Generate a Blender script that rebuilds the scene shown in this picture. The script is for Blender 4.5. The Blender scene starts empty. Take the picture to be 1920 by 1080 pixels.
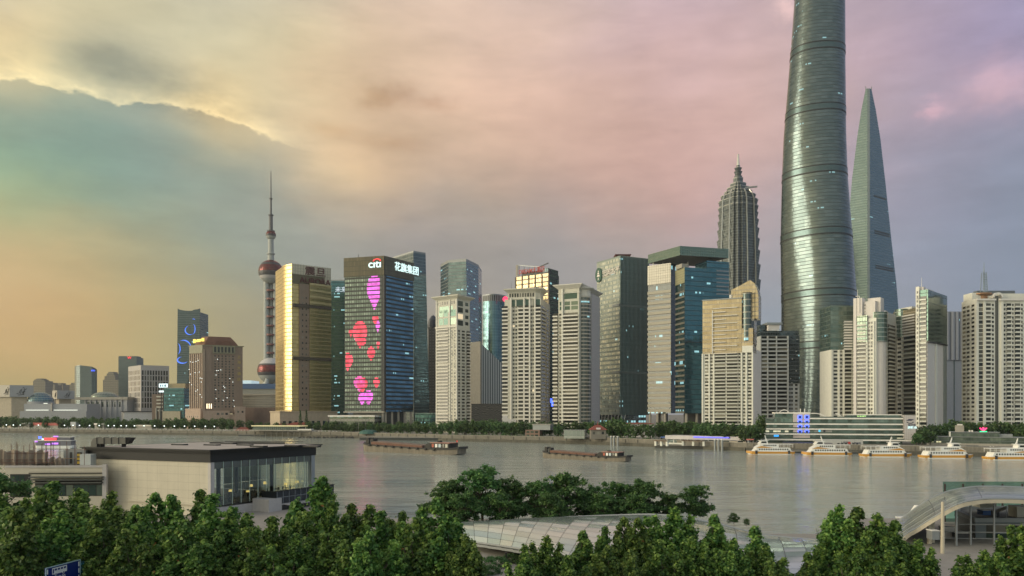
import bpy, bmesh, math, random
from math import sin, cos, tan, pi, radians, atan2, sqrt, exp
from mathutils import Vector, Matrix
random.seed(7)
SC = bpy.context.scene
COL = SC.collection
# ------------------------------------------------------------------ camera
F = 1400.0            # focal length in pixels of a 1920 wide picture
HZ = 775.0            # picture row of the horizon
CH = 22.0             # camera height over the river
cam = bpy.data.cameras.new('camera')
cam.sensor_width = 36.0
cam.lens = 36.0*F/1920.0
cam.shift_y = (HZ-540.0)/1920.0
cam.clip_start = 0.5
cam.clip_end = 30000.0
co = bpy.data.objects.new('camera', cam); COL.objects.link(co)
co.location = (0, 0, CH); co.rotation_euler = (pi/2, 0, 0)
SC.camera = co
SC.view_settings.view_transform = 'Standard'
SC.view_settings.look = 'None'
SC.view_settings.gamma = 1.0
SC.view_settings.exposure = 0.5
SC.view_settings.use_curve_mapping = False
SC.cycles.use_denoising = True
SC.cycles.max_bounces = 8
SC.cycles.volume_bounces = 0
SC.cycles.transparent_max_bounces = 8
SC.cycles.caustics_reflective = False
SC.cycles.caustics_refractive = False
SC.cycles.sample_clamp_indirect = 6.0
# ------------------------------------------------------------------ helpers for direction and place
def px(x, Y): return (x-960.0)/F*Y
def pz(y, Y): return CH+(HZ-y)/F*Y
def at(x, y, Y): return Vector((px(x, Y), Y, pz(y, Y)))
def q(x, Y): return (px(x, Y), Y)
def lin(c):
    c = c/255.0
    return c/12.92 if c <= 0.04045 else ((c+0.055)/1.055)**2.4
def rgb(r, g, b): return (lin(r), lin(g), lin(b), 1.0)
def direction(x, y):
    v = Vector(((x-960.0)/F, 1.0, (HZ-y)/F)); v.normalize(); return v
def azel(az, el):
    az, el = radians(az), radians(el)
    return Vector((sin(az)*cos(el), cos(az)*cos(el), sin(el)))
# ------------------------------------------------------------------ world: dusk sky with lit clouds
SUN_AZ, SUN_EL = -104.0, 9.0
world = bpy.data.worlds.new('World'); SC.world = world
world.use_nodes = True
wt = world.node_tree; wt.nodes.clear()
def wn(t, **k):
    n = wt.nodes.new(t)
    for a, b in k.items(): setattr(n, a, b)
    return n
def wl(a, b): wt.links.new(a, b)
wout = wn('ShaderNodeOutputWorld')
wtc = wn('ShaderNodeTexCoord')
wdir = wn('ShaderNodeVectorMath', operation='NORMALIZE'); wl(wtc.outputs['Generated'], wdir.inputs[0])
def wnoise(scale, detail, rough, stretch):
    m = wn('ShaderNodeMapping'); m.inputs['Scale'].default_value = stretch
    wl(wdir.outputs[0], m.inputs[0])
    n = wn('ShaderNodeTexNoise'); n.inputs['Scale'].default_value = scale
    n.inputs['Detail'].default_value = detail; n.inputs['Roughness'].default_value = rough
    wl(m.outputs[0], n.inputs['Vector']); return n
n1 = wnoise(5.0, 3.5, 0.58, (1, 1, 2.2))
# warp of the direction, so that the colour fields have cloud edges
sub = wn('ShaderNodeVectorMath', operation='SUBTRACT'); sub.inputs[1].default_value = (0.5, 0.5, 0.5)
wl(n1.outputs['Color'], sub.inputs[0])
scl = wn('ShaderNodeVectorMath', operation='SCALE'); scl.inputs['Scale'].default_value = 0.10
wl(sub.outputs[0], scl.inputs[0])
wadd = wn('ShaderNodeVectorMath', operation='ADD'); wl(wdir.outputs[0], wadd.inputs[0]); wl(scl.outputs[0], wadd.inputs[1])
wwarp = wn('ShaderNodeVectorMath', operation='NORMALIZE'); wl(wadd.outputs[0], wwarp.inputs[0])
# colour fields: direction, colour, angular size in degrees, weight
FIELDS = []
SEEN = []
def fld(x, y, r, g, b, s=4.0, w=1.0): SEEN.append(len(FIELDS)); FIELDS.append((direction(x, y), rgb(r, g, b), s, w))
def fld2(az, el, col, s, w=1.0): FIELDS.append((azel(az, el), col, s, w))
for a in [(0, 10, 180, 182, 160), (-90, -40, 176, 178, 158), (-110, 90, 186, 180, 150), (0, 95, 216, 196, 150, 2.4, 1.2), (110, 60, 214, 200, 158), (190, 125, 166, 166, 148, 2.2, 1.3), (300, 165, 172, 170, 148, 2.2), (60, 215, 132, 163, 145, 2.6, 1.8), (0, 205, 132, 163, 145, 2.4, 1.5), (140, 240, 124, 154, 144, 2.6, 1.3), (300, 262, 134, 156, 144, 2.6, 1.1), (430, 290, 150, 160, 142, 2.4),
          (200, 290, 126, 156, 144, 3.4, 1.2), (0, 330, 146, 172, 134), (0, 450, 188, 174, 130), (20, 570, 204, 170, 116), (0, 700, 178, 160, 112), (170, 430, 166, 164, 128),
          (250, 600, 182, 164, 118), (350, 320, 146, 158, 142), (400, 215, 208, 190, 148, 2.0), (480, 90, 216, 202, 164), (300, 40, 204, 196, 164), (600, 190, 222, 196, 158),
          (740, 190, 204, 176, 150, 2.6), (690, 300, 212, 182, 146), (480, 420, 150, 156, 144), (600, 460, 152, 154, 146), (800, 430, 160, 152, 146), (800, 90, 224, 194, 168),
          (950, 250, 214, 180, 158), (1000, 50, 222, 192, 176), (1000, 430, 162, 152, 148), (900, 370, 178, 160, 144, 3.2), (1130, 340, 194, 162, 150), (1200, 190, 212, 176, 166), (1250, 40, 206, 176, 178),
          (1300, 340, 200, 164, 158), (1430, 150, 210, 176, 170), (1110, 460, 166, 154, 150), (1450, 440, 172, 160, 164), (1440, 600, 148, 154, 164), (1680, 90, 178, 158, 172),
          (1700, 300, 160, 152, 168), (1900, 20, 160, 148, 176), (1900, 330, 136, 142, 162), (1800, 430, 142, 148, 168), (1860, 560, 132, 142, 158), (1720, 560, 142, 148, 162),
          (450, 600, 160, 152, 124), (880, 560, 158, 150, 140), (650, 620, 158, 154, 132), (1150, 600, 156, 152, 150), (960, -120, 200, 180, 172, 8), (200, -120, 190, 184, 164, 8), (1700, -120, 168, 156, 176, 8)]:
    fld(*a)
# the sky beside and behind the picture: bright gold in the west, dusk blue in the east
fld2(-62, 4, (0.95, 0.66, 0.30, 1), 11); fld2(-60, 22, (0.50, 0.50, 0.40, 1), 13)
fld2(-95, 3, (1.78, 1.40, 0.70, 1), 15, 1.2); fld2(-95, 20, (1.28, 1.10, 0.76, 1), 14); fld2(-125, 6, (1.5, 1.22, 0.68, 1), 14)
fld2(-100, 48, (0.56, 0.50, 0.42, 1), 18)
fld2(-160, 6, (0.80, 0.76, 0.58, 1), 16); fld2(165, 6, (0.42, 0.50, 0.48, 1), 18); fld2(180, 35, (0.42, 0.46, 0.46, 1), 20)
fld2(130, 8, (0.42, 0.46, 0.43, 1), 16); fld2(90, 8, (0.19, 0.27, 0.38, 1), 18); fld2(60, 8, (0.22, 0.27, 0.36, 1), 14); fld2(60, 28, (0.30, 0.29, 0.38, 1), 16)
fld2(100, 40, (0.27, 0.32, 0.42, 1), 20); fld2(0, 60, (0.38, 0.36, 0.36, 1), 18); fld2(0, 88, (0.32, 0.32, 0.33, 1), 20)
# the fields overlap: raise or lower each so that the blend keeps the colour meant for its own direction
GAIN = 1.31
want = [[v/GAIN for v in c[:3]] for d, c, s, w in FIELDS]; have = [list(c[:3]) for d, c, s, w in FIELDS]
WT = {i: [w*exp((FIELDS[i][0].dot(d)-1.0)/radians(s)**2) for d, c, s, w in FIELDS] for i in SEEN}
for it in range(10):
    for i in SEEN:
        tot = sum(WT[i])
        for ch in range(3):
            v = sum(w*h[ch] for w, h in zip(WT[i], have))/tot
            have[i][ch] = min(1.6, max(0.012, have[i][ch]*(want[i][ch]/v)**0.8))
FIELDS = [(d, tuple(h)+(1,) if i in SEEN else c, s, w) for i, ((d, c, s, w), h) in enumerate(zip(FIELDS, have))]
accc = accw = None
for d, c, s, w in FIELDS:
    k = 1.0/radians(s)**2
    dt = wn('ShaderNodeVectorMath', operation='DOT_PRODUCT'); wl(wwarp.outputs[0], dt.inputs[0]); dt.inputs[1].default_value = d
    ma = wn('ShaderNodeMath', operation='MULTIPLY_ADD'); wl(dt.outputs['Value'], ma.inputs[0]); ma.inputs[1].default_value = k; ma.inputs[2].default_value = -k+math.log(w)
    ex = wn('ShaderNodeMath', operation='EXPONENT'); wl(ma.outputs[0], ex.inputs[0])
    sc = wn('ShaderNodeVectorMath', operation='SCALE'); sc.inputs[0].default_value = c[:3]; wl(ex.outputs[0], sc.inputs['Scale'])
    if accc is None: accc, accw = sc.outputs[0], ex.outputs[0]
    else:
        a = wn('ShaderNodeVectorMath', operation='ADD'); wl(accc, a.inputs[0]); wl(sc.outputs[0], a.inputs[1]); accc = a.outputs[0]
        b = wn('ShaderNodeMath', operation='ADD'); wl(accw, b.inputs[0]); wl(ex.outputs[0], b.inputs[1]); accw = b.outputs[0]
def wm(op, a, b=None, c=None):
    n = wn('ShaderNodeMath', operation=op)
    for i, v in enumerate((a, b, c)):
        if v is None: continue
        if isinstance(v, (int, float)): n.inputs[i].default_value = v
        else: wl(v, n.inputs[i])
    return n.outputs[0]
inv = wm('DIVIDE', 1.0, wm('ADD', accw, 1e-9))
skyc = wn('ShaderNodeVectorMath', operation='SCALE'); wl(accc, skyc.inputs[0]); wl(inv, skyc.inputs['Scale'])
# cloud texture: long soft wisps and finer lumps
n2 = wnoise(7.0, 4.5, 0.6, (1, 1, 4.5)); n3 = wnoise(22.0, 4.5, 0.6, (1, 1, 2.5))
tex = wm('ADD', wm('MULTIPLY', wm('SUBTRACT', n2.outputs['Fac'], 0.5), 0.42), wm('MULTIPLY', wm('SUBTRACT', n3.outputs['Fac'], 0.5), 0.22))
# angles of the view direction
sx = wn('ShaderNodeSeparateXYZ'); wl(wdir.outputs[0], sx.inputs[0])
az = wm('ARCTAN2', sx.outputs[0], sx.outputs[1]); el = wm('ARCSINE', sx.outputs[2])
fade_low = wn('ShaderNodeMapRange'); wl(el, fade_low.inputs[0]); fade_low.inputs[1].default_value = 0.04; fade_low.inputs[2].default_value = 0.26; fade_low.inputs[3].default_value = 0.15; fade_low.inputs[4].default_value = 1.0
gain = wm('ADD', 1.0, wm('MULTIPLY', tex, fade_low.outputs[0]))
sky2 = wn('ShaderNodeVectorMath', operation='SCALE'); wl(skyc.outputs[0], sky2.inputs[0]); wl(gain, sky2.inputs['Scale'])
# the bright rim of the cloud bank over the clear teal gap in the north-west
RIM = [(-420, 90), (-200, 120), (0, 146), (80, 158), (150, 174), (215, 194), (300, 200), (375, 206), (430, 222), (480, 246), (540, 276), (640, 300)]
A0, A1 = radians(-48), radians(-8)
ramp = wn('ShaderNodeValToRGB'); cr = ramp.color_ramp; cr.interpolation = 'B_SPLINE'
mr = wn('ShaderNodeMapRange'); wl(az, mr.inputs[0]); mr.inputs[1].default_value = A0; mr.inputs[2].default_value = A1
els = []
for x, y in RIM:
    d = direction(x, y); els.append(((atan2(d.x, d.y)-A0)/(A1-A0), math.asin(d.z)))
while len(cr.elements) < len(els): cr.elements.new(0.5)
for e, (p, v) in zip(cr.elements, els): e.position = min(1, max(0, p)); e.color = (v, v, v, 1)
wl(mr.outputs[0], ramp.inputs[0])
n4 = wnoise(30.0, 4.5, 0.66, (1, 1, 1.6))
dist = wm('SUBTRACT', wm('SUBTRACT', el, ramp.outputs[0]), wm('MULTIPLY', wm('SUBTRACT', n4.outputs['Fac'], 0.5), 0.030))
edge = wn('ShaderNodeMapRange', interpolation_type='SMOOTHSTEP'); wl(dist, edge.inputs[0]); edge.inputs[1].default_value = -0.0025; edge.inputs[2].default_value = 0.003
band = wm('MULTIPLY', edge.outputs[0], wm('EXPONENT', wm('MULTIPLY', wm('MAXIMUM', dist, 0.0), -58.0)))
azm = wn('ShaderNodeMapRange', interpolation_type='SMOOTHSTEP'); wl(az, azm.inputs[0]); azm.inputs[1].default_value = radians(-14.5); azm.inputs[2].default_value = radians(-21); azm.inputs[3].default_value = 0; azm.inputs[4].default_value = 1
azl = wn('ShaderNodeMapRange', interpolation_type='SMOOTHSTEP'); wl(az, azl.inputs[0]); azl.inputs[1].default_value = radians(-50); azl.inputs[2].default_value = radians(-40)
n5 = n3
rimf = wm('MULTIPLY', wm('MULTIPLY', band, wm('MULTIPLY', azm.outputs[0], azl.outputs[0])), wm('ADD', 0.25, wm('MULTIPLY', n5.outputs['Fac'], 1.3)))
rimc = wn('ShaderNodeVectorMath', operation='SCALE'); rimc.inputs[0].default_value = (0.46, 0.34, 0.15); wl(rimf, rimc.inputs['Scale'])
sky3 = wn('ShaderNodeVectorMath', operation='ADD'); wl(sky2.outputs[0], sky3.inputs[0]); wl(rimc.outputs[0], sky3.inputs[1])
cur = sky3.outputs[0]
# small separate clouds catching pink light, and a few grey wisps
def puff(x, y, s, col, nscale=0.05, thr=0.0, flat=1.0):
    global cur
    d = direction(x, y)
    df = wn('ShaderNodeVectorMath', operation='SUBTRACT'); wl(wdir.outputs[0], df.inputs[0]); df.inputs[1].default_value = d
    st = wn('ShaderNodeVectorMath', operation='MULTIPLY'); wl(df.outputs[0], st.inputs[0]); st.inputs[1].default_value = (1, 1, flat)
    wv = wn('ShaderNodeVectorMath', operation='SCALE'); wl(n4.outputs['Color'], wv.inputs[0]); wv.inputs['Scale'].default_value = nscale
    ad = wn('ShaderNodeVectorMath', operation='ADD'); wl(st.outputs[0], ad.inputs[0]); wl(wv.outputs[0], ad.inputs[1])
    sb = wn('ShaderNodeVectorMath', operation='SUBTRACT'); wl(ad.outputs[0], sb.inputs[0]); sb.inputs[1].default_value = (nscale*.5,)*3
    ln = wn('ShaderNodeVectorMath', operation='LENGTH'); wl(sb.outputs[0], ln.inputs[0])
    r = radians(s)
    g = wm('EXPONENT', wm('MULTIPLY', wm('POWER', wm('DIVIDE', ln.outputs['Value'], r), 2.0), -1.0))
    c = wn('ShaderNodeVectorMath', operation='SCALE'); c.inputs[0].default_value = col; wl(g, c.inputs['Scale'])
    a = wn('ShaderNodeVectorMath', operation='ADD'); wl(cur, a.inputs[0]); wl(c.outputs[0], a.inputs[1]); cur = a.outputs[0]
puff(1876, 158, 2.3, (0.22, 0.10, 0.075), 0.06, flat=1.7); puff(1750, 205, 0.85, (0.20, 0.08, 0.075), 0.05, flat=1.4); puff(1472, 8, 0.7, (0.2, 0.12, 0.09), 0.04)
puff(1640, 105, 3.0, (0.05, 0.03, 0.03), 0.09, flat=2.2); puff(1560, 330, 2.0, (0.06, 0.035, 0.035), 0.08, flat=2.5)
puff(720, 182, 1.9, (-0.10, -0.10, -0.085), 0.07, flat=2.4); puff(820, 196, 1.3, (-0.09, -0.085, -0.07), 0.06, flat=3.2); puff(620, 243, 1.8, (-0.055, -0.06, -0.05), 0.06, flat=4.5)
puff(740, 268, 2.2, (-0.06, -0.06, -0.05), 0.06, flat=5.0); puff(172, 100, 1.7, (-0.075, -0.062, -0.038), 0.05, flat=1.5); puff(232, 124, 1.7, (-0.075, -0.062, -0.038), 0.05, flat=1.5); puff(292, 152, 1.7, (-0.075, -0.062, -0.038), 0.05, flat=1.5); puff(350, 178, 1.7, (-0.075, -0.062, -0.038), 0.05, flat=1.5); puff(404, 198, 1.7, (-0.075, -0.062, -0.038), 0.05, flat=1.5); 
puff(60, 108, 2.0, (0.04, 0.03, 0.01), 0.09, flat=2.4); puff(640, 330, 3.4, (0.06, 0.045, 0.02), 0.09, flat=2.6)
# below the horizon
low = wn('ShaderNodeMapRange'); wl(el, low.inputs[0]); low.inputs[1].default_value = -0.03; low.inputs[2].default_value = 0.0
lowm = wn('ShaderNodeMix', data_type='RGBA'); wl(low.outputs[0], lowm.inputs[0]); lowm.inputs[6].default_value = (0.09, 0.09, 0.075, 1); wl(cur, lowm.inputs[7])
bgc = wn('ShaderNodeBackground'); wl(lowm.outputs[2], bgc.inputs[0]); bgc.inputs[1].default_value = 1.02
nish = wn('ShaderNodeTexSky', sky_type='NISHITA'); nish.sun_disc = False
nish.sun_elevation = radians(SUN_EL); nish.sun_rotation = radians(SUN_AZ)
bgn = wn('ShaderNodeBackground'); wl(nish.outputs[0], bgn.inputs[0]); bgn.inputs[1].default_value = 0.06
mixw = wn('ShaderNodeMixShader'); mixw.inputs[0].default_value = 0.94; wl(bgn.outputs[0], mixw.inputs[1]); wl(bgc.outputs[0], mixw.inputs[2])
wl(mixw.outputs[0], wout.inputs[0])
# ------------------------------------------------------------------ the low sun behind thin cloud
sl = bpy.data.lights.new('sun', 'SUN'); sl.energy = 1.6; sl.angle = radians(34.0); sl.color = (1.0, 0.91, 0.69)
so = bpy.data.objects.new('sun', sl); COL.objects.link(so)
so.rotation_euler = (-azel(SUN_AZ, SUN_EL)).to_track_quat('-Z', 'Y').to_euler()
so.location = (-300, 0, 400)
# ------------------------------------------------------------------ materials
MATS = {}
def newmat(name):
    m = bpy.data.materials.new(name); m.use_nodes = True
    return m, m.node_tree.nodes, m.node_tree.links, m.node_tree.nodes['Principled BSDF']
def nmath(ns, ls, op, a, b=None, c=None):
    n = ns.new('ShaderNodeMath'); n.operation = op
    for i, v in enumerate((a, b, c)):
        if v is None: continue
        if isinstance(v, (int, float)): n.inputs[i].default_value = v
        else: ls.new(v, n.inputs[i])
    return n.outputs[0]
def nmix(ns, ls, f, a, b):
    n = ns.new('ShaderNodeMix'); n.data_type = 'RGBA'
    for i, v in ((0, f), (6, a), (7, b)):
        if isinstance(v, (int, float)): n.inputs[i].default_value = v
        elif isinstance(v, tuple): n.inputs[i].default_value = v if len(v) == 4 else v+(1,)
        else: ls.new(v, n.inputs[i])
    return n.outputs[2]
def plain(name, col, rough=0.7, metal=0.0, var=0.12, scale=0.35, emit=None, es=0.0, stain=0.0):
    """a painted, stone, concrete or metal surface with mottling and rain streaks of its own"""
    if name in MATS: return MATS[name]
    m, ns, ls, b = newmat(name)
    tc = ns.new('ShaderNodeTexCoord')
    n = ns.new('ShaderNodeTexNoise'); n.inputs['Scale'].default_value = scale; n.inputs['Detail'].default_value = 4
    ls.new(tc.outputs['Object'], n.inputs['Vector'])
    f = nmath(ns, ls, 'SUBTRACT', n.outputs['Fac'], 0.5)
    if stain:
        mp = ns.new('ShaderNodeMapping'); mp.inputs['Scale'].default_value = (1.2, 1.2, 0.05); ls.new(tc.outputs['Object'], mp.inputs[0])
        s = ns.new('ShaderNodeTexNoise'); s.inputs['Scale'].default_value = 1.0; s.inputs['Detail'].default_value = 3; ls.new(mp.outputs[0], s.inputs['Vector'])
        f = nmath(ns, ls, 'ADD', f, nmath(ns, ls, 'MULTIPLY', nmath(ns, ls, 'SUBTRACT', s.outputs['Fac'], 0.5), stain/max(var, 0.01)))
    lo = tuple(max(0, c*(1-var*1.6)) for c in col); hi = tuple(min(1, c*(1+var*1.6)) for c in col)
    ls.new(nmix(ns, ls, nmath(ns, ls, 'ADD', f, 0.5), lo, hi), b.inputs['Base Color'])
    b.inputs['Roughness'].default_value = rough; b.inputs['Metallic'].default_value = metal
    if emit: b.inputs['Emission Color'].default_value = tuple(emit)+(1,); b.inputs['Emission Strength'].default_value = es
    MATS[name] = m; return m
def glow(name, col, s):
    if name in MATS: return MATS[name]
    m, ns, ls, b = newmat(name)
    b.inputs['Base Color'].default_value = (col[0]*.5, col[1]*.5, col[2]*.5, 1)
    b.inputs['Emission Color'].default_value = tuple(col)+(1,); b.inputs['Emission Strength'].default_value = s
    MATS[name] = m; return m
def pane_mat(name, a, c, metal=0.55, rough=0.08, lit=0.02, litcol=(1.0, 0.8, 0.5), lits=0.6):
    """window panes: every pane has its own tone, a few have a lamp on behind them"""
    if name in MATS: return MATS[name]
    m, ns, ls, b = newmat(name)
    uv = ns.new('ShaderNodeUVMap'); uv.uv_map = 'UVMap'
    oi = ns.new('ShaderNodeObjectInfo')
    sp = ns.new('ShaderNodeSeparateXYZ'); ls.new(uv.outputs[0], sp.inputs[0])
    f = nmath(ns, ls, 'FRACT', nmath(ns, ls, 'ADD', sp.outputs[0], oi.outputs['Random']))
    f2 = nmath(ns, ls, 'FRACT', nmath(ns, ls, 'MULTIPLY', f, 17.31))
    ls.new(nmix(ns, ls, nmath(ns, ls, 'POWER', f, 3.6), a, c), b.inputs['Base Color'])
    b.inputs['Metallic'].default_value = metal; b.inputs['Roughness'].default_value = rough; b.inputs['Specular IOR Level'].default_value = .4
    b.inputs['Emission Color'].default_value = tuple(litcol)+(1,)
    ls.new(nmath(ns, ls, 'MULTIPLY', nmath(ns, ls, 'GREATER_THAN', f2, 1.0-lit), lits), b.inputs['Emission Strength'])
    MATS[name] = m; return m
def curtain(name, glass, glass2, span, fh=4.2, cw=1.5, sf=0.28, mf=0.10, mull=None, metal=0.75, rough=0.12, tilt=0.02, lit=0.02, litcol=(0.5, 0.95, 1.0), lits=0.5, rows=0.5, wob=0.0, band=0.0):
    """curtain wall in metres of UV: floors, mullions, panes that differ in tone and tilt, lamps behind some panes"""
    if name in MATS: return MATS[name]
    m, ns, ls, b = newmat(name)
    uv = ns.new('ShaderNodeUVMap'); uv.uv_map = 'UVMap'
    sp = ns.new('ShaderNodeSeparateXYZ'); ls.new(uv.outputs[0], sp.inputs[0])
    u = nmath(ns, ls, 'DIVIDE', sp.outputs[0], cw); v = nmath(ns, ls, 'DIVIDE', sp.outputs[1], fh)
    fu, fv = nmath(ns, ls, 'FRACT', u), nmath(ns, ls, 'FRACT', v)
    iu, iv = nmath(ns, ls, 'FLOOR', u), nmath(ns, ls, 'FLOOR', v)
    def rnd(a, bb):
        c = ns.new('ShaderNodeCombineXYZ'); ls.new(a, c.inputs[0]); ls.new(bb, c.inputs[1])
        w = ns.new('ShaderNodeTexWhiteNoise'); w.noise_dimensions = '2D'; ls.new(c.outputs[0], w.inputs['Vector']); return w
    w = rnd(iu, iv)
    wr = rnd(nmath(ns, ls, 'FLOOR', nmath(ns, ls, 'MULTIPLY', u, 0.22)), iv)
    pane = nmath(ns, ls, 'POWER', w.outputs['Value'], 1.6)
    pane = nmath(ns, ls, 'ADD', nmath(ns, ls, 'MULTIPLY', pane, 1-rows), nmath(ns, ls, 'MULTIPLY', nmath(ns, ls, 'POWER', wr.outputs['Value'], 1.6), rows))
    g = nmix(ns, ls, pane, glass, glass2)
    ms = nmath(ns, ls, 'LESS_THAN', fv, sf); mm = nmath(ns, ls, 'LESS_THAN', fu, mf)
    colr = nmix(ns, ls, ms, g, span)
    colr = nmix(ns, ls, mm, colr, mull or tuple(c*0.6 for c in span))
    if band:
        mb = nmath(ns, ls, 'LESS_THAN', nmath(ns, ls, 'FRACT', nmath(ns, ls, 'DIVIDE', v, band)), 1.6/band)
        colr = nmix(ns, ls, mb, colr, tuple(c*0.55 for c in glass))
    solid = nmath(ns, ls, 'MAXIMUM', ms, mm)
    ls.new(colr, b.inputs['Base Color'])
    ls.new(nmath(ns, ls, 'MULTIPLY', nmath(ns, ls, 'SUBTRACT', 1.0, nmath(ns, ls, 'MULTIPLY', solid, 0.75)), metal), b.inputs['Metallic'])
    ls.new(nmath(ns, ls, 'ADD', rough, nmath(ns, ls, 'MULTIPLY', solid, 0.25)), b.inputs['Roughness'])
    # each pane hangs a hair out of true
    geo = ns.new('ShaderNodeNewGeometry')
    sb = ns.new('ShaderNodeVectorMath'); sb.operation = 'SUBTRACT'; ls.new(w.outputs['Color'], sb.inputs[0]); sb.inputs[1].default_value = (.5, .5, .5)
    sc = ns.new('ShaderNodeVectorMath'); sc.operation = 'SCALE'; ls.new(sb.outputs[0], sc.inputs[0]); sc.inputs['Scale'].default_value = tilt*2
    ad = ns.new('ShaderNodeVectorMath'); ad.operation = 'ADD'; ls.new(geo.outputs['Normal'], ad.inputs[0]); ls.new(sc.outputs[0], ad.inputs[1])
    last = ad.outputs[0]
    if wob:
        nz = ns.new('ShaderNodeTexNoise'); nz.inputs['Scale'].default_value = 0.05; nz.inputs['Detail'].default_value = 2; ls.new(uv.outputs[0], nz.inputs['Vector'])
        s2 = ns.new('ShaderNodeVectorMath'); s2.operation = 'SUBTRACT'; ls.new(nz.outputs['Color'], s2.inputs[0]); s2.inputs[1].default_value = (.5, .5, .5)
        s3 = ns.new('ShaderNodeVectorMath'); s3.operation = 'SCALE'; ls.new(s2.outputs[0], s3.inputs[0]); s3.inputs['Scale'].default_value = wob
        a2 = ns.new('ShaderNodeVectorMath'); a2.operation = 'ADD'; ls.new(last, a2.inputs[0]); ls.new(s3.outputs[0], a2.inputs[1]); last = a2.outputs[0]
    nn = ns.new('ShaderNodeVectorMath'); nn.operation = 'NORMALIZE'; ls.new(last, nn.inputs[0])
    ls.new(nn.outputs[0], b.inputs['Normal'])
    f2 = nmath(ns, ls, 'FRACT', nmath(ns, ls, 'MULTIPLY', w.outputs['Value'], 13.7)); f3 = nmath(ns, ls, 'FRACT', nmath(ns, ls, 'MULTIPLY', wr.outputs['Value'], 7.3))
    on = nmath(ns, ls, 'MULTIPLY', nmath(ns, ls, 'GREATER_THAN', f3, 1.0-lit*4), nmath(ns, ls, 'GREATER_THAN', f2, 0.45))
    top = nmath(ns, ls, 'GREATER_THAN', fv, 0.62)
    on = nmath(ns, ls, 'MULTIPLY', nmath(ns, ls, 'MULTIPLY', on, nmath(ns, ls, 'SUBTRACT', 1.0, solid)), top)
    b.inputs['Emission Color'].default_value = tuple(litcol)+(1,)
    ls.new(nmath(ns, ls, 'MULTIPLY', on, lits), b.inputs['Emission Strength'])
    MATS[name] = m; return m
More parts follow.
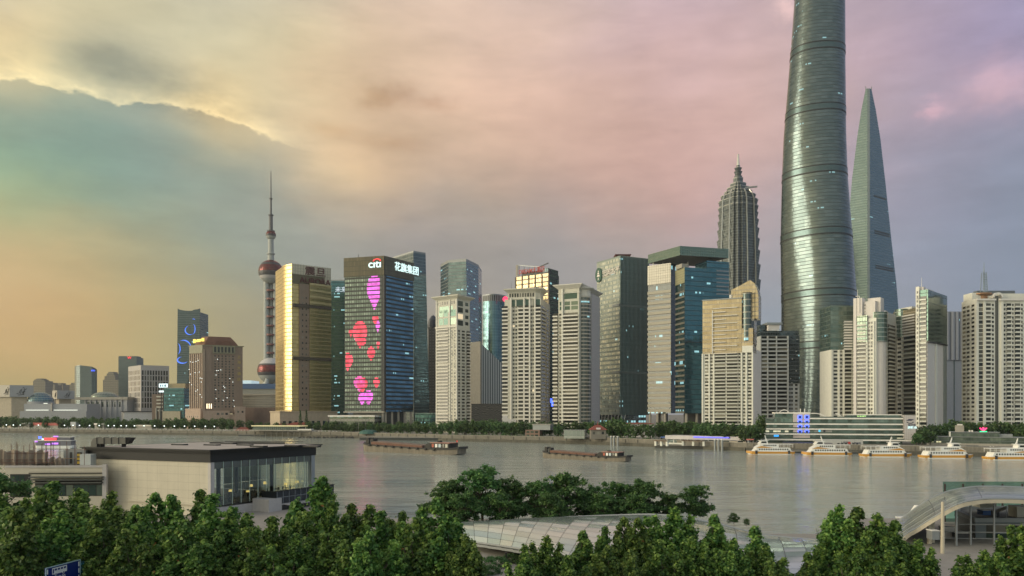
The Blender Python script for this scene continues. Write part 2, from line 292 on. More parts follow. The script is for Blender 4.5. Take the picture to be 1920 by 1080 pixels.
# ------------------------------------------------------------------ mesh builder
class MB:
    def __init__(s): s.v = []; s.f = []; s.uv = []; s.mi = []; s.mats = []; s.smooth = []
    def m(s, mat):
        if mat not in s.mats: s.mats.append(mat)
        return s.mats.index(mat)
    def face(s, pts, mat, uv=None, smooth=False):
        i = len(s.v); s.v += [tuple(p) for p in pts]; n = len(pts)
        s.f.append(tuple(range(i, i+n))); s.uv.append(uv or [(p[0], p[1]) for p in pts]); s.mi.append(s.m(mat)); s.smooth.append(smooth)
    def box(s, x0, x1, y0, y1, z0, z1, mat, top=None):
        s.prism([(x0, y0), (x1, y0), (x1, y1), (x0, y1)], z0, z1, mat, top)
    def prism(s, poly, z0, z1, mat, top=None, poly1=None, bottom=True, side_mats=None, z1s=None):
        """poly counter-clockwise from above; poly1 = top outline when it differs; z1s = roof heights per corner"""
        p1 = poly1 or poly; n = len(poly); u = 0
        zt = z1s or [z1]*n
        for i in range(n):
            a, b = poly[i], poly[(i+1) % n]; c, d = p1[(i+1) % n], p1[i]
            w = sqrt((a[0]-b[0])**2+(a[1]-b[1])**2); w1 = sqrt((c[0]-d[0])**2+(c[1]-d[1])**2); o = (w-w1)/2
            mm = side_mats[i] if side_mats else mat
            if mm is None: u += w; continue
            s.face([(a[0], a[1], z0), (b[0], b[1], z0), (c[0], c[1], zt[(i+1) % n]), (d[0], d[1], zt[i])], mm,
                   [(u, z0), (u+w, z0), (u+w-o, zt[(i+1) % n]), (u+o, zt[i])])
            u += w
        s.face([(p[0], p[1], z) for p, z in zip(p1, zt)], top or mat)
        if bottom: s.face([(p[0], p[1], z0) for p in reversed(poly)], top or mat)
    def tube(s, p0, p1, r0, r1, mat, n=8, caps=True):
        p0, p1 = Vector(p0), Vector(p1); d = (p1-p0).normalized()
        a = d.orthogonal().normalized(); b = d.cross(a)
        L = (p1-p0).length
        ring = lambda p, r: [p+a*(r*cos(2*pi*i/n))+b*(r*sin(2*pi*i/n)) for i in range(n)]
        A, B = ring(p0, r0), ring(p1, r1)
        for i in range(n):
            j = (i+1) % n
            s.face([A[i], A[j], B[j], B[i]], mat, [(i*r0, 0), (i*r0+r0, 0), (i*r0+r0, L), (i*r0, L)], True)
        if caps: s.face(B, mat); s.face(A[::-1], mat)
    def lathe(s, cx, cy, prof, mat, n=24, mats=None, a0=0.0):
        """prof: list of (radius, z)"""
        for k in range(len(prof)-1):
            (r0, z0), (r1, z1) = prof[k], prof[k+1]
            mm = mats[k] if mats else mat
            R = max(p[0] for p in prof)
            for i in range(n):
                t0, t1 = 2*pi*i/n+a0, 2*pi*(i+1)/n+a0
                P = [(cx+r0*cos(t0), cy+r0*sin(t0), z0), (cx+r0*cos(t1), cy+r0*sin(t1), z0), (cx+r1*cos(t1), cy+r1*sin(t1), z1), (cx+r1*cos(t0), cy+r1*sin(t0), z1)]
                U = [(t0*R, z0), (t1*R, z0), (t1*R, z1), (t0*R, z1)]
                if r1 < 1e-4: P, U = P[:3], U[:3]
                elif r0 < 1e-4: P, U = [P[0], P[2], P[3]], [U[0], U[2], U[3]]
                s.face(P, mm, U, True)
    def bar(s, p0, p1, w, h, mat):
        """square bar: w across (level), h in the other direction"""
        p0, p1 = Vector(p0), Vector(p1); d = (p1-p0).normalized()
        up = Vector((0, 0, 1)) if abs(d.z) < 0.9 else Vector((0, 1, 0))
        a = d.cross(up).normalized()*w/2; b = a.cross(d).normalized()*h/2
        A = [p0-a-b, p0+a-b, p0+a+b, p0-a+b]; B = [p1-a-b, p1+a-b, p1+a+b, p1-a+b]
        L = (p1-p0).length
        for i in range(4):
            j = (i+1) % 4; s.face([A[j], A[i], B[i], B[j]], mat, [(0, 0), (w, 0), (w, L), (0, L)])
        s.face(A, mat); s.face(B[::-1], mat)
    def grid(s, rows, mat, smooth=True, uvs=None):
        for i in range(len(rows)-1):
            for j in range(len(rows[0])-1):
                P = [rows[i][j], rows[i][j+1], rows[i+1][j+1], rows[i+1][j]]
                U = [uvs[i][j], uvs[i][j+1], uvs[i+1][j+1], uvs[i+1][j]] if uvs else None
                s.face(P, mat, U, smooth)
    def build(s, name, parent=None, merge=False, loc=None):
        me = bpy.data.meshes.new(name)
        off = Vector(parent['_base']) if parent is not None and '_base' in parent.keys() else Vector(loc or (0, 0, 0))
        me.from_pydata([(v[0]-off.x, v[1]-off.y, v[2]-off.z) for v in s.v], [], s.f)
        lay = me.uv_layers.new(name='UVMap')
        lay.data.foreach_set('uv', [c for f in s.uv for p in f for c in (p[0], p[1])])
        me.polygons.foreach_set('material_index', s.mi)
        me.polygons.foreach_set('use_smooth', s.smooth)
        for m in s.mats: me.materials.append(m)
        if merge:
            bm = bmesh.new(); bm.from_mesh(me); bmesh.ops.remove_doubles(bm, verts=bm.verts, dist=0.002); bm.to_mesh(me); bm.free()
        me.update()
        o = bpy.data.objects.new(name, me); COL.objects.link(o)
        if parent is not None: o.parent = parent; o['_base'] = tuple(off)
        elif loc: o.location = loc
        return o
def tag(o, label=None, cat=None, group=None, kind=None):
    if label: o['label'] = label
    if cat: o['category'] = cat
    if group: o['group'] = group
    if kind: o['kind'] = kind
    return o
def thing(name, label, cat, loc, group=None):
    o = bpy.data.objects.new(name, None); COL.objects.link(o); o.location = loc
    o.empty_display_size = 0.1
    o['_base'] = tuple(loc)
    return tag(o, label, cat, group)
def children(o): return [c for c in o.children]
def copy_tree(o, parent=None):
    c = o.copy(); COL.objects.link(c)
    if parent is not None: c.parent = parent
    for ch in children(o): copy_tree(ch, c)
    return c
def rectplan(xL, xc, xR, Yc, th):
    """square-cornered footprint: near corner in column xc at depth Yc, turned th degrees, reaching columns xL and xR"""
    th = radians(th); cx, cy = q(xc, Yc)
    k = (xL-960)/F; t = (cx-k*cy)/(cos(th)+k*sin(th))
    L = (cx-t*cos(th), cy+t*sin(th))
    k = (xR-960)/F; d = (sin(th)-k*cos(th))
    s = (k*cy-cx)/d
    R = (cx+s*sin(th), cy+s*cos(th))
    return [L, (cx, cy), R, (L[0]+R[0]-cx, L[1]+R[1]-cy)]
def frontplan(xL, xR, YL, YR, depth):
    a, b = q(xL, YL), q(xR, YR); e = Vector((b[0]-a[0], b[1]-a[1])).normalized(); n = (-e.y*depth, e.x*depth)
    return [a, b, (b[0]+n[0], b[1]+n[1]), (a[0]+n[0], a[1]+n[1])]
def inset(poly, d):
    n = len(poly); out = []
    for i in range(n):
        p, a, b = Vector(poly[i]), Vector(poly[i-1]), Vector(poly[(i+1) % n])
        e1 = (p-a).normalized(); e2 = (b-p).normalized()
        n1 = Vector((-e1.y, e1.x)); n2 = Vector((-e2.y, e2.x))
        k = n1+n2; L = max(0.2, (1+n1.dot(n2)))
        r = p+k*(d/L); out.append((r.x, r.y))
    return out
class Face:
    """a wall plane seen from outside: u runs left to right along it, w stands out of it"""
    def __init__(s, a, b):
        s.a = Vector((a[0], a[1], 0)); e = Vector((b[0]-a[0], b[1]-a[1], 0)); s.L = e.length; s.e = e/s.L; s.n = Vector((s.e.y, -s.e.x, 0))
    def p(s, u, z, w=0.0):
        r = s.a+s.e*u+s.n*w; return Vector((r.x, r.y, z))
    def block(s, mb, u0, u1, z0, z1, w0, w1, mat):
        P = [s.p(u0, 0, w1), s.p(u1, 0, w1), s.p(u1, 0, w0), s.p(u0, 0, w0)]
        mb.prism([(p.x, p.y) for p in P], z0, z1, mat)
    def pane(s, mb, u0, u1, z0, z1, w, mat, r=None):
        r = random.random() if r is None else r
        mb.face([s.p(u0, z0, w), s.p(u1, z0, w), s.p(u1, z1, w), s.p(u0, z1, w)], mat, [(r, 0.5)]*4)
def emit_repeats(name, mesh_of, spots, parent, rest=None, limit=100, name_rest=None):
    """one mesh, placed as parts of their own at each spot up to the limit, the remainder as one part"""
    pass
BUDGET = {}
def repeat_parts(name, parent, items, limit=100):
    """items: list of (key, maker(mb, origin), location). Same key = same mesh. First `limit` are parts, the rest one part."""
    base = Vector(parent['_base'])
    meshes = {}; rest = None; n = 0
    for key, maker, loc in items:
        if n < limit:
            if key not in meshes:
                mb = MB(); maker(mb, Vector((0, 0, 0))); o = mb.build(name)
                o.parent = parent; o.location = loc-base; meshes[key] = o
            else:
                o = meshes[key].copy(); COL.objects.link(o); o.parent = parent; o.location = loc-base
            n += 1
        else:
            if rest is None: rest = MB()
            maker(rest, loc)
    if rest is not None:
        r = rest.build(name, parent); r['kind'] = 'stuff'
def win_item(f, u, z, w, h, out, mat):
    key = ('w', round(f.a.x, 2), round(f.e.x, 4), round(w, 2), round(h, 2), mat.name)
    def mk(mb, o):
        a = o; b = o+f.e*w; up = Vector((0, 0, h))
        r = random.random()
        mb.face([a, b, b+up, a+up], mat, [(r, .5)]*4)
    return (key, mk, f.p(u, z, out))
def bal_item(f, u, z, w, h, out, slab, rail):
    """balcony: slab and solid parapet standing out of the wall"""
    key = ('b', round(f.a.x, 2), round(f.e.x, 4), round(w, 2), round(h, 2), round(out, 2), slab.name)
    def mk(mb, o):
        a = o; b = o+f.e*w; n = f.n*out; t = f.n*(out-0.15)
        def blk(p, r, s, t_, z0, z1, mat):
            mb.prism([(v.x, v.y) for v in (p, r, s, t_)], o.z+z0, o.z+z1, mat)
        blk(a+n, b+n, b, a, 0, 0.28, slab)
        blk(a+n, b+n, b+t, a+t, 0.28, h, rail)
    return (key, mk, f.p(u, z, 0.0))
# text that stands on a wall as real letters
def letters(name, body, f, u, z, size, mat, parent, out=0.4, ext=0.15, mirror=False, align='LEFT', bold=0.0, sx=1.0):
    cu = bpy.data.curves.new(name, 'FONT'); cu.body = body; cu.size = size; cu.extrude = ext; cu.align_x = align; cu.offset = bold
    o = bpy.data.objects.new(name, cu); COL.objects.link(o)
    p = f.p(u, z, out); base = Vector(parent['_base'])
    M = Matrix(((f.e.x, 0, f.n.x, 0), (f.e.y, 0, f.n.y, 0), (0, 1, 0, 0), (0, 0, 0, 1)))
    o.parent = parent
    o.matrix_local = Matrix.Translation(p-base) @ M @ Matrix.Diagonal((sx, 1, 1, 1))
    cu.materials.append(mat)
    return o
# ------------------------------------------------------------------ shared materials
M_roof = plain('roof_gravel', (0.16, 0.16, 0.15), 0.9)
M_conc = plain('concrete', (0.34, 0.32, 0.28), 0.85, stain=0.12)
M_white = plain('white_paint', (0.72, 0.70, 0.66), 0.6, var=0.06, stain=0.05)
M_dark = plain('dark_metal', (0.035, 0.037, 0.04), 0.5)
M_steel = plain('grey_steel', (0.30, 0.32, 0.33), 0.45, 0.4)
M_beige = plain('beige_stone', (0.59, 0.575, 0.495), 0.75, var=0.08, stain=0.06)
M_beige2 = plain('pale_beige_tile', (0.72, 0.695, 0.63), 0.75, var=0.07, stain=0.06)
M_cream = plain('cream_tile', (0.74, 0.735, 0.665), 0.75, var=0.06, stain=0.05)
M_pinkw = plain('pinkish_white_tile', (0.68, 0.64, 0.61), 0.75, var=0.05, stain=0.05)
M_pane = pane_mat('dark_window_pane', (0.012, 0.016, 0.016), (0.30, 0.29, 0.24), 0.0, 0.1, 0.002)
M_paneg = pane_mat('green_window_pane', (0.05, 0.09, 0.08), (0.20, 0.25, 0.20), 0.6, 0.08, 0.01)
M_paneb = pane_mat('blue_window_pane', (0.03, 0.05, 0.06), (0.12, 0.16, 0.17), 0.5, 0.1, 0.02)
# ------------------------------------------------------------------ the setting: river, two banks
def face_u(self, x):
    k = (x-960)/F; return (k*self.a.y-self.a.x)/(self.e.x-k*self.e.y)
def face_z(self, y, u=0.0):
    return pz(y, (self.a+self.e*u).y)
Face.U = face_u; Face.Z = face_z
def water_mat():
    m, ns, ls, b = newmat('river_water')
    tc = ns.new('ShaderNodeTexCoord')
    def nz(scale, st, det=2.0, rough=0.5):
        mp = ns.new('ShaderNodeMapping'); mp.inputs['Scale'].default_value = st; mp.inputs['Rotation'].default_value = (0, 0, 0.12); ls.new(tc.outputs['Object'], mp.inputs[0])
        n = ns.new('ShaderNodeTexNoise'); n.inputs['Scale'].default_value = scale; n.inputs['Detail'].default_value = det; n.inputs['Roughness'].default_value = rough
        ls.new(mp.outputs[0], n.inputs['Vector']); return n.outputs['Fac']
    a = nz(0.55, (0.55, 1.5, 1), 3.0, 0.55); c = nz(0.07, (0.45, 1.6, 1), 3.0); d = nz(0.012, (0.5, 1.6, 1), 3.0)
    calm = ns.new('ShaderNodeMapRange'); ls.new(d, calm.inputs[0]); calm.inputs[1].default_value = 0.38; calm.inputs[2].default_value = 0.62; calm.inputs[3].default_value = 0.45; calm.inputs[4].default_value = 1.25
    h = nmath(ns, ls, 'ADD', nmath(ns, ls, 'MULTIPLY', nmath(ns, ls, 'MULTIPLY', a, 0.52), calm.outputs[0]), nmath(ns, ls, 'MULTIPLY', c, 1.3))
    bp = ns.new('ShaderNodeBump'); bp.inputs['Strength'].default_value = 0.55; bp.inputs['Distance'].default_value = 1.0; ls.new(h, bp.inputs['Height'])
    ls.new(bp.outputs[0], b.inputs['Normal'])
    ls.new(nmix(ns, ls, d, (0.32, 0.365, 0.33), (0.41, 0.455, 0.415)), b.inputs['Base Color'])
    b.inputs['Roughness'].default_value = 0.10; b.inputs['IOR'].default_value = 1.45
    return m
mb = MB(); Wm = water_mat()
mb.face([(-6000, 60, 0), (3000, 60, 0), (3000, 2500, 0), (-6000, 2500, 0)], Wm)
tag(mb.build('river_water'), kind='structure')
SHORE = [(-900, 805.5), (-420, 808), (0, 811.5), (300, 815), (440, 817), (640, 820), (840, 827), (1100, 832.5), (1225, 838), (1400, 846), (1700, 853), (1920, 858), (2300, 866), (3200, 880)]
SH = [q(x, CH*F/(y-HZ)) for x, y in SHORE]
def shoreY(x):
    for (x0, y0), (x1, y1) in zip(SHORE, SHORE[1:]):
        if x0 <= x <= x1: return CH*F/(y0+(y1-y0)*(x-x0)/(x1-x0)-HZ)
    return 400
M_ground = plain('bank_paving', (0.20, 0.19, 0.165), 0.9, scale=0.08)
M_mud = plain('flood_wall_concrete', (0.20, 0.185, 0.155), 0.9, var=0.2, scale=0.25, stain=0.25)
mb = MB()
mb.prism(SH+[(6000, 9000), (-9000, 9000)], -3.0, 4.0, M_mud, M_ground)
tag(mb.build('far_bank_ground'), kind='structure')
GR = 4.0
# flood wall of the far bank, with buttresses and a stained lower course
t = thing('flood_wall', 'long stained concrete flood wall along the far bank of the river', 'wall', (SH[6][0], SH[6][1], 0))
mb = MB(); mc = MB()
for i in range(1, len(SH)-2):
    f = Face(SH[i], SH[i+1])
    topz = 4.3 if i < 4 else 4.8
    f.block(mb, 0, f.L, 3.0, topz, -0.6, 0.02, M_mud)
    f.block(mc, 0, f.L, topz, topz+0.25, -0.75, 0.2, M_conc)
    f.block(mb, 0, f.L, -2, 2.1, 0.02, 1.5, plain('wet_wall_foot', (0.10, 0.095, 0.075), 0.8, var=0.3, scale=0.3, stain=0.3))
    for k in range(int(f.L/11)):
        f.block(mb, k*11+3, k*11+3.8, 2.1, topz-0.4, 0.02, 0.5, M_mud)
mb.build('wall_face', t); mc.build('coping', t)
# near bank: promenade on the camera's side
NEAR = [(-700, -300), (700, -300), (700, 122), (120, 128), (57, 128), (55, 111), (34, 112), (32, 127), (-36, 128), (-39, 154), (-67, 166), (-84, 158), (-130, 162), (-700, 166)]
mb = MB(); mb.prism(NEAR, -3, GR, M_mud, plain('promenade_paving', (0.30, 0.28, 0.25), 0.85, scale=0.5))
tag(mb.build('near_bank_ground'), kind='structure')
mb = MB(); asph = plain('asphalt', (0.05, 0.05, 0.052), 0.9, scale=1.5)
mb.face([(-700, 40, GR+0.004), (700, 40, GR+0.004), (700, 58, GR+0.004), (-700, 58, GR+0.004)], asph)
tag(mb.build('road'), kind='structure')
mb = MB(); mk = plain('road_marking_paint', (0.7, 0.7, 0.66), 0.7)
for i in range(-40, 40):
    mb.face([(i*6, 48.9, GR+0.009), (i*6+3, 48.9, GR+0.009), (i*6+3, 49.05, GR+0.009), (i*6, 49.05, GR+0.009)], mk)
tag(mb.build('road_markings'), kind='structure')
mb = MB()
mb.box(-700, 700, 58.0, 58.3, GR-0.2, GR+0.13, M_conc); tag(mb.build('kerb'), kind='structure')
# ------------------------------------------------------------------ office towers across the river
def mean(poly): return (sum(p[0] for p in poly)/len(poly), sum(p[1] for p in poly)/len(poly))
def parapet(mb, poly, z, h, mat, w=0.6):
    ins = inset(poly, w)
    n = len(poly)
    for i in range(n):
        j = (i+1) % n
        mb.prism([poly[i], poly[j], ins[j], ins[i]], z, z+h, mat)
def plant(mb, poly, z, mat, n=4, hmax=3.0, sh=0.55):
    c = mean(poly)
    for k in range(n):
        p = poly[k % len(poly)]; s = random.uniform(0.15, sh)
        x, y = c[0]+(p[0]-c[0])*s, c[1]+(p[1]-c[1])*s
        w, d = random.uniform(2, 5), random.uniform(2, 5)
        mb.box(x-w, x+w, y-d, y+d, z, z+random.uniform(1.2, hmax), mat)
def office(label, poly, z1, wall, name='office_tower', top=None, par=1.2, parmat=None, group=None, z0=GR, plants=3, side_mats=None, poly1=None, cat='tower'):
    c = mean(poly); t = thing(name, label, cat, (c[0], c[1], z0), group)
    mb = MB(); mb.prism(poly, z0, z1, wall, top or M_roof, poly1=poly1, side_mats=side_mats); mb.build('curtain_wall', t)
    pp = poly1 or poly
    if par:
        mb = MB(); parapet(mb, pp, z1, par, parmat or M_steel); mb.build('parapet', t)
    if plants:
        mb = MB(); plant(mb, pp, z1, M_steel, plants); mb.build('roof_plant', t)
    return t
def led(name, col, s):
    m = glow(name, col, s); ns, ls = m.node_tree.nodes, m.node_tree.links; b = ns['Principled BSDF']
    tc = ns.new('ShaderNodeTexCoord'); n = ns.new('ShaderNodeTexNoise'); n.inputs['Scale'].default_value = 0.22; n.inputs['Detail'].default_value = 5; ls.new(tc.outputs['Object'], n.inputs['Vector'])
    v = ns.new('ShaderNodeTexVoronoi'); v.inputs['Scale'].default_value = 0.7; ls.new(tc.outputs['Object'], v.inputs['Vector'])
    f = nmath(ns, ls, 'ADD', nmath(ns, ls, 'MULTIPLY', n.outputs['Fac'], 1.7), nmath(ns, ls, 'MULTIPLY', v.outputs['Distance'], -.35))
    ls.new(nmath(ns, ls, 'MULTIPLY', f, s*1.25), b.inputs['Emission Strength'])
    ls.new(nmix(ns, ls, nmath(ns, ls, 'POWER', n.outputs['Fac'], 1.2), tuple(c*.8 for c in col), tuple(min(1, c*.9+.13) for c in col)), b.inputs['Emission Color']); return m
G_led_pink = led('led_pink', (1.0, 0.08, 0.5), 0.85); G_led_red = led('led_red', (1.0, 0.035, 0.10), 0.78); G_led_mag = led('led_magenta', (0.9, 0.11, 0.78), 0.9)
G_white = glow('white_sign_light', (0.75, 1.0, 0.98), 0.85); G_red = glow('red_sign_light', (1.0, 0.05, 0.06), 1.3); G_blue = glow('blue_led', (0.06, 0.12, 1.0), 2.2)
G_gold = glow('gold_sign_light', (1.0, 0.72, 0.10), 0.8); G_warm = glow('warm_lamp', (1.0, 0.85, 0.55), 2.2); G_lamp = glow('cool_lamp', (0.9, 1.0, 0.95), 1.6)
M_redletter = plain('dark_red_letters', (0.10, 0.02, 0.025), 0.5); M_signred = plain('red_letters', (0.45, 0.04, 0.04), 0.5)
M_whitelet = plain('pale_letters', (0.8, 0.74, 0.68), 0.5); M_goldlet = plain('brass_letters', (0.55, 0.42, 0.14), 0.4, 0.5); M_darklet = plain('dark_blue_letters', (0.03, 0.04, 0.09), 0.5)
# --- broadcasting tower of spheres and columns
def sphere_tower():
    Y = 1360; S = Y/F; cx, cy = q(508, Y); Z = lambda y: pz(y, Y)
    t = thing('broadcast_tower', 'tall needle tower with red spheres on grey columns beside the gold tower', 'tower', (cx, cy, GR))
    red = curtain('sphere_red_glass', (0.10, 0.020, 0.022), (0.30, 0.05, 0.05), (0.05, 0.02, 0.02), fh=3, cw=3, sf=0.18, mf=0.14, metal=0.5, rough=0.2, tilt=0.05, lit=0.0)
    gry = plain('tower_concrete', (0.38, 0.40, 0.38), 0.6, var=0.05); dk = plain('tower_dark_band', (0.05, 0.05, 0.055), 0.5); pale = plain('sphere_pale_panels', (0.52, 0.50, 0.49), 0.5, var=0.05)
    def ball(name, y0, r, bands):
        mb = MB(); prof = []; mats = []
        n = 24
        for k in range(n+1):
            a = -pi/2+pi*k/n; prof.append((max(0, r*cos(a)), Z(y0)+r*sin(a)))
        for k in range(n):
            v = (k+.5)/n; mm = bands[-1][1]
            for lim, m_ in bands:
                if v < lim: mm = m_; break
            mats.append(mm)
        mb.lathe(cx, cy, prof, None, 36, mats); return mb.build(name, t)
    ball('lower_sphere', 695, 24.5*S, [(0.36, gry), (0.46, dk), (0.62, red), (0.66, dk), (1, pale)])
    ball('upper_sphere', 510, 22.6*S, [(0.30, gry), (0.36, pale), (0.50, dk), (0.68, red), (0.76, dk), (1, red)])
    ball('small_sphere', 441, 9.2*S, [(0.42, gry), (0.55, dk), (0.75, red), (1, gry)])
    for dx, dy in ((-8.0, -1.5), (-1.0, 6), (9.0, 0.5)):
        mb = MB(); mb.tube((cx+dx*S, cy+dy*S, GR), (cx+dx*S, cy+dy*S, Z(515)), 5.2*S, 5.0*S, gry, 20); mb.build('column', t)
    for y in (545, 561, 577, 594, 611, 628, 646, 662):
        mb = MB(); mb.tube((cx, cy, Z(y+1.6)), (cx, cy, Z(y-1.6)), 9*S, 9*S, plain('brace_red', (0.20, 0.08, 0.07), 0.6), 12); mb.build('ring_brace', t)
    for a in range(3):
        an = 2*pi*a/3+0.4
        mb = MB(); mb.tube((cx+55*S*cos(an), cy+55*S*sin(an), GR), (cx+12*S*cos(an), cy+12*S*sin(an), Z(705)), 4*S, 4*S, gry, 12); mb.build('raking_leg', t)
    mb = MB(); mb.lathe(cx, cy, [(6.6*S, Z(492)), (5.4*S, Z(478)), (7.4*S, Z(477)), (7.4*S, Z(475)), (5.2*S, Z(474)), (5.0*S, Z(449))], gry, 18); mb.build('shaft', t)
    mb = MB(); mb.lathe(cx, cy, [(7.2*S, Z(434)), (7.2*S, Z(432.5)), (3.6*S, Z(432)), (3.4*S, Z(405)), (4.8*S, Z(404)), (4.8*S, Z(402.5)), (1.9*S, Z(402)), (1.7*S, Z(374)), (3.2*S, Z(373)), (3.2*S, Z(372)), (1.2*S, Z(371)), (0.9*S, Z(338)), (0.5*S, Z(321)), (0, Z(320))], plain('mast_grey', (0.13, 0.13, 0.135), 0.6), 14); mb.build('antenna_mast', t)
sphere_tower()
# low blue-roofed hall under it
t = thing('exhibition_hall', 'low hall with blue roof strip below the sphere tower', 'hall', (px(490, 1250), 1250, GR))
mb = MB(); mb.prism(frontplan(452, 535, 1250, 1250, 60), GR, pz(729, 1250), plain('hall_grey', (0.28, 0.28, 0.25), 0.7)); mb.build('wall', t)
mb = MB(); mb.prism(frontplan(450, 537, 1248, 1248, 70), pz(729, 1250), pz(719.5, 1250), plain('blue_roof', (0.05, 0.11, 0.24), 0.4)); mb.build('roof', t)
mb = MB(); mb.prism(frontplan(454, 471, 1255, 1255, 40), pz(719, 1250), pz(713, 1250), glow('pale_sign_band', (0.75, 0.95, 1.0), 0.35)); mb.build('light_band', t)
t = thing('podium_block', 'low brown stone podium between the hotel and the gold tower', 'building', (px(490, 900), 900, GR))
mb = MB(); mb.prism(frontplan(440, 526, 900, 880, 50), GR, pz(764, 890), plain('brown_stone', (0.21, 0.15, 0.125), 0.8, stain=0.1)); mb.build('wall', t)
mb = MB(); mb.prism(frontplan(455, 524, 915, 895, 40), pz(764, 890), pz(741, 890), curtain('louvre_grey', (0.10, 0.10, 0.09), (0.14, 0.14, 0.12), (0.26, 0.25, 0.22), fh=2.2, cw=9, sf=0.5, mf=0.04, metal=0.1, rough=0.5, lit=0)); mb.build('louvre_storey', t)
mb = MB(); mb.prism(frontplan(452, 526, 913, 893, 42), pz(741, 890), pz(738, 890), M_conc); mb.build('roof', t)
# --- gold tower with a curved flank
def gold_tower():
    A, B = q(547, 780), q(620, 806); L = q(528, 800)
    f = Face(A, B); g = Face(L, A)
    zt = pz(494.5, 780)
    cx = mean([A, B, L]); t = thing('gold_office_tower', 'gold mirror-glass tower with curved flank and dark red letters', 'tower', (cx[0], cx[1], GR))
    gold = curtain('gold_glass', (0.50, 0.385, 0.17), (0.68, 0.54, 0.27), (0.40, 0.31, 0.15), fh=4.1, cw=1.4, sf=0.22, mf=0.07, metal=0.95, rough=0.30, tilt=0.022, lit=0.0, wob=0.06)
    brn = plain('gold_tower_stone', (0.25, 0.19, 0.145), 0.75, var=0.05, stain=0.05)
    arc = []
    n = 10
    for k in range(n+1):
        s = k/n; b = sin(pi*s)*3.0
        p = g.p(g.L*s, 0, b); arc.append((p.x, p.y))
    back = [(B[0]-f.n.x*42, B[1]-f.n.y*42), (L[0]-f.n.x*30+4, L[1]-f.n.y*30)]
    poly = arc+[B]+back
    mb = MB(); mb.prism(poly, pz(772, 790), zt, gold, M_roof); mb.build('curtain_wall', t)
    # proud stone frame round the screen at the top, stone shaft, stepped bays
    fr = curtain('gold_tower_tiles', (0.50, 0.46, 0.35), (0.56, 0.51, 0.39), (0.33, 0.30, 0.23), fh=3, cw=3, sf=0.1, mf=0.1, metal=0.2, rough=0.4, lit=0)
    u = f.U; zc = lambda y, x: f.Z(y, u(x))
    mb = MB(); f.block(mb, 0.3, f.L-0.1, zc(517, 580), zt+0.2, 0.02, 0.8, fr); f.block(mb, u(608), f.L-0.1, zc(541, 612), zc(517, 580), 0.02, 0.8, fr); mb.build('top_frame', t)
    mb = MB(); f.block(mb, 0.3, u(608), zc(535, 580), zc(517, 580), 0.02, 0.5, plain('screen_off', (0.12, 0.105, 0.06), 0.35)); mb.build('display_screen', t)
    mb = MB(); f.block(mb, u(560.5), u(579), pz(772, 785), zc(533, 570), 0.03, 1.6, brn); mb.build('stone_shaft', t)
    items = []
    for k in range(20):
        z = zc(560+k*10.6, 565)
        items.append(win_item(f, u(565), z, 1.4, 1.9, 1.64, M_pane)); items.append(win_item(f, u(572), z, 1.4, 1.9, 1.64, M_pane))
    repeat_parts('window', t, items)
    for i, (xa, xb, y0, w) in enumerate(((579, 597, 531, 2.6), (597, 608, 533, 2.0), (608, 620, 535, 1.4))):
        mb = MB(); f.block(mb, u(xa)+0.02, min(u(xb), f.L), pz(772, 790), zc(y0, xa), 0.04, w, gold); mb.build('glass_bay', t)
        for y in (y0, y0+11.5, y0+23, y0+34):
            mb = MB(); f.block(mb, u(xa)+0.02, min(u(xb), f.L), zc(y+4, xa), zc(y, xa), w+0.01, w+0.35, plain('gold_band', (0.55, 0.46, 0.24), 0.4, 0.3)); mb.build('floor_band', t)
    for y in (572, 670):
        mb = MB(); f.block(mb, 0.4, f.L-.1, zc(y+6, 580), zc(y, 580), 0.05, 2.8, plain('gold_dark_louvre', (0.07, 0.055, 0.04), 0.5)); mb.build('plant_floor', t)
    letters('chinese_sign', '震旦', f, u(570.5), zc(514.5, 580), 9.6, M_redletter, t, 1.2, 0.25, bold=0.03, sx=1.25)
    letters('latin_sign', 'AURORA', f, u(561), zc(531, 575), 8.2, M_redletter, t, 1.7, 0.25, bold=0.03, sx=1.02)
    pod = plain('podium_beige', (0.48, 0.40, 0.30), 0.75, stain=0.08)
    mb = MB(); f.block(mb, -14, f.L+6, GR, pz(773, 780), -25, 4, pod); mb.build('podium', t)
    mb = MB(); f.block(mb, -14.6, f.L+6.6, pz(773, 780), pz(771, 780), -25.5, 4.6, pod); mb.build('podium_cornice', t)
    items = []
    for k in range(9): items.append(win_item(f, -11+k*6.2, GR+2.5, 3.2, 7.5, 4.05, M_paneb))
    repeat_parts('window', t, items)
gold_tower()
# --- dark teal slab behind, with two white characters
P = frontplan(616, 652, 905, 905, 40)
TEAL = curtain('teal_glass', (0.045, 0.13, 0.15), (0.10, 0.22, 0.24), (0.03, 0.06, 0.07), fh=4.0, cw=1.5, sf=0.2, mf=0.14, metal=0.7, rough=0.12, lit=0.03)
t = office('dark teal glass slab squeezed between the gold tower and the screen tower', P, pz(527, 905), TEAL, par=1.5, plants=0)
f = Face(P[0], P[1]); letters('chinese_sign', '未来', f, f.U(628.5), f.Z(547), 7.2, glow('dim_white_sign', (0.7, 0.8, 0.9), 0.5), t, 0.5, 0.2, bold=0.05)
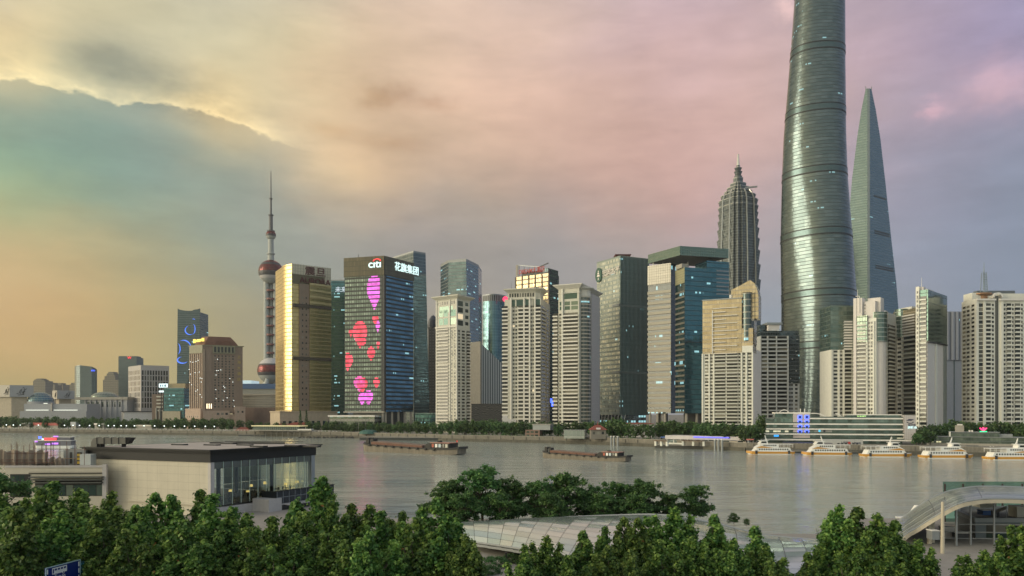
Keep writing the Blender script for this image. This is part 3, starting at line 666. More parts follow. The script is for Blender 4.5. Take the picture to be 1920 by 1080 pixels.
# --- tower with the lit screen of balloons
def screen_tower():
    C = q(720, 745); L = q(646, 757); R = q(775, 782)
    B = (L[0]+R[0]-C[0], L[1]+R[1]-C[1]); poly = [L, C, R, B]; zt = pz(481.5, 745)
    c = mean(poly); t = thing('screen_office_tower', 'dark tower whose wall is a lit screen of pink balloons', 'tower', (c[0], c[1], GR))
    lf = curtain('screen_wall_glass', (0.10, 0.145, 0.135), (0.34, 0.43, 0.395), (0.025, 0.032, 0.032), fh=4.25, cw=2.6, sf=0.40, mf=0.24, metal=0.55, rough=0.2, tilt=0.03, lit=0.012, lits=0.7, rows=0.3)
    rf = curtain('blue_tower_glass', (0.05, 0.13, 0.19), (0.17, 0.34, 0.46), (0.018, 0.026, 0.03), fh=4.25, cw=1.5, sf=0.42, mf=0.10, metal=0.75, rough=0.12, tilt=0.03, lit=0.015, rows=0.75)
    z0 = pz(772, 750)
    mb = MB(); mb.prism(poly, z0, zt, lf, M_roof, side_mats=[lf, rf, rf, rf]); mb.build('curtain_wall', t)
    f = Face(L, C); g = Face(C, R)
    u = f.U; Z = lambda y, x: f.Z(y, u(x)); Zg = lambda y, x: g.Z(y, g.U(x))
    crown = curtain('screen_tower_crown', (0.085, 0.08, 0.055), (0.14, 0.125, 0.08), (0.05, 0.048, 0.035), fh=5, cw=1.6, sf=0.1, mf=0.2, metal=0.35, rough=0.3, lit=0, tilt=0.01)
    mb = MB(); f.block(mb, -0.4, f.L+0.5, Z(518, 690), zt+1.0, 0.03, 0.9, crown); mb.build('crown_panel', t)
    mb = MB(); g.block(mb, 0.6, g.L+0.3, Zg(521, 745), zt+1.0, 0.03, 0.9, crown); mb.build('crown_panel', t)
    mb = MB(); parapet(mb, poly, zt, 1.2, M_dark); mb.build('parapet', t)
    mb = MB(); f.block(mb, u(715), f.L+0.6, z0, Z(518, 717), 0.04, 0.5, M_dark); g.block(mb, -0.5, 2.6, z0, zt+.5, 0.04, 0.6, M_dark); mb.build('corner_strip', t)
    mb = MB(); mb.bar((f.p(u(672), zt).x, f.p(u(672), zt).y, zt), (f.p(u(672), zt).x, f.p(u(672), zt).y, zt+4), .4, .4, M_dark); mb.build('roof_mast', t)
    # balloons shown on the screen: rows of lit strips
    def balloon(x, y, rx, ry, mat, tail=True, clip=None):
        mb = MB(); st = 4.25; zc = Z(y, x); sx = f.U(x+1)-f.U(x); RX = rx*sx; RZ = ry*757/F; uc = u(x)
        bot = zc-RZ*(1.55 if tail else 1.0); z = bot-(bot % st)
        while z < zc+RZ:
            for a, b_ in ((0.28, 0.62), (0.64, 1.0)):
                zz = z+st*(a+b_)/2; v = (zz-zc)/RZ
                if abs(v) < 1 and v > -0.75: w = RX*sqrt(1-v*v)
                elif tail and -1.5 < v <= -0.75: w = RX*max(0.12, 0.66*(1-(-v-0.75)/0.85))
                elif not tail and abs(v) < 1: w = RX*sqrt(1-v*v)
                else: continue
                u0, u1 = max(1.2, uc-w), min(u(714), uc+w)
                if clip: u1 = min(u1, u(clip))
                if u1-u0 < .4: continue
                mb.face([f.p(u0, z+st*a, 0.14), f.p(u1, z+st*a, 0.14), f.p(u1, z+st*b_, 0.14), f.p(u0, z+st*b_, 0.14)], mat)
            z += st
        if mb.f: mb.build('screen_balloon', t)
    balloon(702, 541, 14, 25, G_led_mag, clip=712); balloon(675, 622, 13.5, 20, G_led_red); balloon(704, 598, 6, 7, G_led_red); balloon(708.5, 610, 4, 8, G_led_mag); balloon(658, 622, 4, 6, G_led_red)
    balloon(652, 675, 10, 13, G_led_red); balloon(696, 661, 7.5, 10.5, G_led_red); balloon(674, 717, 11, 11, G_led_pink); balloon(679, 719, 10.5, 11.5, G_led_red); balloon(679, 746, 7, 9, G_led_mag); balloon(691, 743, 8.5, 11, G_led_mag)
    balloon(706, 716, 6, 8, G_led_red); balloon(709, 645, 3, 7, G_led_red); balloon(680, 640, 7, 6, G_led_red)
    # writing
    letters('latin_sign', 'cıtı', f, u(691.5), Z(502, 700), 10.6, G_white, t, 1.3, 0.3, bold=0.12, sx=1.13)
    mb = MB(); n = 9; u0, u1 = u(700), u(715.5); um = u(707.5); zb = Z(490, 707)
    for k in range(n):
        a0, a1 = pi*(1-k/n), pi*(1-(k+1)/n); r = (u1-u0)/2
        P = [f.p((u0+u1)/2+rr*cos(a), zb+rr*sin(a)*0.55, 1.35) for rr, a in ((r, a0), (r, a1), (r*.72, a1), (r*.72, a0))]
        mb.face(P[::-1], G_red)
    mb.build('red_arc', t)
    letters('chinese_sign', '花旗集团', g, g.U(738), Zg(509, 755), 9.6, G_white, t, 1.3, 0.3, bold=0.02, sx=0.98)
    # podium with a white roof edge
    mb = MB(); f.block(mb, -12, f.L-6, GR, pz(781.5, 750), -30, 9, curtain('podium_glass', (0.07, 0.10, 0.09), (0.16, 0.2, 0.17), (0.25, 0.26, 0.24), fh=7, cw=4, sf=0.35, mf=0.12, lit=0.05)); mb.build('podium', t)
    mb = MB(); f.block(mb, -13, f.L-5, pz(781.5, 750), pz(778.5, 750), -30, 10.5, M_white); mb.build('podium_roof', t)
    mb = MB(); mb.prism(inset(poly, 5), GR, z0, plain('lobby_dark', (0.08, 0.09, 0.09), 0.3, 0.2)); mb.build('lobby', t)
    mb = MB(); f.block(mb, -0.6, f.L+.8, z0-1.0, z0+0.4, 0.05, 1.2, M_conc); mb.build('soffit_band', t)
    items = []
    def pil(mb, o): mb.box(o.x-1, o.x+1, o.y-1, o.y+1, o.z, z0-.6, M_conc)
    repeat_parts('pillar', t, [('p', pil, f.p(f.L-2-k*0, GR, -1.5)) for k in range(1)]+[('p', pil, g.p(4+k*9.5, GR, -1.5)) for k in range(5)])
screen_tower()
# --- slate tower behind it
SLATE = curtain('slate_glass', (0.07, 0.11, 0.135), (0.15, 0.20, 0.23), (0.13, 0.15, 0.16), fh=4.4, cw=1.8, sf=0.22, mf=0.14, metal=0.65, rough=0.14, lit=0.012)
P = rectplan(736, 775, 798, 985, 50); Pb = rectplan(734, 776, 806, 983, 50)
t = office('slate blue tapering tower rising behind the balloon screen tower', Pb, pz(473, 985), SLATE, poly1=P, par=2, plants=2)
P = frontplan(778, 816, 860, 850, 40)
t = office('low teal glass box at the foot of the slate tower', P, pz(775, 855), TEAL, name='glass_annex', par=0.6, plants=0, cat='building')
# thin tan tower with a dark domed cap
P = frontplan(803, 818, 1050, 1050, 30)
t = office('slim tan tower with dark domed cap behind a beige residential tower', P, pz(614, 1050), curtain('tan_grid', (0.14, 0.13, 0.12), (0.2, 0.19, 0.17), (0.36, 0.32, 0.27), fh=4, cw=4, sf=0.4, mf=0.45, metal=0.2, rough=0.4, lit=0.01), name='slim_tower', par=0, plants=0)
mb = MB(); c = mean(P); mb.lathe(c[0], c[1]-3, [(8, pz(614, 1050)), (8.4, pz(609, 1050)), (6.5, pz(598, 1050)), (3, pz(591, 1050)), (0.5, pz(589, 1050)), (0, pz(587, 1050))], plain('dark_dome', (0.06, 0.07, 0.09), 0.4), 12); mb.build('domed_cap', t)
# --- tower with chamfered corners
BLG = curtain('blue_grey_glass', (0.10, 0.16, 0.19), (0.20, 0.28, 0.31), (0.16, 0.19, 0.2), fh=4.2, cw=1.6, sf=0.24, mf=0.08, metal=0.7, rough=0.13, lit=0.02)
Y0 = 930
lo = [q(826, 960), q(836, Y0+2), q(879, Y0-6), q(899, 962), q(905, 1000), q(833, 1000)]
hi = [q(826, 960), q(841, Y0+2), q(874, Y0-6), q(897, 962), q(903, 1000), q(833, 1000)]
t = office('blue grey tower with slanted chamfers behind the domed beige tower', lo, pz(492, Y0), BLG, poly1=hi, par=0, plants=0)
mb = MB(); hp = inset(hi, 0); parapet(mb, hi, pz(492, Y0), 3.4, M_steel); mb.build('parapet', t)
for x in (841, 875):
    mb = MB(); p = q(x, Y0+20); z = pz(492, Y0); mb.bar((p[0], p[1], z), (p[0], p[1], z+5), 1.2, 1.2, M_dark); mb.bar((p[0]-2, p[1], z+4.6), (p[0]+2.5, p[1], z+5.6), 0.8, 0.8, M_dark); mb.build('cleaning_crane', t)
# --- curved teal tower with a red disc sign, wedge building, patterned block
Y0 = 1100; arc = []
for k in range(13):
    s = k/12; x = 905+43*s; arc.append(q(x, Y0-14*sin(pi*s)+6*s))
poly = arc+[q(950, Y0+45), q(909, Y0+45)]
CTEAL = curtain('pale_teal_glass', (0.08, 0.16, 0.19), (0.14, 0.24, 0.27), (0.10, 0.17, 0.19), fh=4.2, cw=7, sf=0.06, mf=0.05, metal=0.7, rough=0.15, lit=0.004)
t = office('rounded teal tower with a red disc sign at its crown', poly, pz(566, Y0), CTEAL, par=0, plants=0)
mb = MB(); mb.prism(poly, pz(566, Y0), pz(555, Y0), curtain('crown_fins', (0.03, 0.035, 0.04), (0.05, 0.05, 0.05), (0.28, 0.3, 0.3), fh=60, cw=3.2, sf=0.0, mf=0.42, mull=(0.30, 0.32, 0.32), metal=0.2, rough=0.4, lit=0), M_dark); mb.build('finned_crown', t)
mb = MB(); mb.prism(poly, pz(555, Y0), pz(553, Y0), M_steel); mb.build('crown_rim', t)
mb = MB(); p = q(947.5, Y0-16); mb.tube((p[0], p[1], pz(564, Y0)), (p[0], p[1]-0.8, pz(564, Y0)), 4.0, 4.0, glow('red_disc_light', (1.0, 0.05, 0.13), 1.2), 20); mb.build('disc_sign', t)
a, b = q(903, 905), q(947, 925); f = Face(a, b)
t = thing('wedge_building', 'pale ribbed wedge with a sloping roof line below the teal tower', 'building', ((a[0]+b[0])/2, 920, GR))
rib = curtain('ribbed_wall', (0.14, 0.165, 0.17), (0.18, 0.21, 0.21), (0.5, 0.5, 0.5), fh=300, cw=3.4, sf=0.0, mf=0.45, mull=(0.66, 0.67, 0.66), metal=0.2, rough=0.4, lit=0)
P = [f.p(0, 0), f.p(f.L, 0), f.p(f.L, 0, -35), f.p(0, 0, -35)]; pp = [(p.x, p.y) for p in P]
mb = MB(); mb.prism(pp, GR, 0, rib, plain('pale_blue_roof', (0.50, 0.56, 0.66), 0.5), z1s=[pz(645, 905), pz(687, 925), pz(676, 960), pz(640, 940)]); mb.build('ribbed_wall', t)
mb = MB(); f.block(mb, -2.4, 0, GR, pz(640, 905), -30, 0.8, M_conc); mb.build('end_wall', t)
a, b = q(884, 800), q(946, 790); f = Face(a, b)
t = thing('patterned_block', 'low black block with woven metal pattern behind bank trees', 'building', ((a[0]+b[0])/2, 795, GR))
def woven():
    m, ns, ls, bb = newmat('woven_metal')
    uv = ns.new('ShaderNodeUVMap'); uv.uv_map = 'UVMap'
    w = ns.new('ShaderNodeTexWave'); w.wave_type = 'RINGS'; w.inputs['Scale'].default_value = 0.22; w.inputs['Distortion'].default_value = 9; w.inputs['Detail'].default_value = 1; ls.new(uv.outputs[0], w.inputs['Vector'])
    ls.new(nmix(ns, ls, nmath(ns, ls, 'GREATER_THAN', w.outputs['Fac'], 0.72), (0.03, 0.032, 0.04), (0.13, 0.14, 0.15)), bb.inputs['Base Color']); bb.inputs['Roughness'].default_value = 0.4; bb.inputs['Metallic'].default_value = 0.3
    return m
mb = MB(); f.block(mb, 0, f.L, GR, pz(758, 795), -30, 0, woven()); mb.build('wall', t)
mb = MB(); f.block(mb, -.2, f.L+.2, pz(758, 795), pz(757, 795), -30, 0.3, M_dark); mb.build('roof', t)
# --- grey-brown office with rooftop red letters
P = rectplan(967, 1029, 1048, 850, 35)
t = thing('letter_office_tower', 'brown gridded office with red letters standing on its roof', 'tower', (*mean(P), GR))
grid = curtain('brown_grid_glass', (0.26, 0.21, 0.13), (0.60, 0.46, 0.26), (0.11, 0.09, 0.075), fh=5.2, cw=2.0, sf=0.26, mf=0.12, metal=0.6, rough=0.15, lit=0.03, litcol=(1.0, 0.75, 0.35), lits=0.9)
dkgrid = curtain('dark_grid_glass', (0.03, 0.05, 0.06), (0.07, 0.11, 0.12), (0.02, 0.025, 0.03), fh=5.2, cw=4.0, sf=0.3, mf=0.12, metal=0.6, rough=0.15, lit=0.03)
f = Face(P[0], P[1]); g = Face(P[1], P[2])
zt = f.Z(520, 0)
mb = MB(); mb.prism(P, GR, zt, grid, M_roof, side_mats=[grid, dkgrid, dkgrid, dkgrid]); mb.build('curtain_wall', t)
for k in range(6):
    mb = MB(); f.block(mb, f.L*k/5-0.7, f.L*k/5+0.7, GR, zt, 0.03, 0.6, plain('brown_pier', (0.14, 0.115, 0.095), 0.7)); mb.build('pier', t)
mb = MB(); f.block(mb, f.L*0.18, f.L, zt, zt+4.5, -6, -0.5, M_dark); g.block(mb, 0, g.L, zt, zt+6, -8, -1.0, dkgrid); mb.build('roof_storey', t)
mb = MB(); f.block(mb, 0.2, 3.0, zt, f.Z(497, 2), -1.0, 0, M_conc)
for k in range(5): mb.bar(f.p(3+k*7, zt, -3), f.p(3+k*7, f.Z(498+k*2.3, 0), -3), .7, .7, M_steel)
mb.bar(f.p(2, f.Z(497, 0), -3), f.p(33, f.Z(506, 0), -3), .7, .8, M_steel); mb.build('sign_frame', t)
letters('rooftop_sign', 'DREAM大酒店', f, 4.5, f.Z(513.5, 10), 7.2, M_signred, t, 0.2, 0.3, bold=0.03, sx=0.80)
mb = MB(); mb.bar(f.p(f.L*.6, f.Z(502, 20), -5), f.p(f.L*.92, f.Z(496, 20), -5), 1, 1, M_dark); mb.bar(f.p(f.L*.62, zt+4, -5), f.p(f.L*.62, f.Z(501, 20), -5), 1.5, 1.5, M_dark); mb.build('cleaning_crane', t)
mb = MB(); q_ = g.p(2.4, pz(775, 850), 0.25); 
for (u0, z0, w, h) in ((0, 12, 4, 5), (2, 8, 7, 5), (-14, 4, 5, 6), (-10, 9, 4, 4), (-7, 14, 3, 3)):
    mb = MB(); g.pane(mb, max(0.2, u0+3), u0+3+w, GR+z0+18, GR+z0+18+h, 0.2, G_blue) if u0 >= 0 else f.pane(mb, f.L+u0, f.L+u0+w, GR+z0+18, GR+z0+18+h, 0.7, G_blue)
    mb.build('blue_light_patch', t)
# --- green finned tower with a round emblem
def green_tower():
    C = q(1162, 720); L = q(1119, 752); R = q(1217, 735)
    poly = [L, C, R, (L[0]+R[0]-C[0], L[1]+R[1]-C[1])]; zt = pz(482, 720)
    t = thing('green_finned_tower', 'green office tower of slim fins with a round emblem', 'tower', (*mean(poly), GR))
    gm = curtain('green_fin_glass', (0.24, 0.29, 0.27), (0.78, 0.78, 0.68), (0.24, 0.28, 0.265), fh=4.3, cw=2.2, sf=0.38, mf=0.42, mull=(0.34, 0.385, 0.36), metal=0.6, rough=0.15, tilt=0.035, lit=0.01, rows=0.15)
    gm2 = curtain('green_glass_narrow', (0.10, 0.19, 0.215), (0.21, 0.34, 0.36), (0.08, 0.13, 0.135), fh=4.3, cw=1.5, sf=0.2, mf=0.4, mull=(0.085, 0.12, 0.125), metal=0.6, rough=0.15, tilt=0.05, lit=0.02, rows=0.4)
    zb = pz(778, 730)
    mb = MB(); mb.prism(poly, zb, zt, gm, M_roof, side_mats=[gm, gm2, gm2, gm]); mb.build('curtain_wall', t)
    f = Face(L, C); g = Face(C, R)
    fin = plain('fin_metal', (0.20, 0.25, 0.235), 0.4, 0.3)
    items = []
    def mk(mb, o):
        a = o; n = g.n*0.9; w = g.e*0.35; P = [a+n, a+n+w, a+w, a]; mb.prism([(p.x, p.y) for p in P], zb, zt+1.5, fin)
    for k in range(22): items.append(('g', mk, g.p(0.3+k*(g.L-0.6)/22, 0, 0.02)))
    repeat_parts('fin', t, items)
    for y in (572, 692, 700):
        pass
    for y in (573, 697):
        mb = MB(); f.block(mb, f.L*0.7, f.L, f.Z(y+4, 20), f.Z(y, 20), 0.03, 0.5, M_steel); g.block(mb, 0.2, g.L, g.Z(y+4, 20), g.Z(y, 20), 0.03, 0.6, plain('green_louvre', (0.12, 0.14, 0.13), 0.5)); mb.build('plant_floor', t)
    mb = MB(); parapet(mb, poly, zt, 1.4, fin); mb.build('parapet', t)
    c = mean(poly); p = q(1166, 745); w = 8
    mb = MB(); mb.box(p[0]-w*.7, p[0]+w*.7, p[1]-w, p[1]+w, zt, zt+3.0, M_dark); mb.prism([(p[0]-w*.8, p[1]-w), (p[0]+w*.8, p[1]-w), (p[0]+w*.8, p[1]+w), (p[0]-w*.8, p[1]+w)], zt+3.0, zt+6.0, plain('red_brown_lid', (0.12, 0.045, 0.04), 0.5), poly1=[(p[0]-w, p[1]-w-2), (p[0]+w, p[1]-w-2), (p[0]+w, p[1]+w), (p[0]-w, p[1]+w)]); mb.build('roof_lid', t)
    # emblem: round plate with a pale tree-like mark
    ue, ze, re = f.U(1123.6), f.Z(515.5, 6), 5.0
    mb = MB(); n = 24; o0 = f.p(ue, ze, 0.1); pl = plain('emblem_green', (0.03, 0.10, 0.075), 0.4)
    ringp = lambda r, w: [f.p(ue+r*1.05*cos(2*pi*i/n), ze+r*1.45*sin(2*pi*i/n), w) for i in range(n)]
    A, B = ringp(re, 0.1), ringp(re, 1.2); mb.face(B, pl)
    for i in range(n): mb.face([A[i], A[(i+1) % n], B[(i+1) % n], B[i]], pl)
    mb.build('emblem_plate', t)
    mb = MB()
    for (du, dz, w, h) in ((0, 3.6, 1.6, 1.6), (0, 1.6, 3.0, 1.4), (0, -0.6, 4.4, 2.0), (0, -3.8, 1.4, 2.6)):
        mb.face([f.p(ue+du-w/2*1.1, ze+dz-h/2, 1.25), f.p(ue+du+w/2*1.1, ze+dz-h/2, 1.25), f.p(ue+du+w/3, ze+dz+h/2, 1.25), f.p(ue+du-w/3, ze+dz+h/2, 1.25)], M_whitelet)
    mb.build('emblem_mark', t)
    letters('chinese_sign', '中国太平', f, f.U(1130), f.Z(513.5, 18), 5.6, M_whitelet, t, 0.6, 0.2, bold=0.03, sx=1.25)
    letters('latin_sign', 'CHINA TAIPING', f, f.U(1131), f.Z(516.8, 18), 1.9, M_whitelet, t, 0.6, 0.2, bold=0.05, sx=1.5)
    mb = MB(); mb.prism(inset(poly, 2), GR, zb, curtain('lobby_glass', (0.06, 0.08, 0.085), (0.15, 0.17, 0.17), (0.12, 0.13, 0.13), fh=5, cw=3, sf=0.2, mf=0.2, lit=0.06)); mb.build('lobby', t)
    items = []
    def br(mb, o):
        mb.bar(o, o+f.e*3.2+Vector((0, 0, zb-GR)), 0.5, 0.5, M_white)
    repeat_parts('raking_strut', t, [('s', br, f.p(2+k*5.2, GR, 1.2)) for k in range(9)])
green_tower()
# --- blue tower with a floating roof slab
def slab_tower():
    t = thing('slab_roof_tower', 'blue glass office tower under a wide floating roof slab', 'tower', (*q(1290, 680), GR))
    S = [q(1215, 676), q(1275, 640), q(1366, 652), None]; S[3] = (S[0][0]+S[2][0]-S[1][0], S[0][1]+S[2][1]-S[1][1])
    blue = curtain('deep_blue_glass', (0.04, 0.12, 0.165), (0.075, 0.18, 0.235), (0.025, 0.07, 0.095), fh=4.2, cw=1.9, sf=0.18, mf=0.07, metal=0.8, rough=0.1, tilt=0.02, lit=0.02, rows=0.4)
    slabm = curtain('slab_glass', (0.12, 0.18, 0.165), (0.16, 0.21, 0.185), (0.07, 0.11, 0.105), fh=2.1, cw=2.1, sf=0.12, mf=0.12, metal=0.75, rough=0.2, tilt=0.012, lit=0)
    z1, z0 = pz(461, 640), pz(478.5, 640)
    mb = MB(); mb.prism(S, z0, z1, slabm, plain('slab_soffit', (0.22, 0.21, 0.19), 0.7)); mb.build('roof_slab', t)
    # left block with bands
    A = rectplan(1215, 1258, 1268, 652, 40); f = Face(A[0], A[1]); zt = f.Z(493, f.L)
    band = plain('beige_metal_band', (0.26, 0.245, 0.20), 0.5, 0.2, var=0.05)
    gl = curtain('dark_green_glass', (0.008, 0.022, 0.026), (0.03, 0.07, 0.075), (0.02, 0.03, 0.03), fh=8.4, cw=1.6, sf=0.05, mf=0.10, metal=0.0, rough=0.1, tilt=0.02, lit=0.03)
    zb = pz(775, 655)
    mb = MB(); mb.prism(A, zb, zt, gl, M_roof); mb.build('curtain_wall', t)
    tile = curtain('grey_tile_panels', (0.24, 0.23, 0.20), (0.28, 0.265, 0.23), (0.15, 0.14, 0.12), fh=2.2, cw=2.2, sf=0.1, mf=0.1, metal=0.35, rough=0.35, lit=0)
    mb = MB(); f.block(mb, -0.2, f.L+0.2, f.Z(530, f.L), zt, 0.02, 0.7, tile); mb.build('tiled_crown', t)
    y = 543.0
    while y < 772:
        mb = MB(); f.block(mb, -0.2, f.L+0.25, f.Z(y+5.2, f.L), f.Z(y, f.L), 0.02, 0.8, band); mb.build('spandrel_band', t); y += 9.75
    # right block: narrow banded flank and the broad blue face
    Bp = [q(1267, 650), q(1284, 634), q(1367, 648), None]; Bp[3] = (Bp[0][0]+Bp[2][0]-Bp[1][0], Bp[0][1]+Bp[2][1]-Bp[1][1])
    h = Face(Bp[0], Bp[1]); g = Face(Bp[1], Bp[2]); zt2 = pz(501, 634)
    mb = MB(); mb.prism(Bp, zb, zt2, blue, M_roof, side_mats=[gl, blue, blue, gl]); mb.build('curtain_wall', t)
    mb = MB(); h.block(mb, 0, h.L, h.Z(533, 8), zt2, 0.02, 0.5, curtain('lime_panels', (0.38, 0.38, 0.24), (0.46, 0.45, 0.28), (0.2, 0.2, 0.13), fh=2.2, cw=2.2, sf=0.1, mf=0.1, metal=0.5, rough=0.3, lit=0)); mb.build('tiled_crown', t)
    y = 547.0
    while y < 772:
        mb = MB(); h.block(mb, 0, h.L, h.Z(y+3.5, 8), h.Z(y, 8), 0.02, 0.5, plain('dark_band', (0.14, 0.135, 0.115), 0.5)); mb.build('spandrel_band', t); y += 9.75
    mb = MB(); g.block(mb, g.U(1325), g.L, zt2, g.Z(491, 40), -18, -0.02, blue); mb.build('roof_storey', t)
    mb = MB(); g.block(mb, g.U(1279)+1, g.U(1292), zt2, g.Z(494, 5), -12, -2, M_conc); mb.build('lift_house', t)
    for x, zz in ((1290, zt2), (1328, g.Z(491, 40)), (1225, zt), (1243, zt)):
        Yp = 668 if x > 1260 else 672
        mb = MB(); p = q(x, Yp); mb.tube((p[0], p[1], zz-3), (p[0], p[1], z0), 0.6, 0.6, M_white, 8); mb.build('roof_column', t)
    for k in range(7):
        y = 508+k*7.2
        mb = MB(); g.block(mb, g.U(1343), g.L-0.2, g.Z(y+2.6, 45), g.Z(y, 45), 0.02, 0.25, plain('faded_blue_band', (0.22, 0.24, 0.27), 0.4, 0.3)); mb.build('spandrel_band', t)
    mb = MB(); g.block(mb, -0.2, g.L, g.Z(643, 20), g.Z(641.5, 20), 0.02, 0.5, M_dark); mb.build('dark_joint', t)
    items = []
    def pil(mb, o): mb.tube(o, (o.x, o.y, zb), 1.1, 1.1, M_conc, 10)
    repeat_parts('pillar', t, [('p', pil, f.p(f.L*k/3+1, GR, -2)) for k in range(3)]+[('p', pil, g.p(3+k*10, GR, -2)) for k in range(5)])
    mb = MB(); mb.prism(inset(A, 6), GR, zb, plain('lobby_grey', (0.1, 0.1, 0.1), 0.4)); mb.prism(inset(Bp, 5), GR, zb, plain('lobby_grey', (0.1, 0.1, 0.1), 0.4)); mb.build('lobby', t)
slab_tower()
# --- pagoda-like stepped skyscraper
def stepped_tower():
    Y = 1100; cx, cy = q(1384, Y+30); S = Y/F
    t = thing('stepped_skyscraper', 'stepped pagoda-like skyscraper with a needle behind the floating roof slab', 'tower', (cx, cy, GR))
    sk = curtain('steel_lattice_glass', (0.06, 0.085, 0.10), (0.20, 0.23, 0.245), (0.145, 0.165, 0.17), fh=4.0, cw=1.4, sf=0.24, mf=0.26, mull=(0.17, 0.19, 0.195), metal=0.6, rough=0.2, tilt=0.04, lit=0.0, rows=0.2)
    dk = curtain('steel_lattice_dark', (0.06, 0.075, 0.08), (0.15, 0.17, 0.17), (0.09, 0.10, 0.10), fh=4.0, cw=1.1, sf=0.2, mf=0.3, metal=0.6, rough=0.2, tilt=0.03, lit=0.0)
    st = plain('bright_steel', (0.66, 0.64, 0.58), 0.3, 0.6)
    th = radians(28)
    def plan(r, cut=0.62):
        pts = []
        for a in range(4):
            for s in (-1, 1):
                x, y = r, s*r*cut
                pts.append((x, y, a))
            pts.append((r*cut*1.18, r*cut*1.18, a)) if False else None
        out = []
        for a in range(4):
            ca, sa = cos(th+a*pi/2), sin(th+a*pi/2)
            for x, y in ((r, -r*cut), (r, r*cut), (r*0.86, r*cut), (r*0.86, r*0.86), (r*cut, r*0.86)):
                out.append((cx+x*ca-y*sa, cy+x*sa+y*ca))
        return out
    # (row of the tier's top, half width in columns)
    tiers = [(560, 34.6), (520, 34.3), (491, 34.0), (464, 33.4), (441, 32.8), (421, 32.2), (404, 31.5), (390, 30.8), (378, 30.9), (366, 30.4), (356, 27.0), (348.5, 21.6), (341, 17.4), (333, 12.4), (322, 7.6)]
    zb = GR
    for i, (yt, hw) in enumerate(tiers):
        zt = pz(yt, Y); r = hw*S*1.0
        mb = MB(); mb.prism(plan(r*0.90), zb, zt, sk if i > 9 else sk, dk, poly1=plan(r)); mb.build('tier', t)
        if i > 7: mb = MB(); mb.prism(plan(r*1.01), zt-0.7, zt+0.3, plain('tier_rim_steel', (0.36, 0.37, 0.35), 0.4, 0.5), dk); mb.build('tier_rim', t)
        zb = zt-1.5 if i < 10 else zt-2.0
    # bright corner mullions running the height
    for a in range(4):
        for s in (-1, 1):
            mb = MB(); ca, sa = cos(th+a*pi/2), sin(th+a*pi/2)
            pr = None
            for k, (yt, hw) in enumerate([(790, 34.4)]+tiers[:12]):
                r = hw*S*1.012; x, y = r, s*r*0.30
                p = Vector((cx+x*ca-y*sa, cy+x*sa+y*ca, pz(yt, Y)))
                if pr is not None: mb.bar(pr, p, 1.5, 1.5, st)
                pr = p
            mb.build('steel_mullion', t)
    for k, (y0, y1, w0, w1) in enumerate(((323, 318, 5.2, 6.2), (319, 309.5, 3.6, 6.4), (311, 302.5, 2.8, 6.0), (304, 298, 2, 3.2))):
        mb = MB(); mb.prism(plan(w0*S), pz(y0, Y), pz(y1, Y), sk, sk, poly1=plan(w1*S)); mb.build('crown_petal', t)
    mb = MB(); mb.tube((cx, cy, pz(304, Y)), (cx, cy, pz(276, Y)), 3.4*S, 1.5*S, st, 8); mb.build('needle', t)
    mb = MB(); mb.bar((cx+4, cy-22, pz(349, Y)), (cx+21, cy-24, pz(347.5, Y)), 2.0, 2.2, M_steel); mb.build('cleaning_crane', t)
stepped_tower()
# --- twisting supertall
def twist_tower():
    Y = 1000; S = Y/F
    t = thing('twisting_skyscraper', 'tallest tower, twisting rounded glass skin cut off by the sky edge', 'tower', (*q(1544, Y), GR))
    gl = curtain('twist_glass', (0.088, 0.118, 0.122), (0.145, 0.18, 0.184), (0.05, 0.065, 0.066), fh=4.6, cw=2.0, sf=0.15, mf=0.06, metal=0.85, rough=0.21, tilt=0.02, lit=0.004, lits=0.35, rows=0.8)
    keys = [(800, 1546, 74), (650, 1545, 71.5), (560, 1544, 69), (450, 1539, 65.5), (330, 1534, 59), (250, 1533, 56), (120, 1536, 50.5), (0, 1539.5, 46.5), (-85, 1541, 43)]
    def at_z(y):
        for (y0, x0, w0), (y1, x1, w1) in zip(keys, keys[1:]):
            if y1 <= y <= y0:
                s = (y-y0)/(y1-y0); return x0+(x1-x0)*s, w0+(w1-w0)*s
        return keys[-1][1:]
    N = 96
    def ring(y, grow=0.0):
        x, w = at_z(y); cx = px(x, Y); cy = Y+10; R = w*S
        tw = radians(60)+radians(105)*(800-y)/885.0
        out = []
        for i in range(N+1):
            a = 2*pi*i/N
            d = (a-tw+pi) % (2*pi)-pi
            r = R*(0.965+0.05*cos(3*(a-tw+pi)))+grow
            r -= R*0.10*exp(-(d/0.055)**2)
            out.append((cx+r*cos(a), cy+r*sin(a), pz(y, Y)))
        return out
    ys = [806-k*9 for k in range(100)]; ys = [y for y in ys if y > -84]+[-84]
    rows = [ring(y) for y in ys]
    mb = MB()
    uvs = [[(i*2*pi*46/N, r[0][2]) for i in range(N+1)] for r in rows]
    mb.grid(rows, gl, True, uvs); mb.build('glass_skin', t, merge=True)
    mb = MB(); mb.face(rows[-1][:-1], M_roof); mb.build('roof', t)
    dl = plain('ring_gap_line', (0.012, 0.014, 0.016), 0.5); lv = plain('ring_louvres', (0.08, 0.115, 0.12), 0.25, 0.85)  # thin dark line along each edge of a service floor
    for yc in (650, 555, 443, 328, 213, 98, -20):
        mb = MB(); mb.grid([ring(yc+5.6, 0.35), ring(yc-5.6, 0.35)], lv, True); mb.build('service_floor', t, merge=True)
        for yy in (yc+5.9, yc-5.9):
            mb = MB(); mb.grid([ring(yy+1.0, 0.5), ring(yy-1.0, 0.5)], dl, True); mb.build('gap_line', t, merge=True)
twist_tower()
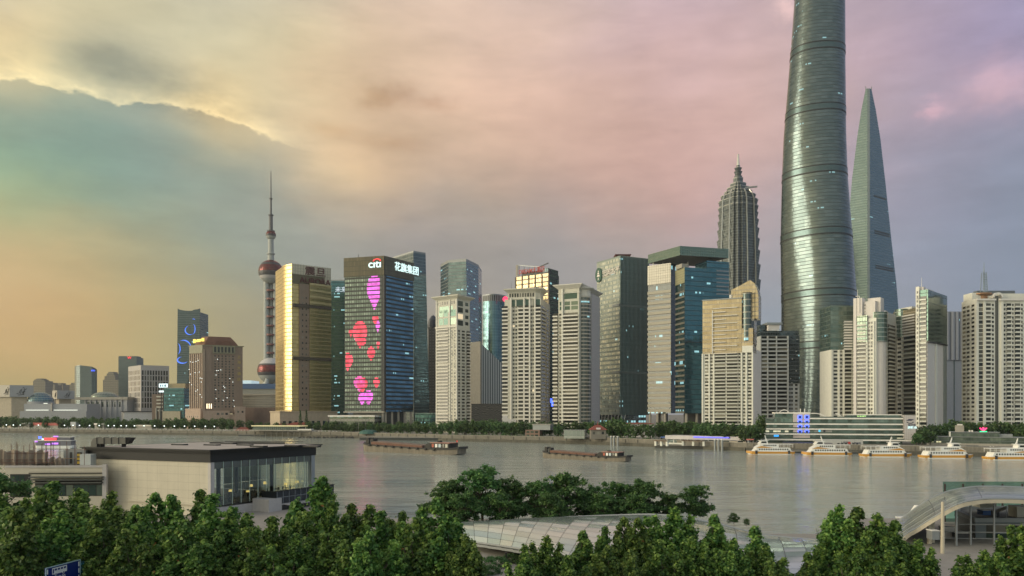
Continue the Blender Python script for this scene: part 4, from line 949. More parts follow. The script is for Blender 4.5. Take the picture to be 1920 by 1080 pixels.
# --- tapering tower with a chisel top
def chisel_tower():
    Y = 1250
    gl = curtain('chisel_glass', (0.125, 0.188, 0.208), (0.155, 0.22, 0.24), (0.08, 0.118, 0.132), fh=4.3, cw=2.0, sf=0.2, mf=0.04, metal=0.85, rough=0.13, tilt=0.008, lit=0.004, lits=0.3, rows=0.8)
    t = thing('chisel_skyscraper', 'blue tapering skyscraper with a chisel-sharp top beside the twisting tower', 'tower', (*q(1632, Y), GR))
    lv = [(800, 1574, 1705), (575, 1580, 1685), (520, 1583, 1680.5), (440, 1588.5, 1671.5), (330, 1597.5, 1660), (250, 1607.5, 1650.5), (200, 1615.5, 1642), (165, 1623.2, 1634)]
    ang = radians(40); an2 = radians(55)
    def pl(y, xl, xr):
        C = q(1629.5, Y); zz = pz(y, Y)
        k = (xl-960)/F; a = (C[0]-k*C[1])/(cos(ang)+k*sin(ang)); L = (C[0]-a*cos(ang), C[1]+a*sin(ang))
        k = (xr-960)/F; s = (k*C[1]-C[0])/(sin(an2)-k*cos(an2)); R = (C[0]+s*sin(an2), C[1]+s*cos(an2))
        d1 = Vector((L[0]-C[0], L[1]-C[1])).normalized(); d2 = Vector((R[0]-C[0], R[1]-C[1])).normalized()
        w = 2.6
        c1 = (C[0]+d1.x*w, C[1]+d1.y*w); c2 = (C[0]+d2.x*w, C[1]+d2.y*w)
        return [L, c1, c2, R, (L[0]+R[0]-C[0], L[1]+R[1]-C[1])], zz
    mb = MB(); strip = MB()
    stm = curtain('chisel_edge_strip', (0.30, 0.33, 0.32), (0.36, 0.38, 0.36), (0.16, 0.17, 0.17), fh=4.3, cw=1.8, sf=0.2, mf=0.15, metal=0.6, rough=0.25, tilt=0.01, lit=0)
    for (a, b) in zip(lv, lv[1:]):
        P, z0 = pl(*a); Q, z1 = pl(*b)
        for i in range(5):
            j = (i+1) % 5; tgt = strip if i == 1 else mb
            w0 = (Vector(P[i])-Vector(P[j])).length; w1 = (Vector(Q[i])-Vector(Q[j])).length
            tgt.face([(*P[i], z0), (*P[j], z0), (*Q[j], z1), (*Q[i], z1)], stm if i == 1 else gl, [(0, z0), (w0, z0), (w1, z1), (0, z1)])
    Q, z1 = pl(*lv[-1]); mb.face([(*p, z1) for p in Q], M_dark)
    mb.build('curtain_wall', t); strip.build('edge_strip', t)
    a, b = pl(*lv[-1]), None; P = a[0]; top = MB()
    for i in (0, 3):
        p = P[i]; top.tube((p[0], p[1], z1), (p[0], p[1], pz(160, Y)), 0.8, 0.5, M_steel, 6)
    top.build('top_prong', t)
    for (y, x0, x1) in ((364, 1642, 1659), (430, 1642, 1667), (434, 1642, 1667), (495, 1643, 1675), (499, 1643, 1676)):
        P, z = pl(y, *[l for l in [(next((aa[1]+(bb[1]-aa[1])*(y-aa[0])/(bb[0]-aa[0]) for aa, bb in zip(lv, lv[1:]) if bb[0] <= y <= aa[0]))), (next((aa[2]+(bb[2]-aa[2])*(y-aa[0])/(bb[0]-aa[0]) for aa, bb in zip(lv, lv[1:]) if bb[0] <= y <= aa[0])))]])
        f = Face(P[2], P[3]); mb = MB(); f.block(mb, f.L*.22, f.L*0.93, z-1.1, z+1.1, -1.0, 0.35, M_dark); mb.build('dark_slot', t)
chisel_tower()
# --- grey office between the residential towers
P = frontplan(1772, 1806, 730, 730, 30); f = Face(P[0], P[1])
t = thing('striped_office', 'grey office with a blue glass panel between two pale residential towers', 'tower', (*mean(P), GR))
gs = plain('blue_grey_wall', (0.24, 0.26, 0.31), 0.6, var=0.05)
mb = MB(); mb.prism(P, GR, pz(584, 730), gs, M_roof); mb.build('wall', t)
mb = MB(); f.block(mb, f.U(1784), f.U(1803), f.Z(660), f.Z(601), 0.02, 0.4, curtain('office_panel', (0.05, 0.11, 0.15), (0.11, 0.19, 0.24), (0.03, 0.05, 0.06), fh=4, cw=2, sf=0.2, mf=0.15, metal=0.7, rough=0.12, lit=0.03)); mb.build('glass_panel', t)
mb = MB(); f.block(mb, f.U(1788), f.U(1790), GR, f.Z(662), 0.02, 0.3, M_paneb); mb.build('stair_glass', t)
for x in (1776, 1786, 1794, 1803):
    mb = MB(); mb.tube(f.p(f.U(x), GR+70, 0), f.p(f.U(x), f.Z(585), 0), 2.2, 2.2, gs, 10); mb.build('round_pier', t)
mb = MB()
for x in (1788, 1797): f.pane(mb, f.U(x), f.U(x+5), f.Z(601), f.Z(599), 0.5, glow('aqua_light', (0.5, 0.95, 1.0), 1.2))
mb.build('light_strip', t)
# ------------------------------------------------------------------ residential towers
ACS = {}; M_ac = plain('air_unit_casing', (0.42, 0.42, 0.40), .6, var=.15)
def ac_item(f, u, z, out):
    def mk(mb, o):
        P = [o+f.n*.55, o+f.n*.55+f.e*.95, o+f.e*.95, o]; mb.prism([(p.x, p.y) for p in P], o.z, o.z+.7, M_ac)
    return (('ac', round(f.a.x, 2), round(f.e.x, 4)), mk, f.p(u, z, out))
def facade(t, f, zb, zt, n, spec, wallm, w0=0.0, pane=None, slab=None, rail=None, wins=None, bals=None):
    """spec: (kind, column A, column B) by fraction of the wall; floors n between zb and zt"""
    pane = pane or M_pane; slab = slab or wallm; rail = rail or wallm
    h = (zt-zb)/n
    for kind, a, b in spec:
        u0, u1 = a*f.L, b*f.L; w = u1-u0
        for k in range(n):
            z = zb+k*h
            if kind in ('w', 'ww') and n > 6 and random.random() < .4: ACS.setdefault(t.name, (t, []))[1].append(ac_item(f, u0+w*random.choice((.2, .5, .62)), z+h*.03, w0+.06))
            if kind == 'w': wins.append(win_item(f, u0+w*.1, z+h*.30, w*.8, h*.52, w0+0.05, pane))
            elif kind == 'ww':
                wins.append(win_item(f, u0+w*.06, z+h*.30, w*.38, h*.52, w0+0.05, pane)); wins.append(win_item(f, u0+w*.56, z+h*.30, w*.38, h*.52, w0+0.05, pane))
            elif kind == 'g': wins.append(win_item(f, u0, z+h*.12, w, h*.80, w0+0.05, pane))
            elif kind in ('b', 'B'):
                wins.append(win_item(f, u0+w*.03, z+h*.14, w*.94, h*.80, w0+0.05, pane)); bals.append(bal_item(f, u0, z-h*.06, w, h*.36, (1.7 if kind == 'B' else 1.2)+w0, slab, rail))
            elif kind == 's': bals.append(bal_item(f, u0, z-h*.05, w, h*.16, 0.5+w0, slab, rail))
def interleave(items):
    """spread the first hundred evenly up the tower"""
    return sorted(items, key=lambda it: -it[2].z)
def home(name, label, poly, z1, wallm, group=None, roofm=None, z0=GR, sides=None):
    t = thing(name, label, 'apartment tower', (*mean(poly), z0), group)
    mb = MB(); mb.prism(poly, z0, z1, wallm, roofm or M_roof, side_mats=sides); mb.build('wall', t)
    return t
GRP = 'apartment towers across the river'
def cornice(t, poly, z, mat, levels, name='cornice'):
    for i, (dz0, dz1, out0, out1) in enumerate(levels):
        mb = MB(); mb.prism(inset(poly, -out0), z+dz0, z+dz1, mat, poly1=inset(poly, -out1)); mb.build(name, t)
def pilasters(t, f, xs, z0, z1, w, out, mat, name='pilaster'):
    for u in xs:
        mb = MB(); f.block(mb, u*f.L-w/2, u*f.L+w/2, z0, z1, 0.02, out, mat); mb.build(name, t)
# --- three beige towers with wide cornices
def beige_a():
    P = rectplan(818, 857, 881, 690, 34); f, g = Face(P[0], P[1]), Face(P[1], P[2])
    zt = pz(560, 690); zc = pz(611, 690)
    t = home('apartment_tower', 'slender beige apartment tower with flat cornice right of the balloon screen tower', P, zt, M_beige, GRP)
    W, B = [], []
    facade(t, f, GR+2, zc, 32, [('B', 0.06, 0.62), ('w', 0.70, 0.80), ('w', 0.84, 0.96)], M_beige, wins=W, bals=B, rail=M_beige2, slab=M_beige2)
    facade(t, g, GR+2, zc-3, 31, [('w', 0.06, 0.24), ('w', 0.34, 0.62), ('b', 0.72, 1.0)], M_beige, wins=W, bals=B, rail=M_beige2, slab=M_beige2)
    facade(t, f, zc+1, zt-9, 2, [('g', 0.14, 0.33), ('g', 0.36, 0.56), ('g', 0.68, 0.94)], M_beige, wins=W, bals=B, pane=M_paneg)
    facade(t, f, zt-13, zt-5.5, 1, [('g', 0.16, 0.80)], M_beige, wins=W, bals=B, pane=M_paneg)
    facade(t, f, zt-5, zt-1.2, 1, [('g', 0.06+k*.11, 0.13+k*.11) for k in range(8)], M_beige, wins=W, bals=B)
    facade(t, g, zc, zt-1, 4, [('g', 0.06, 0.45), ('w', 0.6, 0.9)], M_beige, wins=W, bals=B, pane=M_paneb)
    repeat_parts('window', t, interleave(W)); repeat_parts('balcony', t, interleave(B))
    pilasters(t, f, (0.02, 0.66, 0.985), GR, zt, 1.1, 0.7, M_beige2)
    cornice(t, P, zt, M_beige, [(0, 0.8, 0.4, 1.0), (0.8, 2.6, 1.2, 3.4), (2.6, 3.4, 3.4, 3.4)])
    mb = MB(); f.block(mb, -0.8, f.L+.5, zc-1, zc+0.2, 0.02, 1.0, M_beige2); mb.build('floor_band', t)
    mb = MB(); plant(mb, P, zt+3.4, M_conc, 3, 2); mb.build('roof_plant', t)
beige_a()
def beige_b():
    P = rectplan(946, 1014, 1031, 680, 14); f, g = Face(P[0], P[1]), Face(P[1], P[2])
    zt = pz(547, 680); zc = pz(571, 680)
    t = home('apartment_tower', 'broad beige apartment tower standing before the red-lettered office', P, zt-6, M_beige, GRP)
    W, B = [], []
    facade(t, f, GR+2, zc, 33, [('B', -0.06, 0.11), ('ww', 0.22, 0.36), ('B', 0.38, 0.54), ('B', 0.55, 0.68), ('ww', 0.71, 0.82), ('B', 0.86, 1.0)], M_beige, wins=W, bals=B, slab=M_beige2, rail=M_beige2)
    facade(t, g, GR+2, zc, 33, [('b', 0.05, 0.5), ('w', 0.6, 0.85)], M_beige, wins=W, bals=B)
    facade(t, f, zt-14, zt-6, 1, [('g', 0.16, 0.29), ('g', 0.33, 0.55), ('g', 0.58, 0.72), ('g', 0.80, 0.98)], M_beige, wins=W, bals=B, pane=M_paneg)
    repeat_parts('window', t, interleave(W)); repeat_parts('balcony', t, interleave(B))
    pilasters(t, f, (0.185, 0.545, 0.70, 0.845), GR, zt-5, 1.3, 1.5, M_beige2); pilasters(t, f, (0.13,), GR, zt-5, 2.4, 0.8, M_beige)
    U = [f.p(f.L*.10, 0, 0.8), f.p(f.L*0.86, 0, 0.8), f.p(f.L*0.98, 0, -1.5), f.p(f.L*0.98, 0, -16), f.p(f.L*.10, 0, -16)]; U = [(p.x, p.y) for p in U]
    mb = MB(); mb.prism(U, zt-6.2, zt, M_beige); mb.build('attic_storey', t)
    W = []
    facade(t, Face(U[0], U[1]), zt-4.8, zt-0.5, 1, [('g', 0.05+k*.093, 0.115+k*.093) for k in range(10)], M_beige, wins=W, bals=B)
    repeat_parts('attic_window', t, W)
    cornice(t, U, zt, M_beige, [(-0.6, 0.3, 0.3, 0.8), (0.3, 2.4, 1.0, 3.6), (2.4, 3.2, 3.6, 3.6)])
    mb = MB(); mb.bar((*mean(U), zt+3), (*mean(U), zt+3.6), 9, 0.6, M_dark); mb.build('roof_plant', t)
    mb = MB(); p = f.p(f.L*.16, zt+3, -4); mb.tube(p, p+Vector((0, 0, 7)), .15, .08, M_dark, 5); mb.build('roof_mast', t)
beige_b()
def beige_c():
    P = rectplan(1047, 1086, 1121, 662, 24); f, g = Face(P[0], P[1]), Face(P[1], P[2])
    zt = pz(540, 662); zc = pz(585, 662)
    t = home('apartment_tower', 'beige apartment tower with a round glazed bay left of the green finned tower', P, zt, M_beige, GRP)
    W, B = [], []
    facade(t, f, GR+2, zc, 32, [('B', -0.26, -0.02), ('w', 0.02, 0.18), ('B', 0.24, 0.96)], M_beige, wins=W, bals=B, slab=M_beige2, rail=M_beige2)
    facade(t, f, zc+2, zt-11, 2, [('g', 0.06, 0.22), ('g', 0.30, 0.56), ('g', 0.62, 0.94)], M_beige, wins=W, bals=B, pane=M_paneg)
    facade(t, f, zt-10, zt-2.5, 1, [('g', 0.28, 0.90)], M_beige, wins=W, bals=B, pane=M_paneg)
    repeat_parts('window', t, interleave(W)); repeat_parts('balcony', t, interleave(B))
    # round bay on the corner
    c = g.p(g.L*0.22, 0, -0.5); R = 7.0
    bay = curtain('bay_glass', (0.05, 0.07, 0.07), (0.15, 0.17, 0.15), (0.50, 0.45, 0.38), fh=(zc-GR-2)/32, cw=3.0, sf=0.30, mf=0.06, mull=(0.42, 0.38, 0.32), metal=0.35, rough=0.15, lit=0.01)
    mb = MB(); mb.lathe(c.x, c.y, [(R, GR), (R, zt-7)], bay, 28); mb.build('round_bay', t)
    mb = MB(); mb.lathe(c.x, c.y, [(R, zt-7), (R+.4, zt-6), (R+.4, zt-5), (R, zt-5), (R, zt-1), (R+3.2, zt+.6), (R+3.2, zt+1.4), (0, zt+1.5)], M_beige2, 28); mb.build('bay_cornice', t)
    wt_ = curtain('white_tile_wall', (0.58, 0.54, 0.53), (0.62, 0.58, 0.57), (0.50, 0.47, 0.46), fh=1.6, cw=1.6, sf=0.12, mf=0.12, metal=0.0, rough=0.6, tilt=0.0, lit=0)
    mb = MB(); g.block(mb, g.L*.55, g.L+1.5, GR, zt-0.5, -9, 1.6, wt_); g.block(mb, g.L*.90, g.L+4.5, GR, pz(558, 680), -9, -0.5, wt_); mb.build('side_wall', t)
    mb = MB(); g.block(mb, g.L*.46, g.L*.55, GR, zt-4, 0.02, 0.3, M_pane); mb.build('stair_glass', t)
    cornice(t, P, zt, M_beige2, [(-4, -3.4, 0.6, 0.6), (0, 0.8, 0.4, 1.2), (0.8, 3.0, 1.4, 4.0), (3.0, 3.6, 4.0, 4.0)])
    pilasters(t, f, (0.205,), GR, zt, 1.2, 1.4, M_cream)
    mb = MB(); plant(mb, P, zt+3.6, M_conc, 2, 1.6, .3); mb.build('roof_plant', t)
beige_c()
# --- gold-glazed cream tower
def gold_home():
    P = rectplan(1317, 1411, 1427, 520, 27); f, g = Face(P[0], P[1]), Face(P[1], P[2])
    u = lambda x: f.U(x)/f.L; Z = lambda y: f.Z(y, f.L*.5)
    zc = Z(662); zt = f.Z(564, 2)
    t = thing('apartment_tower', 'cream apartment tower with a golden glazed top and slanted crown', 'apartment tower', (*mean(P), GR), GRP)
    gold = curtain('warm_curtain_glass', (0.36, 0.30, 0.19), (0.60, 0.51, 0.34), (0.40, 0.35, 0.26), fh=3.1, cw=1.7, sf=0.24, mf=0.12, metal=0.62, rough=0.18, tilt=0.03, lit=0.0, rows=0.3)
    mb = MB(); f.block(mb, 0, f.L, GR, zc, -16, 0, M_cream); mb.build('wall', t)
    mb = MB(); f.block(mb, f.U(1392), f.L+0.3, zc-0.02, f.Z(648, f.L), -14, 1.0, M_cream); mb.build('wall_shoulder', t)
    mb = MB(); f.block(mb, 0, f.U(1391), zc, zt, -15, 0, gold); mb.build('glazed_storeys', t)
    mb = MB(); f.block(mb, -0.3, f.U(1391.5), zt, zt+0.7, -15, 0.4, M_steel); mb.build('roof_edge', t)
    mb = MB(); f.block(mb, f.U(1391), f.U(1412), zc, f.Z(616, f.L*.8), -14, 0.6, gold); mb.build('glazed_storeys', t)
    # slanted crown and round bay behind the roof line
    c0, c1 = f.U(1369.5), f.U(1421); zz = lambda y: f.Z(y, f.L*.8)
    pts = [(c0, zz(548)), (c0, zz(541)), (f.U(1388), zz(533)), (f.U(1405), zz(524.5)), (f.U(1413), zz(531)), (f.U(1418), zz(542)), (c1, zz(556))]
    mb = MB(); ztop = zz(560)
    for a, b_ in ((3.4, 3.4),):
        fr = [f.p(uu, z_, -3) for uu, z_ in [(c0, ztop-14)]+pts[1:]+[(c1, ztop-14)]]; bk = [f.p(uu, z_, -15) for uu, z_ in [(c0, ztop-14)]+pts[1:]+[(c1, ztop-14)]]
        mb.face(fr[::-1], gold, [(p.x, p.z) for p in fr[::-1]]); mb.face(bk, gold, [(p.x, p.z) for p in bk])
        for i in range(len(fr)):
            j = (i+1) % len(fr); mb.face([fr[i], fr[j], bk[j], bk[i]], gold, [(0, fr[i].z), (2, fr[j].z), (14, bk[j].z), (12, bk[i].z)])
    mb.build('slanted_crown', t)
    mb = MB(); f.block(mb, f.U(1413), f.L+.8, f.Z(645, f.L), zz(548), -13.5, -2, gold); mb.build('glazed_storeys', t)
    cb = f.p(f.U(1399.5), 0, -2.0); R = f.U(1408)-f.U(1399.5)
    bay = curtain('dark_bay_glass', (0.045, 0.07, 0.075), (0.11, 0.15, 0.15), (0.36, 0.35, 0.30), fh=4.4, cw=2.4, sf=0.16, mf=0.06, metal=0.45, rough=0.12, lit=0.03)
    mb = MB(); mb.lathe(cb.x, cb.y, [(R, zz(640)), (R, zz(550)), (R+.5, zz(549)), (0, zz(548.5))], bay, 24); mb.build('round_bay', t)
    W, B = [], []
    n = 24; zf = GR+3
    facade(t, f, zf, zc, n, [('w', u(1321), u(1329)), ('w', u(1331), u(1337)), ('B', u(1340), u(1361)), ('B', u(1362), u(1384)), ('b', u(1384), u(1389)), ('w', u(1392.5), u(1398)), ('w', u(1401), u(1410))], M_cream, wins=W, bals=B, slab=M_white, rail=M_pane_rail)
    repeat_parts('window', t, interleave(W)); repeat_parts('balcony', t, interleave(B))
    for k in range(13):
        y = 577+k*7.1
        mb = MB(); f.block(mb, f.U(1337), f.U(1361 if k % 2 else 1383), Z(y+1.1), Z(y), 0.02, 1.5, M_white); mb.build('terrace_slab', t)
    mb = MB(); f.block(mb, f.U(1335.5), f.U(1337), zc, Z(581), 0.02, 1.2, M_white); mb.build('terrace_post', t)
    pilasters(t, f, (0.005, u(1330.2), u(1338.5), u(1390.5), u(1399.6), u(1411)), GR, zc, 1.0, 0.9, M_cream)
    mb = MB(); g.block(mb, 0.3, g.L, GR, f.Z(652, f.L), -10, 0.03, M_pinkw); mb.build('side_wall', t)
    mb = MB(); f.block(mb, f.U(1366), f.U(1372), zt+.7, f.Z(551, f.L*.6), -6, -3, M_white); f.block(mb, f.U(1359), f.U(1366), zt+.7, f.Z(558, f.L*.6), -6, -3, M_white); mb.build('roof_plant', t)
M_pane_rail = plain('pale_glass_rail', (0.44, 0.46, 0.41), 0.3, 0.1)
gold_home()
# --- grey apartment block behind it
def grey_home():
    P = frontplan(1425, 1499, 600, 600, 24); f = Face(P[0], P[1])
    gw = plain('cool_white_tile', (0.44, 0.46, 0.46), 0.7, var=0.05, stain=0.05)
    u = lambda x: f.U(x)/f.L; zt = pz(630, 600)
    t = home('apartment_tower', 'cool grey apartment block with gabled roof house beside the cream slanted-crown tower', P, zt, gw, GRP)
    W, B = [], []
    facade(t, f, GR+1, zt, 25, [('b', u(1427), u(1438)), ('b', u(1440), u(1455)), ('b', u(1456), u(1476)), ('ww', u(1479), u(1487)), ('w', u(1490), u(1496))], gw, wins=W, bals=B)
    repeat_parts('window', t, interleave(W)); repeat_parts('balcony', t, interleave(B))
    dkg = curtain('grey_roof_glass', (0.05, 0.07, 0.08), (0.11, 0.14, 0.15), (0.10, 0.12, 0.13), fh=3, cw=2, sf=0.2, mf=0.15, lit=0.03)
    mb = MB(); f.block(mb, 0.3, f.U(1498), zt, pz(620, 600), -20, -0.5, dkg); mb.build('roof_storey', t)
    mb = MB(); f.block(mb, f.U(1477), f.L-0.2, zt-38, zt+.01, 0.02, 0.6, dkg); mb.build('glass_strip', t)
    mb = MB(); f.block(mb, f.U(1443), f.U(1464), pz(620, 600), pz(608, 600), -12, -3, M_pinkw); f.block(mb, f.U(1440), f.U(1469), pz(608, 600), pz(604, 600), -14, -2, M_steel); mb.build('roof_house', t)
    mb = MB(); f.block(mb, f.U(1430), f.U(1440), pz(620, 600), pz(607, 600), -16, -6, dkg); mb.build('roof_plant', t)
    pilasters(t, f, (0.01, u(1439), u(1455.5), u(1477)), GR, zt, .7, 1.3, gw)
grey_home()
# --- cluster of pale towers
GGL = curtain('green_home_glass', (0.10, 0.15, 0.125), (0.26, 0.30, 0.24), (0.13, 0.17, 0.145), fh=3.1, cw=1.8, sf=0.2, mf=0.1, metal=0.55, rough=0.15, tilt=0.03, lit=0.01)
def home_1():
    P = frontplan(1557, 1604, 520, 520, 18); f = Face(P[0], P[1]); u = lambda x: f.U(x)/f.L
    zc = pz(656, 520); zt = pz(573, 520)
    t = home('apartment_tower', 'pale apartment tower with olive green glass upper storeys before the twisting tower', P, zc, M_cream, GRP)
    mb = MB(); mb.prism(P, zc, zt, GGL, M_roof); mb.build('glazed_storeys', t)
    W, B = [], []
    facade(t, f, GR+1, zc, 23, [('w', u(1562), u(1571)), ('w', u(1574), u(1580)), ('B', u(1583), u(1597)), ('w', u(1598), u(1603))], M_cream, wins=W, bals=B, slab=M_white, rail=M_pane_rail)
    for k in range(11):
        z = zc+(zt-10-zc)*k/11; B.append(bal_item(f, f.U(1581), z, f.U(1597)-f.U(1581), 1.1, 1.3, M_white, M_white))
    repeat_parts('window', t, interleave(W)); repeat_parts('balcony', t, interleave(B))
    pilasters(t, f, (0.04, u(1572.5), u(1581.5)), GR, zc, 1, .9, M_cream)
home_1()
def home_2():
    P = rectplan(1603, 1643, 1681, 500, 43); f, g = Face(P[0], P[1]), Face(P[1], P[2]); u = lambda x: f.U(x)/f.L; v = lambda x: g.U(x)/g.L
    zt = pz(590, 500); zc = pz(640, 500)
    t = home('apartment_tower', 'white apartment tower with a tall blade wall and round green glass bay', P, zt-2, M_cream, GRP)
    W, B = [], []
    facade(t, f, GR+1, zt-4, 30, [('B', u(1608), u(1625)), ('ww', u(1627), u(1637))], M_cream, wins=W, bals=B, slab=M_white, rail=M_pane_rail)
    facade(t, g, GR+1, zt-4, 30, [('w', v(1658), v(1662)), ('b', v(1664), v(1679))], M_cream, wins=W, bals=B, slab=M_cream, rail=M_cream)
    repeat_parts('window', t, interleave(W)); repeat_parts('balcony', t, interleave(B))
    mb = MB(); f.block(mb, f.U(1601.5), f.U(1607), GR, pz(556, 500), -4, 1.6, M_pinkw); f.block(mb, f.U(1607), f.U(1617.5), zt-14, pz(556, 500), -6, 1.2, M_pinkw); mb.build('blade_wall', t)
    mb = MB(); f.block(mb, f.U(1612.2), f.U(1613.2), pz(584, 500), pz(552, 500), 1.2, 1.8, M_white); f.block(mb, f.U(1606), f.U(1613), pz(553, 500), pz(552, 500), 1.2, 1.8, M_white); mb.build('white_frame', t)
    mb = MB(); p = f.p(f.U(1607), pz(556, 500), -1); mb.tube(p, p+Vector((0, 0, 6)), .2, .1, M_white, 5); mb.build('roof_mast', t)
    mb = MB(); f.block(mb, f.U(1618), f.L-1, zt-2, pz(563, 500), -10, -1, M_pinkw); f.block(mb, f.U(1623), f.L+1.5, zt-2, pz(556.5, 500), -11, -4, M_pinkw); mb.build('roof_house', t)
    W = []
    for k in range(4): W.append(win_item(f, f.U(1619.5), zt+k*2.2, 0.9, 1.2, -0.94, M_pane))
    repeat_parts('stair_window', t, W)
    mb = MB(); f.block(mb, f.U(1608), f.U(1627), zc, zt, 0.02, 1.4, GGL); mb.build('glazed_storeys', t)
    c = g.p(g.L*.16, 0, -1.5); R = 6.2
    bay = curtain('green_bay_glass', (0.09, 0.14, 0.125), (0.17, 0.23, 0.20), (0.36, 0.40, 0.37), fh=3.05, cw=2.2, sf=0.18, mf=0.07, metal=0.5, rough=0.13, lit=0.006)
    mb = MB(); mb.lathe(c.x, c.y, [(R, zc), (R, zt+2), (R-.6, zt+2), (0, zt+2.2)], bay, 24); mb.build('round_bay', t)
    mb = MB(); mb.lathe(c.x, c.y, [(R-.8, GR), (R-.8, zc), (0, zc+.05)], M_pinkw, 24); mb.build('round_shaft', t)
    mb = MB(); n = 14; uc = g.U(1661); zz = zt-0.2; r0, r1 = 4.6, 3.2
    ring = lambda r, w: [g.p(uc+r*cos(pi*i/n), zz+r*1.1*sin(pi*i/n), w) for i in range(n+1)]
    A, Bq, A2 = ring(r0, .4), ring(r1, .4), ring(r0, -3)
    for i in range(n): mb.face([A[i], Bq[i], Bq[i+1], A[i+1]], M_white); mb.face([A[i], A[i+1], A2[i+1], A2[i]], M_white)
    mb.build('roof_arch', t)
    mb = MB(); g.block(mb, g.U(1649), g.U(1657), zt-2, zt+5, -8, -2, M_pinkw); g.block(mb, g.U(1665), g.L+2, zt-2, pz(585, 520), -8, -1, M_cream); mb.build('roof_parapet_block', t)
    pilasters(t, f, (u(1626), u(1638.5)), GR, zt-4, 1, 1, M_cream)
home_2()
def home_3():
    P = frontplan(1675, 1722, 545, 520, 18); f = Face(P[0], P[1]); u = lambda x: f.U(x)/f.L
    zc = pz(632, 535); zt = pz(582, 535)
    t = home('apartment_tower', 'golden-lit apartment tower wedged between the round green bay and the green slab tower', P, zc, M_cream, GRP)
    gold = MATS['warm_curtain_glass']
    mb = MB(); mb.prism(P, zc, zt, gold, M_roof); mb.build('glazed_storeys', t)
    W, B = [], []
    facade(t, f, GR+1, zc, 23, [('w', u(1682), u(1692)), ('B', u(1694), u(1719))], M_cream, wins=W, bals=B, slab=M_white, rail=M_pane_rail)
    for k in range(8):
        z = zc+(zt-3-zc)*k/8; B.append(bal_item(f, f.U(1694), z, f.U(1718)-f.U(1694), 1.0, 1.4, M_white, M_white))
    repeat_parts('window', t, interleave(W)); repeat_parts('balcony', t, interleave(B))
    c = f.p(f.U(1686), 0, -2); mb = MB(); mb.lathe(c.x, c.y, [(4.6, zc), (4.6, pz(577, 530)), (0, pz(576, 530))], MATS['green_bay_glass'], 20); mb.build('round_bay', t)
    mb = MB(); f.block(mb, f.U(1680), f.U(1700), zt, pz(575.5, 535), -12, -4, M_cream); f.block(mb, f.U(1700), f.U(1708), zt, pz(580, 535), -10, -3, plain('dark_brown_panel', (0.1, 0.06, 0.05), .6)); mb.build('roof_house', t)
    pilasters(t, f, (u(1680.5), u(1693)), GR, zc, 1.2, .9, M_cream)
home_3()
def home_4():
    P = rectplan(1719, 1739, 1774, 490, 46); f, g = Face(P[0], P[1]), Face(P[1], P[2]); u = lambda x: f.U(x)/f.L; v = lambda x: g.U(x)/g.L
    zt = pz(543, 490); zc = pz(640, 490)
    t = home('apartment_tower', 'pale tower with dark green glass upper half above a blank pinkish wall', P, zc, M_pinkw, GRP)
    grn = curtain('bottle_green_glass', (0.055, 0.105, 0.09), (0.11, 0.18, 0.15), (0.035, 0.06, 0.055), fh=6.3, cw=6.5, sf=0.06, mf=0.03, metal=0.55, rough=0.14, tilt=0.012, lit=0)
    mb = MB(); ip = inset(P, -0.5); mb.prism(ip, zc, zt, grn, M_roof); mb.build('glazed_storeys', t)
    W, B = [], []
    facade(t, f, GR+1, zt-4, 33, [('b', u(1726), u(1738))], M_cream, wins=W, bals=B, slab=M_white, rail=M_pane_rail, w0=0.52)
    facade(t, f, GR+1, zt, 33, [('w', u(1720), u(1723.5))], M_cream, wins=W, bals=B, w0=1.6)
    repeat_parts('window', t, interleave(W)); repeat_parts('balcony', t, interleave(B))
    mb = MB(); f.block(mb, -0.2, f.U(1725), GR, pz(536, 490), -3, 1.55, M_cream); mb.build('lift_shaft', t)
    mb = MB(); f.block(mb, f.U(1719), f.U(1731), zt-2, pz(536.5, 490), -5, -0.5, M_pinkw); g.block(mb, g.U(1748), g.U(1760), zt, pz(537, 490), -8, -3, M_pinkw); mb.build('roof_house', t)
    mb = MB(); p = f.p(f.U(1727), pz(536, 490), -1); mb.tube(p, p+Vector((0, 0, 6)), .2, .1, M_white, 5); mb.build('roof_mast', t)
    mb = MB(); g.block(mb, g.U(1753), g.U(1755), GR, zc, 0.02, 0.8, M_cream); mb.build('pilaster', t)
    mb = MB(); g.block(mb, g.U(1768.5), g.L+.2, GR, zc, 0.02, 0.4, plain('grey_green_panel', (0.25, 0.28, 0.27), 0.5)); mb.build('service_shaft', t)
    mb = MB(); g.block(mb, -.2, g.L, zc-.6, zc+.3, 0.02, 1.0, M_dark); mb.build('floor_band', t)
home_4()
